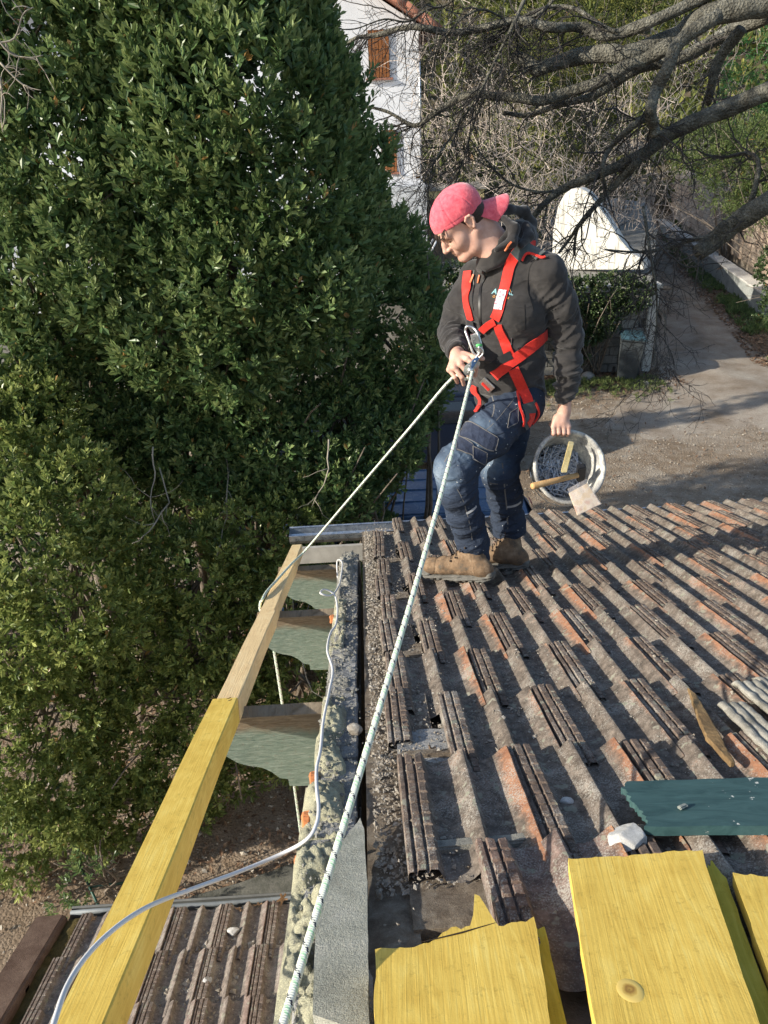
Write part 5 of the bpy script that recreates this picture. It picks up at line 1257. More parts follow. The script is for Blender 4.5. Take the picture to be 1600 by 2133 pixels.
rg = np.random.default_rng(7); n = 14000; X = rg.uniform(1.5, 13, n); Y = rg.uniform(8.5, 20, n)
g = obj('yard_gravel', stones('yard_gravel', np.stack([X, Y, terr(X, Y)+.0+fbm(np.stack([X*.9, Y*.9, X*0], -1), 4, 2)*.045-.02], -1), np.clip(rg.exponential(.0055, n)+.004, .003, .022), 8, M_STONE)); tag(g, 'loose pale gravel strewn over the yard', 'gravel', kind='stuff')
n = 2600; X = rg.uniform(-4.2, .1, n); Y = rg.uniform(2.3, 5.6, n)
g = obj('path_gravel', stones('path_gravel', np.stack([X, Y, X*0+.0], -1), np.clip(rg.exponential(.007, n)+.003, .003, .035), 9, M_STONE)); tag(g, 'small stones on the trodden earth below the hedge', 'gravel', kind='stuff')
# flat litter leaves
def litter(name, X, Y, Z, size, mat, seed, label, tiltmax=.6):
    rk = np.random.default_rng(seed); n = len(X); a = rk.uniform(0, 6.28, n); s_ = size*rk.uniform(.5, 1.3, n)
    T_ = np.array([(-1, 0, 0), (0, -.45, .12), (1, 0, .05), (0, .45, .12)]); V = T_[None]*s_[:, None, None]; c, s2 = np.cos(a), np.sin(a); tl = rk.uniform(-tiltmax, tiltmax, n)
    x, y, z = V[..., 0], V[..., 1], V[..., 2]; z = z+x*np.sin(tl)[:, None]+.3*s_[:, None]
    V = np.stack([x*c[:, None]-y*s2[:, None]+X[:, None], x*s2[:, None]+y*c[:, None]+Y[:, None], z+Z[:, None]], -1).reshape(-1, 3)
    F = np.arange(n)[:, None]*4+np.arange(4)[None]; g = obj(name, mesh_np(name, V, F, mat)); tag(g, label, 'leaf litter', kind='stuff'); return g
M_LIT = NT('brown_leaf_litter'); v = M_LIT.coord('World'); M_LIT.set(M_LIT.ramp(M_LIT.noise(v, 14, 3, .8), [(.3, (.05, .03, .02)), (.5, (.16, .09, .05)), (.7, (.36, .26, .17))]), .9); M_LIT = M_LIT.m
n = 3800; X = rg.uniform(-5, .2, n); Y = rg.uniform(3.9, 8, n)-.1*X; litter('leaf_litter', X, Y, X*0-.01, .032, M_LIT, 1, 'brown fallen leaves under the hedge')
n = 9000; Y = rg.uniform(15.4, 38, n); l, r_ = drive_edge(Y); X = r_+rg.uniform(-.25, 1.35, n)**1; litter('leaf_litter', X, Y, terr(X, Y)+.0, .06, M_LIT, 2, 'brown leaves along the right verge of the driveway')
n = 2600; X = rg.uniform(2.3, 7.2, n); Y = 17.0-np.abs(rg.normal(0, .75, n)); litter('leaf_litter', X, Y, X*0, .05, M_LIT, 3, 'brown leaves banked against the retaining wall')
n = 1500; X = rg.uniform(1.5, 10, n); Y = rg.uniform(9, 16, n); litter('leaf_litter', X, Y, X*0, .030, M_LIT, 4, 'scattered twigs and leaves over the yard')

# ================================================================ foliage
def leaf_mat(name, dark, mid, light, rough=.36, trans=.28):
    t = NT(name); a = t.attr('var'); v = t.coord('World'); n = t.noise(v, 1.7, 3, .6)
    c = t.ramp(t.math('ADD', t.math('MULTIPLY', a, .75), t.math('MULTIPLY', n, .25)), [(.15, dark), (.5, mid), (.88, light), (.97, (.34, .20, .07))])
    t.set(c, rough, 0, .35); tr = t.new('ShaderNodeBsdfTranslucent'); t.con(t.mix(.4, c, light), tr.inputs['Color'])
    m = t.new('ShaderNodeMixShader'); m.inputs[0].default_value = trans; t.con(t.b.outputs[0], m.inputs[1]); t.con(tr.outputs[0], m.inputs[2]); t.con(m.outputs[0], t.out.inputs['Surface']); return t.m
M_LAUREL = leaf_mat('glossy_dark_evergreen_leaf', (.028, .064, .028), (.10, .175, .060), (.32, .38, .15))
M_LAUREL2 = leaf_mat('sunlit_evergreen_leaf', (.045, .080, .022), (.14, .20, .052), (.46, .50, .17))  # brighter, yellower leaf tone: sunlight on the low bushes put into the colour
M_IVY = leaf_mat('ivy_leaf', (.018, .036, .014), (.045, .080, .028), (.13, .16, .07), .35, .12)
M_OLE = leaf_mat('narrow_bright_leaf', (.05, .08, .02), (.11, .16, .05), (.24, .28, .10), .5, .3)
M_CON = leaf_mat('conifer_spray', (.03, .045, .014), (.095, .12, .03), (.28, .27, .06), .7, .2)
M_CONB = leaf_mat('bright_conifer_spray', (.02, .07, .02), (.05, .15, .04), (.12, .26, .08), .6, .25)
LEAF6 = np.array([(0, 0, 0), (.30, .30, .02), (.42, .70, .04), (0, 1, .0), (-.42, .70, .04), (-.30, .30, .02)]); LF = np.array([(0, 1, 2, 3), (0, 3, 4, 5)])
def frames(D, rk):
    n = len(D); Rn = rk.normal(0, 1, (n, 3)); X = np.cross(D, Rn); X /= np.linalg.norm(X, axis=1, keepdims=True)+1e-9; Z = np.cross(X, D); return X, Z
def leaves_mesh(name, P, D, Ls, Wr, var, mat, rk, droop=0.0):
    """one leaf at each P along D"""
    X, Z = frames(D, rk); n = len(P); L = Ls[:, None, None]; T_ = LEAF6[None]
    V = P[:, None]+X[:, None]*(T_[..., :1]*Wr*L)+D[:, None]*(T_[..., 1:2]*L)+Z[:, None]*((T_[..., 2:3]*1.6-.16*T_[..., 1:2]**2)*L)
    F = (LF[None]+np.arange(n)[:, None, None]*6).reshape(-1, 4); return mesh_np(name, V.reshape(-1, 3), F, mat, False, np.repeat(var, 6))
def sprigs(C, N, rk, per=11, L=.062, sl=.075, upw=.8, out=.9):
    """rosette sprigs at C with shoot directions from outward normals N"""
    m = len(C); Dd = N*out+np.array([0, 0, upw])+rk.normal(0, .30, (m, 3)); Dd /= np.linalg.norm(Dd, axis=1, keepdims=True)
    X, Z = frames(Dd, rk); k = per; t_ = np.linspace(0, 1, k)[None]; ang = (np.arange(k)*2.4)[None]+rk.uniform(0, 6.28, (m, 1))
    op = (1.05-.72*t_)+rk.normal(0, .16, (m, k)); P = C[:, None]+Dd[:, None]*(t_[..., None]*sl*rk.uniform(.6, 1.3, (m, 1, 1)))
    R_ = X[:, None]*np.cos(ang)[..., None]+Z[:, None]*np.sin(ang)[..., None]; D = Dd[:, None]*np.cos(op)[..., None]+R_*np.sin(op)[..., None]
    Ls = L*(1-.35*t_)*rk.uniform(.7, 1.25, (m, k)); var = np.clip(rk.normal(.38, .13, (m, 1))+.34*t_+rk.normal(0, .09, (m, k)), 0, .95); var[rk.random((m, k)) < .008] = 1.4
    return P.reshape(-1, 3), D.reshape(-1, 3), Ls.ravel(), var.ravel()
def blob_points(blobs, dens, rk, thick=.25, face=None):
    Cs, Ns = [], []
    for (c, r_) in blobs:
        c = np.array(c); r_ = np.array(r_) if hasattr(r_, '__len__') else np.array([r_]*3); area = 4*math.pi*((r_[0]*r_[1]+r_[0]*r_[2]+r_[1]*r_[2])/3); n = int(area*dens)
        d = rk.normal(0, 1, (n, 3)); d /= np.linalg.norm(d, axis=1, keepdims=True)
        lump = 1+.34*fbm(d*2.6+c, 3, 5)[:, None]; rad = lump*(1-thick*rk.random((n, 1))**1.6); P = c+d*r_*rad; Nn = d/r_; Nn /= np.linalg.norm(Nn, axis=1, keepdims=True)
        keep = np.ones(n, bool)
        for (c2, r2) in blobs:                     # drop what is buried deep in a neighbour
            r2 = np.array(r2) if hasattr(r2, '__len__') else np.array([r2]*3); keep &= ~((((P-np.array(c2))/(r2*.70))**2).sum(1) < 1) | (np.abs(np.array(c2)-c).sum() < 1e-6)
        if face is not None: keep &= (Nn@face > -.45)
        Cs.append(P[keep]); Ns.append(Nn[keep])
    return np.vstack(Cs), np.vstack(Ns)
def wander(rk, a, d, L, n, r0, r1, jit=.12, grav=0.0):
    p = Vector(a); d = Vector(d).normalized(); pts = [p.copy()]; rad = [r0]
    for i in range(n):
        d = (d+Vector((rk.gauss(0, jit), rk.gauss(0, jit), rk.gauss(0, jit)+grav))).normalized(); p = p+d*(L/n); pts.append(p.copy()); rad.append(r0+(r1-r0)*(i+1)/n)
    return pts, rad
M_BARKL = simple('grey_brown_bark', (.16, .13, .10), .9, var=.45, scale=18, bump=.012, kind='World')
M_TWIGP = simple('pale_dead_twig', (.30, .27, .22), .9, var=.3, bump=0)
VF = np.array([.15, -.95, .25]); VF /= np.linalg.norm(VF)
def evergreen(name, base, blobs, label, dens, seed, trunks, L=.082, mat=None, per=9, group=None, cat='tree', upw=1.25, dead=0):
    rk = np.random.default_rng(seed); C_, N_ = blob_points(blobs, dens, rk, .34, VF); C_, N_ = C_[C_[:, 2] > .12], N_[C_[:, 2] > .12]
    root = empty(name, base); tag(root, label, cat, group); P, D, Ls, var = sprigs(C_, N_, rk, per, L, L*1.25, upw)
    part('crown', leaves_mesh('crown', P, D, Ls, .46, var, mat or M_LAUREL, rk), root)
    rp2 = random.Random(seed); mb_ = MB()
    for (tb, tt, r0) in trunks:
        a, b = Vector(tb), Vector(tt); pts = [a+(b-a)*t_+Vector((rp2.gauss(0, .05), rp2.gauss(0, .05), 0))*(0 if t_ == 0 else 1) for t_ in np.linspace(0, 1, 8)]
        mb_.tube(spline(pts, 3), list(np.linspace(r0, r0*.4, 22)), 8)
        for q in range(16):
            t_ = rp2.uniform(.2, 1); s_ = a+(b-a)*t_; bl_ = blobs[rp2.randrange(len(blobs))][0]; d = Vector(bl_)-s_; pts, rad = wander(rp2, s_, d+Vector((0, 0, .3)), min(d.length*.9, 1.6), 7, r0*.35, .006, .14); mb_.tube(pts, rad, 5)
    part('trunk', mb_.mesh('trunk', M_BARKL, True), root)
    if dead:
        mb_ = MB()
        for q in range(dead):
            c = Vector(C_[rp2.randrange(len(C_))]); 
            if c.z > 3.6: c.z = rp2.uniform(1.6, 3.4)
            pts, rad = wander(rp2, c+Vector((0, .1, 0)), (rp2.gauss(0, .5), -.5, -.9), rp2.uniform(.5, 1.3), 9, .007, .003, .22, -.04); mb_.tube(pts, rad, 4)
            for z_ in range(3):
                i = rp2.randrange(2, 8); p2_, r2_ = wander(rp2, pts[i], (rp2.gauss(0, 1), -.2, rp2.gauss(0, .6)), rp2.uniform(.15, .4), 5, .004, .0015, .25); mb_.tube(p2_, r2_, 3)
        part('dead_twigs', mb_.mesh('dead_twigs', M_TWIGP, True), root)['kind'] = 'stuff'
    return root
def B_(px, py, Y, r_): return (tuple(atY(px, py, Y)), r_)
G_E = 'evergreen trees and bushes in the tall hedge'
evergreen('evergreen_tree', (-2.75, 6.3, 0), [B_(60, 60, 6.20, .75), B_(190, 130, 6.00, .7), B_(60, 300, 5.90, .65), B_(200, 380, 5.80, .62), B_(330, 300, 6.20, .6), B_(90, 560, 5.90, .6), B_(240, 560, 5.70, .50), B_(20, 760, 6.10, .6), B_(330, 500, 6.10, .45), B_(140, -140, 6.40, .8), B_(120, 700, 6.10, .4), B_(150, 330, 6.40, .5), B_(250, 880, 6.30, .5), B_(180, 830, 6.2, .4), B_(60, 950, 6.2, .5)],
          'tall evergreen at the far left with yellowish sunlit leaf tips', 235, 1, [((-2.7, 6.6, 0), (-2.4, 6.5, 6.4), .07), ((-2.2, 6.9, 0), (-2.5, 6.6, 5.8), .05)], group=G_E, dead=10)
evergreen('evergreen_tree', (-1.2, 6.4, 0), [B_(410, 60, 6.05, .80), B_(510, 130, 6.05, .60), B_(480, 260, 5.75, .7), B_(585, 270, 6.05, .62), B_(390, 420, 5.75, .6), B_(560, 420, 5.75, .62), B_(640, 350, 6.15, .44), B_(670, 460, 6.05, .46), B_(480, 560, 5.65, .55), B_(620, 590, 5.75, .55), B_(340, 680, 5.75, .45), B_(480, 720, 5.75, .45), B_(420, -120, 6.15, .9), B_(520, -60, 6.25, .5), B_(300, 20, 6.35, .6), B_(590, 60, 6.15, .36), B_(590, 180, 6.05, .42), B_(640, 290, 6.15, .34), B_(700, 420, 6.35, .38), B_(745, 510, 6.55, .33), B_(560, 200, 6.45, .55), B_(575, 370, 6.35, .5), B_(480, 10, 6.4, .5), B_(450, 330, 6.3, .5), B_(385, 850, 6.2, .45), B_(430, 960, 6.1, .40), B_(330, 960, 6.3, .4), B_(772, 330, 6.4, .16)],
          'tallest dark evergreen in the middle, just left of the white house', 235, 2, [((-1.35, 6.6, 0), (-1.3, 6.4, 7.2), .08), ((-.9, 6.8, 0), (-1.0, 6.4, 6.2), .055), ((-1.7, 6.7, 0), (-1.5, 6.3, 5.6), .05)], group=G_E, dead=12)
evergreen('evergreen_tree', (.05, 7.4, 0), [B_(775, 565, 7.0, .52), B_(860, 640, 7.1, .30), B_(720, 600, 6.8, .55), B_(800, 700, 6.8, .60), B_(860, 770, 6.9, .35), B_(700, 740, 6.6, .55), B_(620, 800, 6.5, .5), B_(760, 830, 6.7, .50), B_(850, 850, 6.8, .28), B_(680, 900, 6.4, .5), B_(790, 930, 6.3, .36), B_(590, 960, 6.2, .5), B_(700, 1010, 6.0, .36), B_(520, 860, 6.2, .45)],
          'lower dark evergreen beside the man, overhanging the parked cars', 235, 3, [((-.2, 7.2, 0), (.1, 7.1, 4.2), .06), ((.1, 7.5, 0), (-.2, 6.9, 3.6), .045)], group=G_E)
evergreen('evergreen_bush', (-2.6, 4.9, 0), [B_(40, 1000, 5.3, .42), B_(140, 1040, 5.2, .40), B_(60, 1160, 4.9, .50), B_(170, 1260, 4.9, .50), B_(40, 1340, 4.8, .50), B_(120, 1480, 4.8, .48), B_(20, 1560, 4.6, .5), B_(140, 1640, 4.6, .42), B_(30, 1740, 4.5, .38), B_(240, 1150, 5.2, .35), B_(40, 880, 5.5, .4)],
          'sunlit yellow-green evergreen bush at the far left, lowest and nearest', 230, 4, [((-2.5, 5.2, 0), (-2.3, 5.0, 2.6), .04), ((-2.9, 5.1, 0), (-2.9, 4.9, 2.5), .035)], group=G_E, L=.070, mat=M_LAUREL2, upw=.7)
evergreen('evergreen_bush', (-1.5, 5.3, 0), [B_(330, 1180, 5.4, .40), B_(420, 1200, 5.4, .42), B_(300, 1320, 5.2, .42), B_(420, 1340, 5.2, .42), B_(320, 1450, 5.1, .42), B_(420, 1480, 5.1, .38), B_(260, 1560, 4.9, .40), B_(380, 1600, 4.9, .38), B_(300, 1700, 4.8, .34), B_(400, 1720, 4.8, .26), B_(220, 1690, 4.7, .34), B_(230, 1420, 5.0, .36)],
          'evergreen bush behind the middle of the pine timber, its lower leaves pale', 230, 5, [((-1.5, 5.6, 0), (-1.4, 5.4, 2.3), .04), ((-1.2, 5.5, 0), (-1.1, 5.4, 2.0), .03)], group=G_E, L=.070, mat=M_LAUREL2, upw=.7)
evergreen('evergreen_bush', (-.65, 5.7, 0), [B_(520, 1120, 5.7, .42), B_(620, 1090, 5.8, .36), B_(560, 1230, 5.6, .42), B_(640, 1300, 5.6, .34), B_(520, 1360, 5.4, .38), B_(620, 1420, 5.4, .34), B_(520, 1500, 5.2, .33), B_(600, 1560, 5.2, .28), B_(500, 1600, 5.1, .24), B_(700, 1230, 5.8, .3)],
          'evergreen bush seen between the timber and the green rafter tails', 230, 6, [((-.7, 5.9, 0), (-.7, 5.7, 2.2), .035)], group=G_E, L=.068, mat=M_LAUREL2, upw=.75)
evergreen('young_shrub', (-2.25, 4.1, 0), [B_(170, 1850, 3.9, .13), B_(130, 1880, 3.8, .10), B_(190, 1790, 4.0, .14)], 'small leafy seedling shrub on the trodden earth above the brown edge tile', 90, 7, [((-2.2, 4.15, 0), (-2.15, 4.0, .7), .012)], cat='shrub', L=.055)
evergreen('evergreen_tree', (-2.6, 11.6, 0), [((-2.6, 11.6, 3.0), (.9, .5, 1.0)), ((-2.4, 11.5, 4.3), (.7, .35, .9)), ((-1.7, 11.8, 2.4), (.5, .3, .9))], 'evergreen added behind the hedge to streak the yard with shade, seen through its gaps', 60, 8, [((-2.6, 11.6, 0), (-2.5, 11.6, 4.4), .07)], L=.12)  # added tree, narrow crown shaped to streak the yard with shade
evergreen('evergreen_tree', (-3.4, 14.3, 0), [((-3.4, 14.3, 3.4), (.8, .3, 1.1)), ((-3.0, 14.9, 4.6), (.6, .25, .7)), ((-2.6, 13.6, 4.0), (.6, .22, .5))], 'slim evergreen added farthest behind the hedge to shade the yard', 60, 9, [((-3.4, 14.3, 0), (-3.2, 14.4, 4.6), .07)], L=.12)  # second added tree, its thin crown placed for more shadow streaks
# dark interior of the hedge: many thin stems
mb_ = MB(); rp2 = random.Random(31)
for k in range(70):
    x = rp2.uniform(-4.5, .6); y = 6.9+rp2.uniform(-.7, .9)-.0*x; pts, rad = wander(rp2, (x, y, 0), (rp2.gauss(0, .15), rp2.gauss(0, .1), 1), rp2.uniform(2.5, 4.6), 8, rp2.uniform(.012, .035), .006, .07); mb_.tube(pts, rad, 6)
o = obj('hedge_stems', mb_.mesh('hedge_stems', M_BARKL, True)); tag(o, 'thin bare stems crowding the shaded inside of the hedge', 'stems', kind='stuff')
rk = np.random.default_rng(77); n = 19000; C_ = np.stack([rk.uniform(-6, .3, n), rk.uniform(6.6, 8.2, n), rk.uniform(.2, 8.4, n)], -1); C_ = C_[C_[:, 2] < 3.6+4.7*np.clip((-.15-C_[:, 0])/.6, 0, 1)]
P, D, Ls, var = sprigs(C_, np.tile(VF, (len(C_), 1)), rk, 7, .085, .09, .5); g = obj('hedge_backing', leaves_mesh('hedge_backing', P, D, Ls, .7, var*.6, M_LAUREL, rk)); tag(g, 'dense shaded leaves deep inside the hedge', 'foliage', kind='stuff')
# green garden hose stake left of the timber
mb_ = MB(); mb_.tube([atZ(165, 1800, 0), atZ(212, 1905, 0)+Vector((0, 0, .05))], .012, 6); mb_.tube([atZ(190, 1850, 0)+Vector((0, 0, .02)), atZ(262, 1842, 0)+Vector((0, 0, .02))], .010, 6)
o = obj('garden_stake', mb_.mesh('garden_stake', simple('dark_green_plastic', (.01, .06, .04), .5, bump=0), True)); tag(o, 'dark green forked stake lying on the earth beside the seedling shrub', 'stake')
mb_ = MB(); q = [atZ(372, 1893, 0), atZ(520, 1845, 0), atZ(655, 1796, 0), atZ(665, 1850, 0), atZ(640, 1900, 0), atZ(380, 1960, 0)]
mb_.prism([p+Vector((0, 0, .03)) for p in q], (0, 0, .06)); o = obj('stone_slab', refine(mb_.mesh('stone_slab', gritty('mottled_grey_stone', (.07, .07, .055), (.13, .13, .11), (.22, .21, .18), 7), bevel=.01), .12, lambda P, N: N*(fbm(P*6)*.012)[:, None], 4)); tag(o, 'weathered grey slab lying on the ground behind the lean-to gutter', 'slab')
# ================================================================ things beyond the roof
M_WALL = gritty('weathered_concrete_wall', (.16, .155, .14), (.25, .24, .215), (.34, .33, .30), 3, bump=.006)
M_COPE = gritty('pale_coping', (.36, .35, .31), (.48, .47, .43), (.58, .57, .53), 5, bump=.004)
M_WHITE = gritty('white_render', (.66, .67, .69), (.74, .75, .77), (.80, .81, .83), 2, bump=.002)
t = NT('streaked_white_render'); v = t.coord('World'); st = t.noise(t.mapping(v, (5, 5, .5)), 3, 5, .7)
t.set(t.ramp(st, [(.36, (.30, .29, .26)), (.46, (.52, .51, .47)), (.6, (.66, .65, .60))]), .85); t.bump(t.noise(v, 30), .004); M_STREAK = t.m
# terrace and its retaining wall of blocks
ter = MB(); pl_ = [(-14, 17.12), (6.62, 17.12), (7.75, 20.2), (9.8, 25.6), (12.0, 33), (11, 36), (-14, 36)]
ter.prism([(x, y, -.3) for x, y in pl_], (0, 0, 2.10)); o = obj('terrace', ter.mesh('terrace', M_WALL)); tag(o, 'raised terrace of earth and concrete behind the yard', kind='structure')
rw = empty('retaining_wall', (3.0, 17.0, 0)); tag(rw, 'grey block retaining wall at the back of the yard, half covered by ivy', 'wall')
m_ = MB(); m_.box((-3.9, 17.03, .95), (13.8, .16, 1.9)); part('wall', m_.mesh('wall', M_WALL), rw)
bme = MB(); bme.box((0, 0, 0), (.385, .10, .185)); bme = refine(bme.mesh('block', M_WALL, bevel=.008, seg=1), .12, lambda P, N: N*(fbm(P*9)*.004)[:, None], 2)
rz_ = random.Random(2)
for r_ in range(9):
    for c_ in range(9):
        x = 3.12+.4*c_+(.2 if r_ % 2 else 0)
        if x > 6.42: continue
        b = bpy.data.objects.new('block', bme); link(b, rw); b.location = Vector((x, 16.985+rz_.uniform(-.006, .006), .11+.2*r_))-rw.location
m_ = MB(); m_.box((6.58, 16.98, .93), (.22, .24, 1.90)); part('end_pier', refine(m_.mesh('end_pier', M_COPE, bevel=.02), .2, lambda P, N: N*(fbm(P*5)*.012)[:, None], 3), rw)
m_ = MB(); m_.box((-.4, 17.05, 1.92), (14.3, .34, .08)); part('coping', m_.mesh('coping', M_COPE, bevel=.01), rw)
m_ = MB(); m_.prism([(6.66, 17.1, 0), (7.78, 20.2, 0), (9.82, 25.6, 0), (9.64, 25.66, 0), (7.6, 20.26, 0), (6.5, 17.15, 0)], (0, 0, 1.55)); part('drive_side_wall', m_.mesh('drive_side_wall', M_WALL), rw)
m_ = MB(); m_.box((7.05, 17.9, 1.66), (.5, .3, .03)); part('ledge', m_.mesh('ledge', M_DECK), rw)
# white sloping garden wall
Q = [(1148, 562), (1152, 480), (1162, 430), (1176, 404), (1190, 394), (1208, 392), (1224, 401), (1238, 418), (1262, 452), (1292, 500), (1316, 528), (1338, 540), (1342, 562)]
m_ = MB(); m_.prism([atY(x, y, 20.1-1.55*(x-1148)/194) for x, y in Q], (.2, .27, 0)); o = obj('garden_wall', m_.mesh('garden_wall', M_STREAK, bevel=.02)); tag(o, 'white streaked garden wall with rounded top sloping down right, behind the ivy wall', 'wall')
# white house
hs = empty('white_house', (-2, 27, 0)); tag(hs, 'white rendered house with brown shutters seen through bare twigs at the top', 'house')
m_ = MB(); m_.prism([(-9, 24, 0), (2.14, 24, 0), (2.14, 24, 7.5), (-3.4, 24, 10.8), (-9, 24, 7.5)], (0, 9, 0)); part('wall', m_.mesh('wall', M_WHITE), hs)
m_ = MB(); m_.box((-3.4, 22.3, 1.93), (10.7, 3.4, 3.86)); part('lower_storey', m_.mesh('lower_storey', gritty('pale_grey_render', (.50, .52, .54), (.58, .60, .62), (.66, .68, .70), 2, bump=.002), bevel=.01), hs)
M_TERR = gritty('far_terracotta', (.22, .09, .06), (.34, .15, .10), (.42, .22, .16), 6)
for sg in (1, -1):
    m_ = MB(); a_, b_ = Vector((-3.4, 23.6, 10.95)), Vector((-3.4+sg*6.0, 23.6, 7.30)); m_.prism([a_, b_, b_+Vector((0, 0, .14)), a_+Vector((0, 0, .14))], (0, 9.8, 0)); part('roof', m_.mesh('roof', M_TERR), hs)
for k in range(14):
    t0 = k/14; m_ = MB(); p = Vector((-3.4, 23.55, 11.05)).lerp(Vector((2.6, 23.55, 7.42)), t0); q = Vector((-3.4, 23.55, 11.05)).lerp(Vector((2.6, 23.55, 7.42)), t0+.078); m_.tube([p, q+Vector((0, 0, -.03))], [.10, .085], 8); part('verge_tile', m_.mesh('verge_tile', M_TERR, True), hs)
M_SHUT = wood_mat('brown_shutter_wood', (.16, .060, .022), (.27, .105, .035), (.36, .16, .06), .003)
def shutter(x0, x1, z0, z1, y):
    f = MB(); f.box(((x0+x1)/2, y-.02, (z0+z1)/2), (x1-x0, .04, z1-z0)); w_ = part('window', f.mesh('window', M_DECK), hs)
    n = max(2, int((x1-x0)/.085))
    for k in range(n):
        p = MB(); xc = x0+(k+.5)*(x1-x0)/n; p.box((xc, y-.05, (z0+z1)/2), ((x1-x0)/n-.014, .03, z1-z0)); part('shutter_plank', p.mesh('shutter_plank', M_SHUT), w_)
    s_ = MB(); s_.box(((x0+x1)/2, y-.05, z0-.04), (x1-x0+.16, .12, .05)); part('sill', s_.mesh('sill', M_TERR), w_)
shutter(.73, 1.29, 6.34, 7.44, 24); shutter(-.90, -.42, 6.34, 7.44, 24); shutter(.98, 1.42, 3.98, 5.05, 24); shutter(-.90, -.42, 3.98, 5.05, 24)
m_ = MB(); m_.tube([(2.10, 23.93, 7.3), (2.10, 23.93, 3.9)], .035, 8); part('downpipe', m_.mesh('downpipe', M_ZINC, True), hs)
cb_ = empty('garden_hut', (2.7, 22.3, 1.8)); tag(cb_, 'small brown hut with a yellow edge board just behind the red cap', 'hut')
m_ = MB(); m_.box((2.75, 22.4, 2.6), (1.5, 1.4, 1.7)); part('wall', m_.mesh('wall', gritty('brown_brick', (.16, .11, .08), (.24, .18, .13), (.30, .24, .18), 5)), cb_)
m_ = MB(); m_.box((2.75, 21.66, 3.52), (1.6, .06, .20)); part('edge_board', m_.mesh('edge_board', simple('cream_yellow_board', (.66, .55, .28), .7, bump=0)), cb_)
m_ = MB(); m_.box((2.75, 22.35, 3.66), (1.7, 1.6, .06)); part('roof', m_.mesh('roof', M_WALL), cb_)
st_ = MB()
for (a_, b_) in (((872, 560), (902, 498)), ((881, 560), (909, 502)), ((868, 500), (876, 560)), ((874, 470), (869, 520))): st_.tube([atY(*a_, 19.5), atY(*b_, 19.5)], .022, 6)
o = obj('folded_trestle', st_.mesh('folded_trestle', simple('white_paint', (.75, .76, .78), .5, bump=0), True)); tag(o, 'folded white metal trestle leaning behind the man\'s chin', 'trestle')

# low wall and stone wall right of the drive
A0, A1 = Vector((10.6, 17.0, 0)), Vector((14.4, 39.3, 0)); dv = (A1-A0).normalized(); nv_ = Vector((dv.y, -dv.x, 0))
lw_ = empty('low_wall', tuple(A0)); tag(lw_, 'low grey wall with a whitish top along the right side of the drive', 'wall')
m_ = MB(); m_.prism([A0, A1, A1+nv_*.34, A0+nv_*.34], (0, 0, .60)); part('wall', refine(m_.mesh('wall', gritty('cracked_pale_stone', (.24, .26, .25), (.36, .38, .36), (.46, .47, .44), 2.2, bump=.01)), .5, lambda P, N: N*(fbm(P*2.2)*.03)[:, None], 5), lw_)
m_ = MB(); m_.prism([A0-nv_*.03+Vector((0, 0, .605)), A1-nv_*.03+Vector((0, 0, .605)), A1+nv_*.40+Vector((0, 0, .605)), A0+nv_*.40+Vector((0, 0, .605))], (0, 0, .05)); part('coping', m_.mesh('coping', gritty('whitish_cap', (.52, .50, .45), (.64, .62, .57), (.72, .70, .65), 3), bevel=.01), lw_)
sw_ = empty('stone_wall', tuple(A0+nv_*.9)); tag(sw_, 'tall beige coursed stone wall rising behind the low wall at the right', 'wall')
B0, B1 = A0+nv_*.75, A1+nv_*.75; ang = math.atan2(dv.y, dv.x)
m_ = MB(); m_.prism([B0+nv_*.10, B1+nv_*.10, B1+nv_*.4, B0+nv_*.4], (0, 0, 2.62)); part('wall', m_.mesh('wall', gritty('sandy_mortar', (.30, .25, .19), (.38, .32, .25), (.44, .38, .31), 5)), sw_)
M_BEIGE = gritty('beige_pink_stone', (.36, .26, .20), (.48, .38, .29), (.60, .51, .41), 1.7, bump=.01)
sme = MB(); sme.box((0, 0, 0), (.60, .16, .195)); sme = refine(sme.mesh('stone', M_BEIGE, bevel=.012, seg=1), .2, lambda P, N: N*(fbm(P*6)*.006)[:, None], 1)
Lw = (B1-B0).length
for r_ in range(9):
    for c_ in range(33):
        q = B0+dv*(.3+.66*c_+(.33 if r_ % 2 else 0)); o = bpy.data.objects.new('stone', sme); link(o, sw_)
        o.matrix_basis = Matrix.Translation(q+nv_*.05+Vector((0, 0, 0.78+.21*r_))-sw_.location+nv_*rz_.uniform(-.015, .015)) @ Matrix.Rotation(ang, 4, 'Z') @ Matrix.Diagonal((rz_.uniform(.98, 1.06), 1, rz_.uniform(.95, 1.02), 1))

# wheelie bin
wb = empty('wheelie_bin', (5.97, 16.42, 0)); tag(wb, 'dark grey wheelie bin with a dark blue-green lid against the ivy wall', 'bin')
M_BIN = simple('grey_bin_plastic', (.035, .043, .048), .7, var=.35, scale=6, bump=.001); M_LID = simple('dark_teal_lid', (.035, .075, .095), .4, var=.3, scale=7, bump=0)
MWB = Matrix.Translation((5.97, 16.42, 0)) @ Matrix.Rotation(R(-14), 4, 'Z') @ Matrix.Rotation(R(4), 4, 'Y')
def frus(mb, a, b, z0, z1, M, off=0):
    mb.add([M @ Vector((sx*w_/2, sy*d_/2+(off if z == z1 else 0), z)) for z, (w_, d_) in ((z0, a), (z1, b)) for sx, sy in ((-1, -1), (1, -1), (1, 1), (-1, 1))], [(0,3,2,1), (4,5,6,7), (0,1,5,4), (1,2,6,5), (2,3,7,6), (3,0,4,7)])
m_ = MB(); frus(m_, (.40, .42), (.52, .56), .06, .93, MWB); part('bin_body', m_.mesh('bin_body', M_BIN, bevel=.02), wb)
m_ = MB(); frus(m_, (.56, .60), (.57, .61), .93, .965, MWB); part('rim', m_.mesh('rim', M_BIN, bevel=.008), wb)
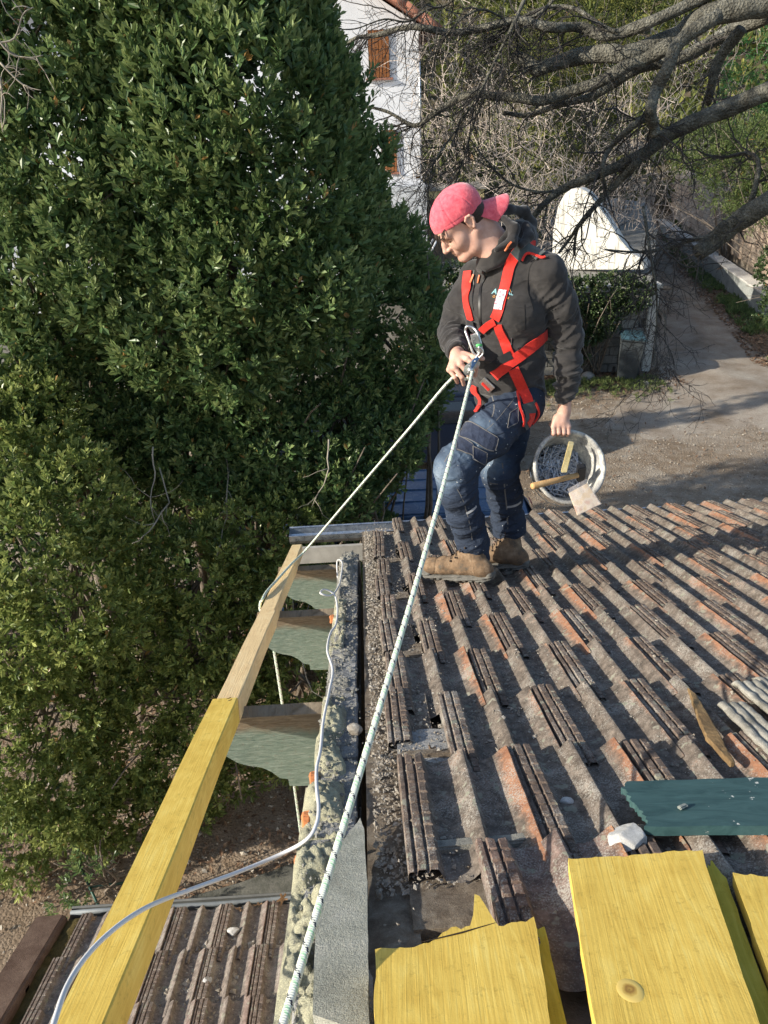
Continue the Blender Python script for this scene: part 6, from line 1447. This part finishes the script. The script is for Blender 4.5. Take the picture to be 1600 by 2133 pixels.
m_ = MB(); frus(m_, (.57, .63), (.42, .50), .967, 1.06, MWB); part('lid', m_.mesh('lid', M_LID, bevel=.02), wb)
for sx in (-1, 1):
    m_ = MB(); m_.tube([MWB @ Vector((sx*.24, .24, .10)), MWB @ Vector((sx*.29, .24, .10))], .10, 18); part('wheel', m_.mesh('wheel', simple('black_tyre', (.02, .02, .02), .8, bump=0), bevel=.01), wb)
    m_ = MB(); m_.tube([MWB @ Vector((sx*.23, .22, .90)), MWB @ Vector((sx*.23, .36, .94))], .014, 6); part('handle', m_.mesh('handle', M_BIN, True), wb)
m_ = MB(); m_.tube([MWB @ Vector((-.24, .36, .94)), MWB @ Vector((.24, .36, .94))], .016, 8); part('handle', m_.mesh('handle', M_BIN, True), wb)
for (x, y, s_, sd, lb) in ((5.15, 16.55, .16, 3, 'rounded grey stone at the foot of the retaining wall, left of the bin'), (6.25, 15.95, .10, 4, 'pale stone on the ground right in front of the bin')):
    bm = bmesh.new(); bmesh.ops.create_icosphere(bm, subdivisions=3, radius=s_)
    for v_ in bm.verts: v_.co = Vector(v_.co)*(1+.25*float(vnoise(np.array([np.array(v_.co[:])*7+sd]))[0])); v_.co.z *= .65
    me = bpy.data.meshes.new('stone'); bm.to_mesh(me); bm.free(); me.materials.append(M_WALL); o = obj('stone', me, None, (x, y, s_*.3)); tag(o, lb, 'stone')

# cars under the trees
M_TYRE = simple('tyre', (.015, .015, .016), .85, bump=0); M_GLASS = NT('car_glass'); M_GLASS.set((.01, .013, .018), .04, 0, .9); M_GLASS = M_GLASS.m
M_RIM = simple('silver_rim', (.5, .51, .53), .3, .8, .1, bump=0)
def car(base, L, W, Hh, paint, label, ribs=0, flip=1):
    """long axis along x, nose at -x"""
    r = empty('parked_car', base); tag(r, label, 'car'); bx0, by0 = base[0], base[1]
    prof_ = [(-.5, .30), (-.5, .52), (-.47, .60), (-.30, .66), (-.20, .68), (-.10, .93), (-.06, .985), (.10, 1.0), (.36, .99), (.42, .965), (.475, .70), (.50, .62), (.50, .30), (.44, .22), (-.44, .22)]
    ny = [(-1, 0), (-.96, .02), (-.8, .035), (0, .05), (.8, .035), (.96, .02), (1, 0)]; V = []
    for (x, z) in prof_:
        for k, (q, cz) in enumerate(ny):
            tum = .80 if z > .9 else (.94 if z > .66 else 1.0); edge = -.035 if abs(q) > .98 and z > .9 else 0
            V.append((bx0+x*L*(1-.03*abs(q)**3), by0+q*W/2*tum, z*Hh+cz*(.9 if z > .6 else 0)+edge))
    m = 7; n = len(prof_); F = [(i*m+j, ((i+1) % n)*m+j, ((i+1) % n)*m+j+1, i*m+j+1) for i in range(n) for j in range(m-1)]+[tuple(i*m for i in range(n))[::-1], tuple(i*m+m-1 for i in range(n))]
    me = bpy.data.meshes.new('car_body'); me.from_pydata(V, [], F); me.materials.append(paint); bm = bmesh.new(); bm.from_mesh(me); bmesh.ops.recalc_face_normals(bm, faces=bm.faces)
    bmesh.ops.bevel(bm, geom=[e for e in bm.edges if e.calc_face_angle(0) > .35], offset=.03, segments=2, affect='EDGES'); bm.to_mesh(me); bm.free(); me.polygons.foreach_set('use_smooth', [True]*len(me.polygons))
    try: me.set_sharp_from_angle(angle=R(35))
    except Exception: pass
    part('car_body', me, r)
    def X_(x): return bx0+x*L
    for sy in (-1, 1):                    # side glass, set just proud of the tumblehome
        g = MB(); yb, yt = by0+sy*W/2*.955, by0+sy*W/2*.83
        for (a, b, c, d) in ((-.175, .10, -.085, .10), (.115, .43, .115, .385)):
            g.add([(X_(a), yb, .69*Hh), (X_(b), yb, .70*Hh), (X_(d), yt, .93*Hh), (X_(c), yt, .92*Hh)], [(0, 1, 2, 3)])
        me = g.mesh('side_window', M_GLASS); part('side_window', me, r)
        for wx in (-.33, .31):
            y_ = by0+sy*(W/2-.08); w_ = MB(); w_.tube([(X_(wx), y_-sy*.10, .31), (X_(wx), y_+sy*.085, .31)], .31, 26); tw = part('wheel', w_.mesh('wheel', M_TYRE, bevel=.02), r)
            w_ = MB(); w_.tube([(X_(wx), y_+sy*.06, .31), (X_(wx), y_+sy*.10, .31)], .20, 18)
            for q in range(7): a = q*6.283/7; w_.box((X_(wx)+.12*math.cos(a), y_+sy*.105, .31+.12*math.sin(a)), (.03, .01, .03))
            part('rim', w_.mesh('rim', M_RIM, bevel=.006), tw)
        w_ = MB(); w_.box((X_(-.165), by0+sy*(W/2+.06), .72*Hh), (.10, .16, .12)); part('mirror', w_.mesh('mirror', paint, bevel=.03), r)
    g = MB(); g.add([(X_(-.203), by0-W*.44, .70*Hh+.02), (X_(-.203), by0+W*.44, .70*Hh+.02), (X_(-.105), by0+W*.37, .94*Hh+.03), (X_(-.105), by0-W*.37, .94*Hh+.03)], [(0, 1, 2, 3)]); part('windscreen', g.mesh('windscreen', M_GLASS), r)
    g = MB(); g.add([(X_(.476)+.015, by0-W*.40, .73*Hh), (X_(.476)+.015, by0+W*.40, .73*Hh), (X_(.43)+.03, by0+W*.35, .95*Hh), (X_(.43)+.03, by0-W*.35, .95*Hh)], [(0, 1, 2, 3)]); part('rear_window', g.mesh('rear_window', M_GLASS), r)
    for sy in (-1, 1):
        g = MB(); g.box((X_(.495), by0+sy*W*.42, .58*Hh), (.05, .18, .16)); part('tail_light', g.mesh('tail_light', simple('red_lens', (.35, .02, .02), .3, bump=0), bevel=.01), r)
        g = MB(); g.box((X_(-.49), by0+sy*W*.40, .52*Hh), (.07, .28, .12)); part('headlight', g.mesh('headlight', M_GLASS, bevel=.01), r)
    for k in range(ribs):
        y_ = by0-W*.34+W*.68*k/(ribs-1); g = MB(); zt_ = Hh+.046*(.4+.6*(1-abs(y_-by0)/(W*.5)))
        g.tube([(X_(-.02), y_, zt_+.0), (X_(.05), y_, zt_+.004), (X_(.34), y_, zt_-.012)], .012, 6); part('roof_rib', g.mesh('roof_rib', paint, True), r)
    return r
tp = NT('dusty_blue_paint'); v = tp.coord('World'); n = tp.noise(v, 2.5, 5, .7); s2_ = tp.noise(v, 9, 4, .75, 1.5)
tp.set(tp.mix(tp.ramp(s2_, [(.50, 0.0), (.62, .5)]), tp.ramp(n, [(.3, (.035, .075, .15)), (.7, (.055, .12, .23))]), (.16, .21, .27)), .42, .1, .5); M_BLUEP = tp.m
car((.10, 8.25, -.0), 4.15, 1.72, 1.50, M_BLUEP, 'dusty blue car parked just beyond the roof edge, only its ribbed roof showing', 5)
td = NT('dark_car_paint'); td.set((.012, .018, .035), .12, .2, .6); M_DARKP = td.m
car((.15, 12.6, 0), 4.3, 1.75, 1.42, M_DARKP, 'dark shiny car under the evergreen, farther away than the blue one')
# red lifebuoy-like strap is part of the harness; clutter beyond: ivy
def ivy(name, base, blobs, label, dens, seed, mat, L=.06, per=7, cat='ivy', upw=.1, group=None, kind_leaf=.85, stems=30):
    rk = np.random.default_rng(seed); C_, N_ = blob_points(blobs, dens, rk, .35, VF); C_, N_ = C_[C_[:, 2] > .03], N_[C_[:, 2] > .03]
    P, D, Ls, var = sprigs(C_, N_, rk, per, L, L*1.6, upw); root = empty(name, base); tag(root, label, cat, group); part('foliage', leaves_mesh('foliage', P, D, Ls, kind_leaf, var, mat, rk), root)
    mb_ = MB(); rp2 = random.Random(seed)
    for q in range(stems):
        c = Vector(C_[rp2.randrange(len(C_))]); pts, rad = wander(rp2, (base[0]+rp2.uniform(-.3, .3), base[1], base[2]), (c-Vector(base))+Vector((0, 0, .4)), (c-Vector(base)).length, 9, .022, .006, .10); mb_.tube(pts, rad, 5)
    part('stem', mb_.mesh('stem', M_BARKL, True), root); return root
ivy('ivy', (5.2, 16.8, 0), [B_(1215, 625, 16.8, (.6, .25, .40)), B_(1270, 612, 16.8, (.6, .28, .38)), B_(1320, 615, 16.8, (.35, .28, .30)), B_(1220, 680, 16.75, (.45, .22, .40)), B_(1260, 660, 16.75, (.35, .22, .32)), B_(1175, 640, 16.8, (.5, .25, .6)), B_(1110, 640, 16.8, (.7, .25, .7)), B_(1190, 730, 16.8, (.3, .2, .3))],
    'glossy ivy hanging over the grey retaining wall to the left of the bin', 260, 21, M_IVY, .075)
ivy('ivy', (2.2, 15.8, 0), [B_(900, 610, 15.6, (.6, .3, .55)), B_(930, 660, 15.6, (.55, .3, .5)), B_(890, 720, 15.5, (.5, .3, .5)), B_(960, 590, 15.9, (.5, .3, .4)), B_(930, 740, 15.3, (.4, .3, .45)), B_(1010, 640, 16.2, (.7, .3, .7))],
    'sparkling small-leaved bush between the evergreens and the man\'s elbow', 240, 22, M_IVY, .065)
rk = np.random.default_rng(5)
n = 520; C_ = np.stack([rk.uniform(2.6, 6.6, n), 16.4-np.abs(rk.normal(0, .5, n)), rk.uniform(0, .05, n)], -1); P, D, Ls, var = sprigs(C_, np.tile([0, 0, 1.], (n, 1)), rk, 8, .12, .03, 1, .2)
g = obj('weeds', leaves_mesh('weeds', P, D, Ls, .16, np.clip(var+.15, 0, .95), M_OLE, rk)); tag(g, 'tufts of grass and weeds along the foot of the retaining wall', 'weeds', kind='stuff')
n = 2400; Y = rk.uniform(15.2, 36, n); r_ = drive_edge(Y)[1]; X = r_+rk.uniform(.1, 1.2, n); sel = fbm(np.stack([X*.7, Y*.7, X*0], -1), 2, 4)+rk.normal(0, .25, n)+(Y-24)*.05 > 0; X, Y = X[sel], Y[sel]; C_ = np.stack([X, Y, terr(X, Y)], -1)
P, D, Ls, var = sprigs(C_, np.tile([0, 0, 1.], (len(X), 1)), rk, 7, .20, .03, 1, .3); g = obj('verge_grass', leaves_mesh('verge_grass', P, D, Ls, .16, var, M_LAUREL, rk)); tag(g, 'low green grass and ivy on the verge right of the drive', 'grass', kind='stuff')
# conifers, hedge bushes and leafless shrubs up the slope
G_C = 'green conifers behind the bare branches'
def con(name, cx, ys, Y, rr_, lab, seed, mat=None, dens=24, L=.16):
    bl_ = [B_(cx+8*math.sin(i*2.1+seed), y, Y, (rr_*(.7+.3*math.sin(i*1.3+1)), rr_*.8, rr_*1.1)) for i, y in enumerate(ys)]; b = atY(cx, ys[-1], Y); gz = float(terr(b.x, Y)) if b.x > 9 else 1.8
    ivy(name, (b.x, Y+.2, gz), bl_, lab, dens, seed, mat or M_CON, L, 9, 'tree', -.35, G_C, .30, 16)
con('conifer', 1105, [-60, 10, 80, 150, 220, 290, 360, 430], 25, 1.15, 'yellow-green hanging conifer directly above the man\'s hood, leftmost of the conifers', 41)
con('conifer', 1235, [-60, 10, 80, 150, 215], 27, 1.25, 'dark conifer with yellow patches in the middle of the top edge', 42)
con('conifer', 1180, [60, 130, 200, 270, 330], 28, 1.0, 'dim conifer standing between and behind the other two', 43)
con('conifer', 1330, [-20, 60, 110], 30, 1.3, 'yellowish conifer behind the thick forked limb at the top right', 44)
con('bright_conifer', 1565, [120, 175, 225], 27, 1.0, 'bright green feathery conifer at the right edge', 45, M_CONB, 30, .14)
ivy('oleander', (12.4, 21, .6), [B_(1470, 320, 22.5, (.9, .5, .6)), B_(1520, 370, 22, (.9, .5, .7)), B_(1590, 320, 22, (.9, .6, .8)), B_(1570, 430, 21.5, (.7, .5, .5))],
    'yellow-green narrow-leaved bush above the beige stone wall at the right', 60, 46, M_OLE, .17, 9, 'bush', .5, None, .20)
ivy('garden_bush', (13.2, 18.2, .6), [B_(1610, 560, 17.8, (.35, .4, .5)), B_(1600, 640, 17.2, (.2, .3, .25))], 'dark leafy bush cut by the right edge beside the beige wall', 160, 47, M_IVY, .07, 8, 'bush', .3)
M_BRUSH = simple('grey_brown_brushwood', (.42, .36, .31), .95, var=.5, scale=1.2, bump=0, kind='World')
rb_ = random.Random(12)
for i, (px, py, Y, wd, hh, lab) in enumerate(((960, 260, 22.5, 1.7, 3.2, 'leafless grey shrub right of the white house corner'), (1050, 330, 21.5, 1.5, 2.4, 'leafless twiggy shrub just above the man\'s hood'), (1180, 330, 23, 1.8, 2.6, 'brown leafless shrub above the white garden wall'),
                                         (1310, 240, 25, 1.8, 2.6, 'leafless shrub behind the lichen-covered upright limb'), (1000, 90, 26, 2.2, 3.4, 'tall leafless shrub at the top right of the white house'), (1440, 180, 27, 2.4, 3.0, 'leafless shrub behind the thick limbs at the top right'), (1560, 60, 29, 2.6, 3.4, 'leafless shrub at the far top right corner'))):
    c = atY(px, py, Y); gz = 1.8 if c.x < 9 else float(terr(c.x, Y)); mb_ = MB()
    for q in range(210):
        a = rb_.uniform(0, 6.28); rr_ = wd*math.sqrt(rb_.random()); st0 = (c.x+rr_*math.cos(a), Y+.5*rr_*math.sin(a), gz+rb_.random()**1.5*(c.z+hh*.5-gz)); pts, rad = wander(rb_, st0, (rb_.gauss(0, .7), rb_.gauss(0, .4), .8), rb_.uniform(.6, 1.8), 6, .010, .0035, .28, .02); mb_.tube(pts, rad, 3, False)
        for z_ in range(2):
            k = rb_.randrange(1, 6); p2_, r2_ = wander(rb_, pts[k], (rb_.gauss(0, 1), rb_.gauss(0, .5), rb_.gauss(.2, .8)), rb_.uniform(.2, .7), 4, .007, .003, .3); mb_.tube(p2_, r2_, 3, False)
    root = empty('leafless_shrub', (c.x, Y, gz)); tag(root, lab, 'shrub', 'leafless shrubs on the slope'); part('branches', mb_.mesh('branches', M_BRUSH), root)['kind'] = 'stuff'
rk = np.random.default_rng(9); n = 5200; X = rk.uniform(-30, 50, n); Y = rk.uniform(37, 80, n); Z = terr(X, Y)+rk.uniform(0, 3.2, n)*np.clip(.5+fbm(np.stack([X*.2, Y*.2, X*0], -1), 2, 3)*1.6, .05, 1.4); C_ = np.stack([X, Y, Z], -1)
P, D, Ls, var = sprigs(C_, np.tile([0, -.6, .6], (n, 1)), rk, 8, .75, .7, .5); g = obj('wooded_hillside', leaves_mesh('wooded_hillside', P, D, Ls, .5, var*.9, M_CON, rk)); tag(g, 'distant scrub and trees covering the hillside behind the gardens', 'woodland', kind='stuff')

# ================================================================ the bare tree
M_BARK = NT('lichened_oak_bark'); t = M_BARK; v = t.coord('World'); vv = t.mapping(v, (1, 1, 1)); n1 = t.noise(vv, 5, 5, .7, .5); cr_ = t.voro(t.mapping(v, (1.0, 1.0, 1.0)), 38); ft = t.noise(v, 60, 4, .75)
c = t.ramp(t.math('ADD', t.math('MULTIPLY', n1, .55), t.math('MULTIPLY', ft, .45)), [(.33, (.035, .032, .026)), (.46, (.11, .105, .085)), (.58, (.25, .24, .195)), (.70, (.46, .46, .41))])
t.set(c, .95, 0, .15); t.bump(t.math('ADD', t.math('MULTIPLY', cr_, 1.2), ft), .03, .9); M_BARK = t.m
M_TWIG = simple('dark_oak_twig', (.05, .044, .038), .9, var=.5, scale=3, bump=0, kind='World')
oak = empty('bare_oak', tuple(atZ(2050, 700, 0))); oak.location = (7.4, 9.4, 0); tag(oak, 'bare tree with thick lichened limbs reaching in from the top right', 'tree')
LIMBS = [  # (pixel path, distance Y start, end, width start, end in m)
    ([(1720, -10), (1600, 9), (1547, 17), (1469, 35), (1416, 74), (1355, 100), (1307, 114), (1267, 111), (1206, 118), (1145, 136), (1119, 144), (1098, 128), (1075, 118)], 9.6, 10.4, .165, .075),
    ([(1400, 92), (1340, 125), (1302, 140), (1250, 170), (1184, 192), (1127, 210), (1075, 203), (1031, 201), (985, 195), (940, 215), (900, 240), (880, 256), (856, 260), (810, 234), (768, 222)], 9.8, 10.8, .095, .018),
    ([(1600, 30), (1545, 55), (1512, 70), (1425, 118), (1337, 140), (1285, 170), (1232, 201), (1162, 219), (1100, 240), (1050, 235)], 10.2, 11.0, .11, .03),
    ([(1500, -30), (1455, 0), (1359, 44), (1302, 66), (1259, 74), (1206, 57), (1145, 57), (1075, 44), (1000, 60), (940, 68), (880, 58), (840, 58), (790, 72), (760, 76), (740, 80), (716, 96), (690, 118), (646, 140)], 9.8, 10.6, .085, .012),
    ([(1294, 70), (1259, 57), (1206, 22), (1171, 13), (1127, 18), (1075, 44), (1020, 95)], 10.0, 10.4, .035, .014),
    ([(1500, 30), (1416, 87), (1390, 144), (1368, 184), (1355, 232), (1362, 262), (1368, 284)], 9.2, 9.0, .085, .065),
    ([(1357, 225), (1345, 245), (1320, 262), (1272, 306), (1255, 350), (1262, 400)], 9.1, 9.3, .06, .02),
    ([(1700, 150), (1600, 190), (1511, 228), (1450, 252), (1382, 287), (1347, 317), (1300, 341), (1230, 370), (1170, 395), (1120, 440), (1085, 500)], 9.0, 9.8, .135, .030),
    ([(1330, 335), (1295, 372), (1261, 406), (1231, 439), (1205, 471), (1188, 496), (1164, 527)], 9.3, 9.7, .055, .018),
    ([(1204, 470), (1198, 500), (1197, 532)], 9.6, 9.7, .022, .016),
    ([(1700, 370), (1600, 423), (1558, 448), (1518, 476), (1483, 505), (1455, 526)], 8.6, 9.0, .155, .115),
    ([(1500, 495), (1440, 500), (1400, 515), (1330, 525), (1260, 520)], 9.0, 9.4, .04, .012),
    ([(1560, 440), (1580, 350), (1560, 320), (1500, 330)], 8.8, 9.6, .04, .02),
    ([(1545, 60), (1500, 120), (1484, 170), (1475, 215)], 10.0, 10.4, .085, .05),
    ([(1340, 430), (1360, 560), (1368, 620), (1367, 700), (1362, 760)], 8.6, 8.2, .022, .006),
    ([(1370, 640), (1385, 660), (1385, 700), (1395, 740)], 8.3, 8.1, .010, .003),
    ([(1100, -20), (1070, 50), (1040, 110), (1000, 190), (950, 270), (900, 350), (890, 440)], 10.0, 9.6, .026, .008),
    ([(1180, -30), (1120, 30), (1060, 40), (1000, 20), (940, 60), (905, 130), (900, 190)], 10.2, 9.9, .022, .008),
    ([(960, -20), (930, 10), (890, 20), (850, 45), (800, 40), (740, 60), (690, 60)], 10.0, 9.6, .018, .006),
    ([(1010, 200), (985, 260), (965, 330), (940, 400), (900, 460), (875, 520)], 10.4, 9.8, .024, .008),
    ([(1170, 395), (1120, 400), (1060, 380), (1010, 330), (980, 290)], 9.7, 10.0, .022, .008)]
big, tw_ = MB(), MB(); rt2 = random.Random(6)
def limb(path, Y0, Y1, w0, w1):
    n = len(path); pts = [atY(x, y, Y0+(Y1-Y0)*i/(n-1)+.12*math.sin(i*1.7+x)) for i, (x, y) in enumerate(path)]; P = spline(pts, 5); m = len(P)
    rad = [max(.003, .84*(w0+(w1-w0)*(i/(m-1)))*(1+.10*float(vnoise(np.array([[i*.5, x0_, 0.]]))[0]))) for i, x0_ in ((i, path[0][0]*.1) for i in range(m))]
    return P, rad
def twigs(a, d, L, r, depth):
    n = max(4, int(L/.07)); pts, rad = wander(rt2, a, d, L, n, r, max(.0022, r*.35), .22, -.035); tw_.tube(pts, rad, 4 if depth > 1 else 3, False)
    if depth <= 0: return
    for k in range(int(2+L*5.2)):
        i = rt2.randrange(1, len(pts)-1); dd = (pts[i+1]-pts[i]).normalized(); side = dd.cross(Vector((rt2.gauss(0, 1), rt2.gauss(0, 1), rt2.gauss(0, 1)))).normalized()
        twigs(pts[i], dd*.6+side*rt2.uniform(.5, 1.1), L*rt2.uniform(.28, .55), max(.0022, rad[i]*.6), depth-1)
for li, (path, Y0, Y1, w0, w1) in enumerate(LIMBS):
    P, rad = limb(path, Y0, Y1, w0, w1); bm_r = [r_ for r_ in rad]; big.tube(P, bm_r, 12 if w0 > .05 else 7)
    Ltot = sum((P[i+1]-P[i]).length for i in range(len(P)-1)); nT = int(Ltot*(4.6 if w0 > .05 else (12 if path[-1][0] < 1000 else 10)))
    for k in range(nT):
        i = rt2.randrange(int(len(P)*.12), len(P)-1); dd = (P[i+1]-P[i]).normalized(); side = dd.cross(Vector((rt2.gauss(0, .6), rt2.gauss(0, 1), rt2.gauss(0, .6)))).normalized()
        q = P[i]; big_ = rad[i] > .04
        dr = dd*rt2.uniform(.5, 1.2)+side*rt2.uniform(.4, 1)+Vector((-.25, 0, -.35)); twigs(q, dr, rt2.uniform(.35, 1.15), min(.011, rad[i]*.6), 2)
mbk = big.mesh('limbs', M_BARK, True)
part('limbs', mbk, oak); part('twigs', tw_.mesh('twigs', M_TWIG), oak)['kind'] = 'stuff'
tb_ = MB(); tp_ = [Vector((7.4, 9.4, 0)), Vector((7.3, 9.5, 1.6)), Vector((7.0, 9.6, 3.2)), Vector((6.6, 9.7, 4.6)), atY(1720, -10, 9.6)]; tb_.tube(spline(tp_, 5), list(np.linspace(.34, .17, 21)), 14)
tb_.tube(spline([Vector((7.1, 9.6, 2.6)), atY(1750, 320, 8.8), atY(1700, 150, 9.0)], 4), .14, 10); tb_.tube(spline([Vector((7.3, 9.5, 1.9)), atY(1740, 380, 8.6), atY(1700, 370, 8.6)], 4), .155, 10)
tr_ = refine(tb_.mesh('trunk', M_BARK, True), .2, lambda P, N: N*(fbm(P*5)*.03)[:, None], 2); tr_.polygons.foreach_set('use_smooth', [True]*len(tr_.polygons)); part('trunk', tr_, oak)
# a few dead leaves still on the twigs
for i, (x, y, lb) in enumerate(((665, 25, 'withered leaf against the white house wall, upper of the pair at the top'), (678, 32, 'withered leaf against the white house wall, lower of the pair at the top'), (872, 370, 'withered leaf hanging just above the red cap'),
        (1318, 250, 'withered leaf beside the lichened upright limb'), (1340, 440, 'withered leaf in the twigs right of the white garden wall'), (1500, 560, 'withered leaf hanging below the thick broken limb'))):
    dryleaf(atY(x, y, 9.6), None, .05, i*1.1, 60+i, lb, 'withered leaves on the bare tree')
# pale twigs at the upper left corner
mb_ = MB(); rp2 = random.Random(4)
for pa in ([(-20, 60), (20, 110), (60, 120), (90, 115)], [(0, 160), (4, 200), (2, 240), (6, 275)], [(-10, 90), (30, 80), (48, 30), (70, 15)], [(0, 130), (40, 170), (72, 190)]):
    pts = spline([atY(x, y, 3.9) for x, y in pa], 4); mb_.tube(pts, list(np.linspace(.005, .0022, len(pts))), 4)
    for k in range(7):
        i = rp2.randrange(1, len(pts)); p2_, r2_ = wander(rp2, pts[i], (rp2.gauss(.3, 1), 0, rp2.gauss(0, 1)), rp2.uniform(.05, .18), 5, .003, .0014, .25); mb_.tube(p2_, r2_, 3)
pts = spline([atY(-20, 60, 3.9), Vector((-3.6, 4.3, 4.4)), Vector((-3.7, 4.6, 2)), Vector((-3.6, 4.7, 0))], 5); mb_.tube(pts, .008, 5)
o = obj('pale_dead_sapling', mb_.mesh('pale_dead_sapling', M_TWIGP, True)); tag(o, 'pale leafless sapling poking in at the upper left corner', 'sapling')
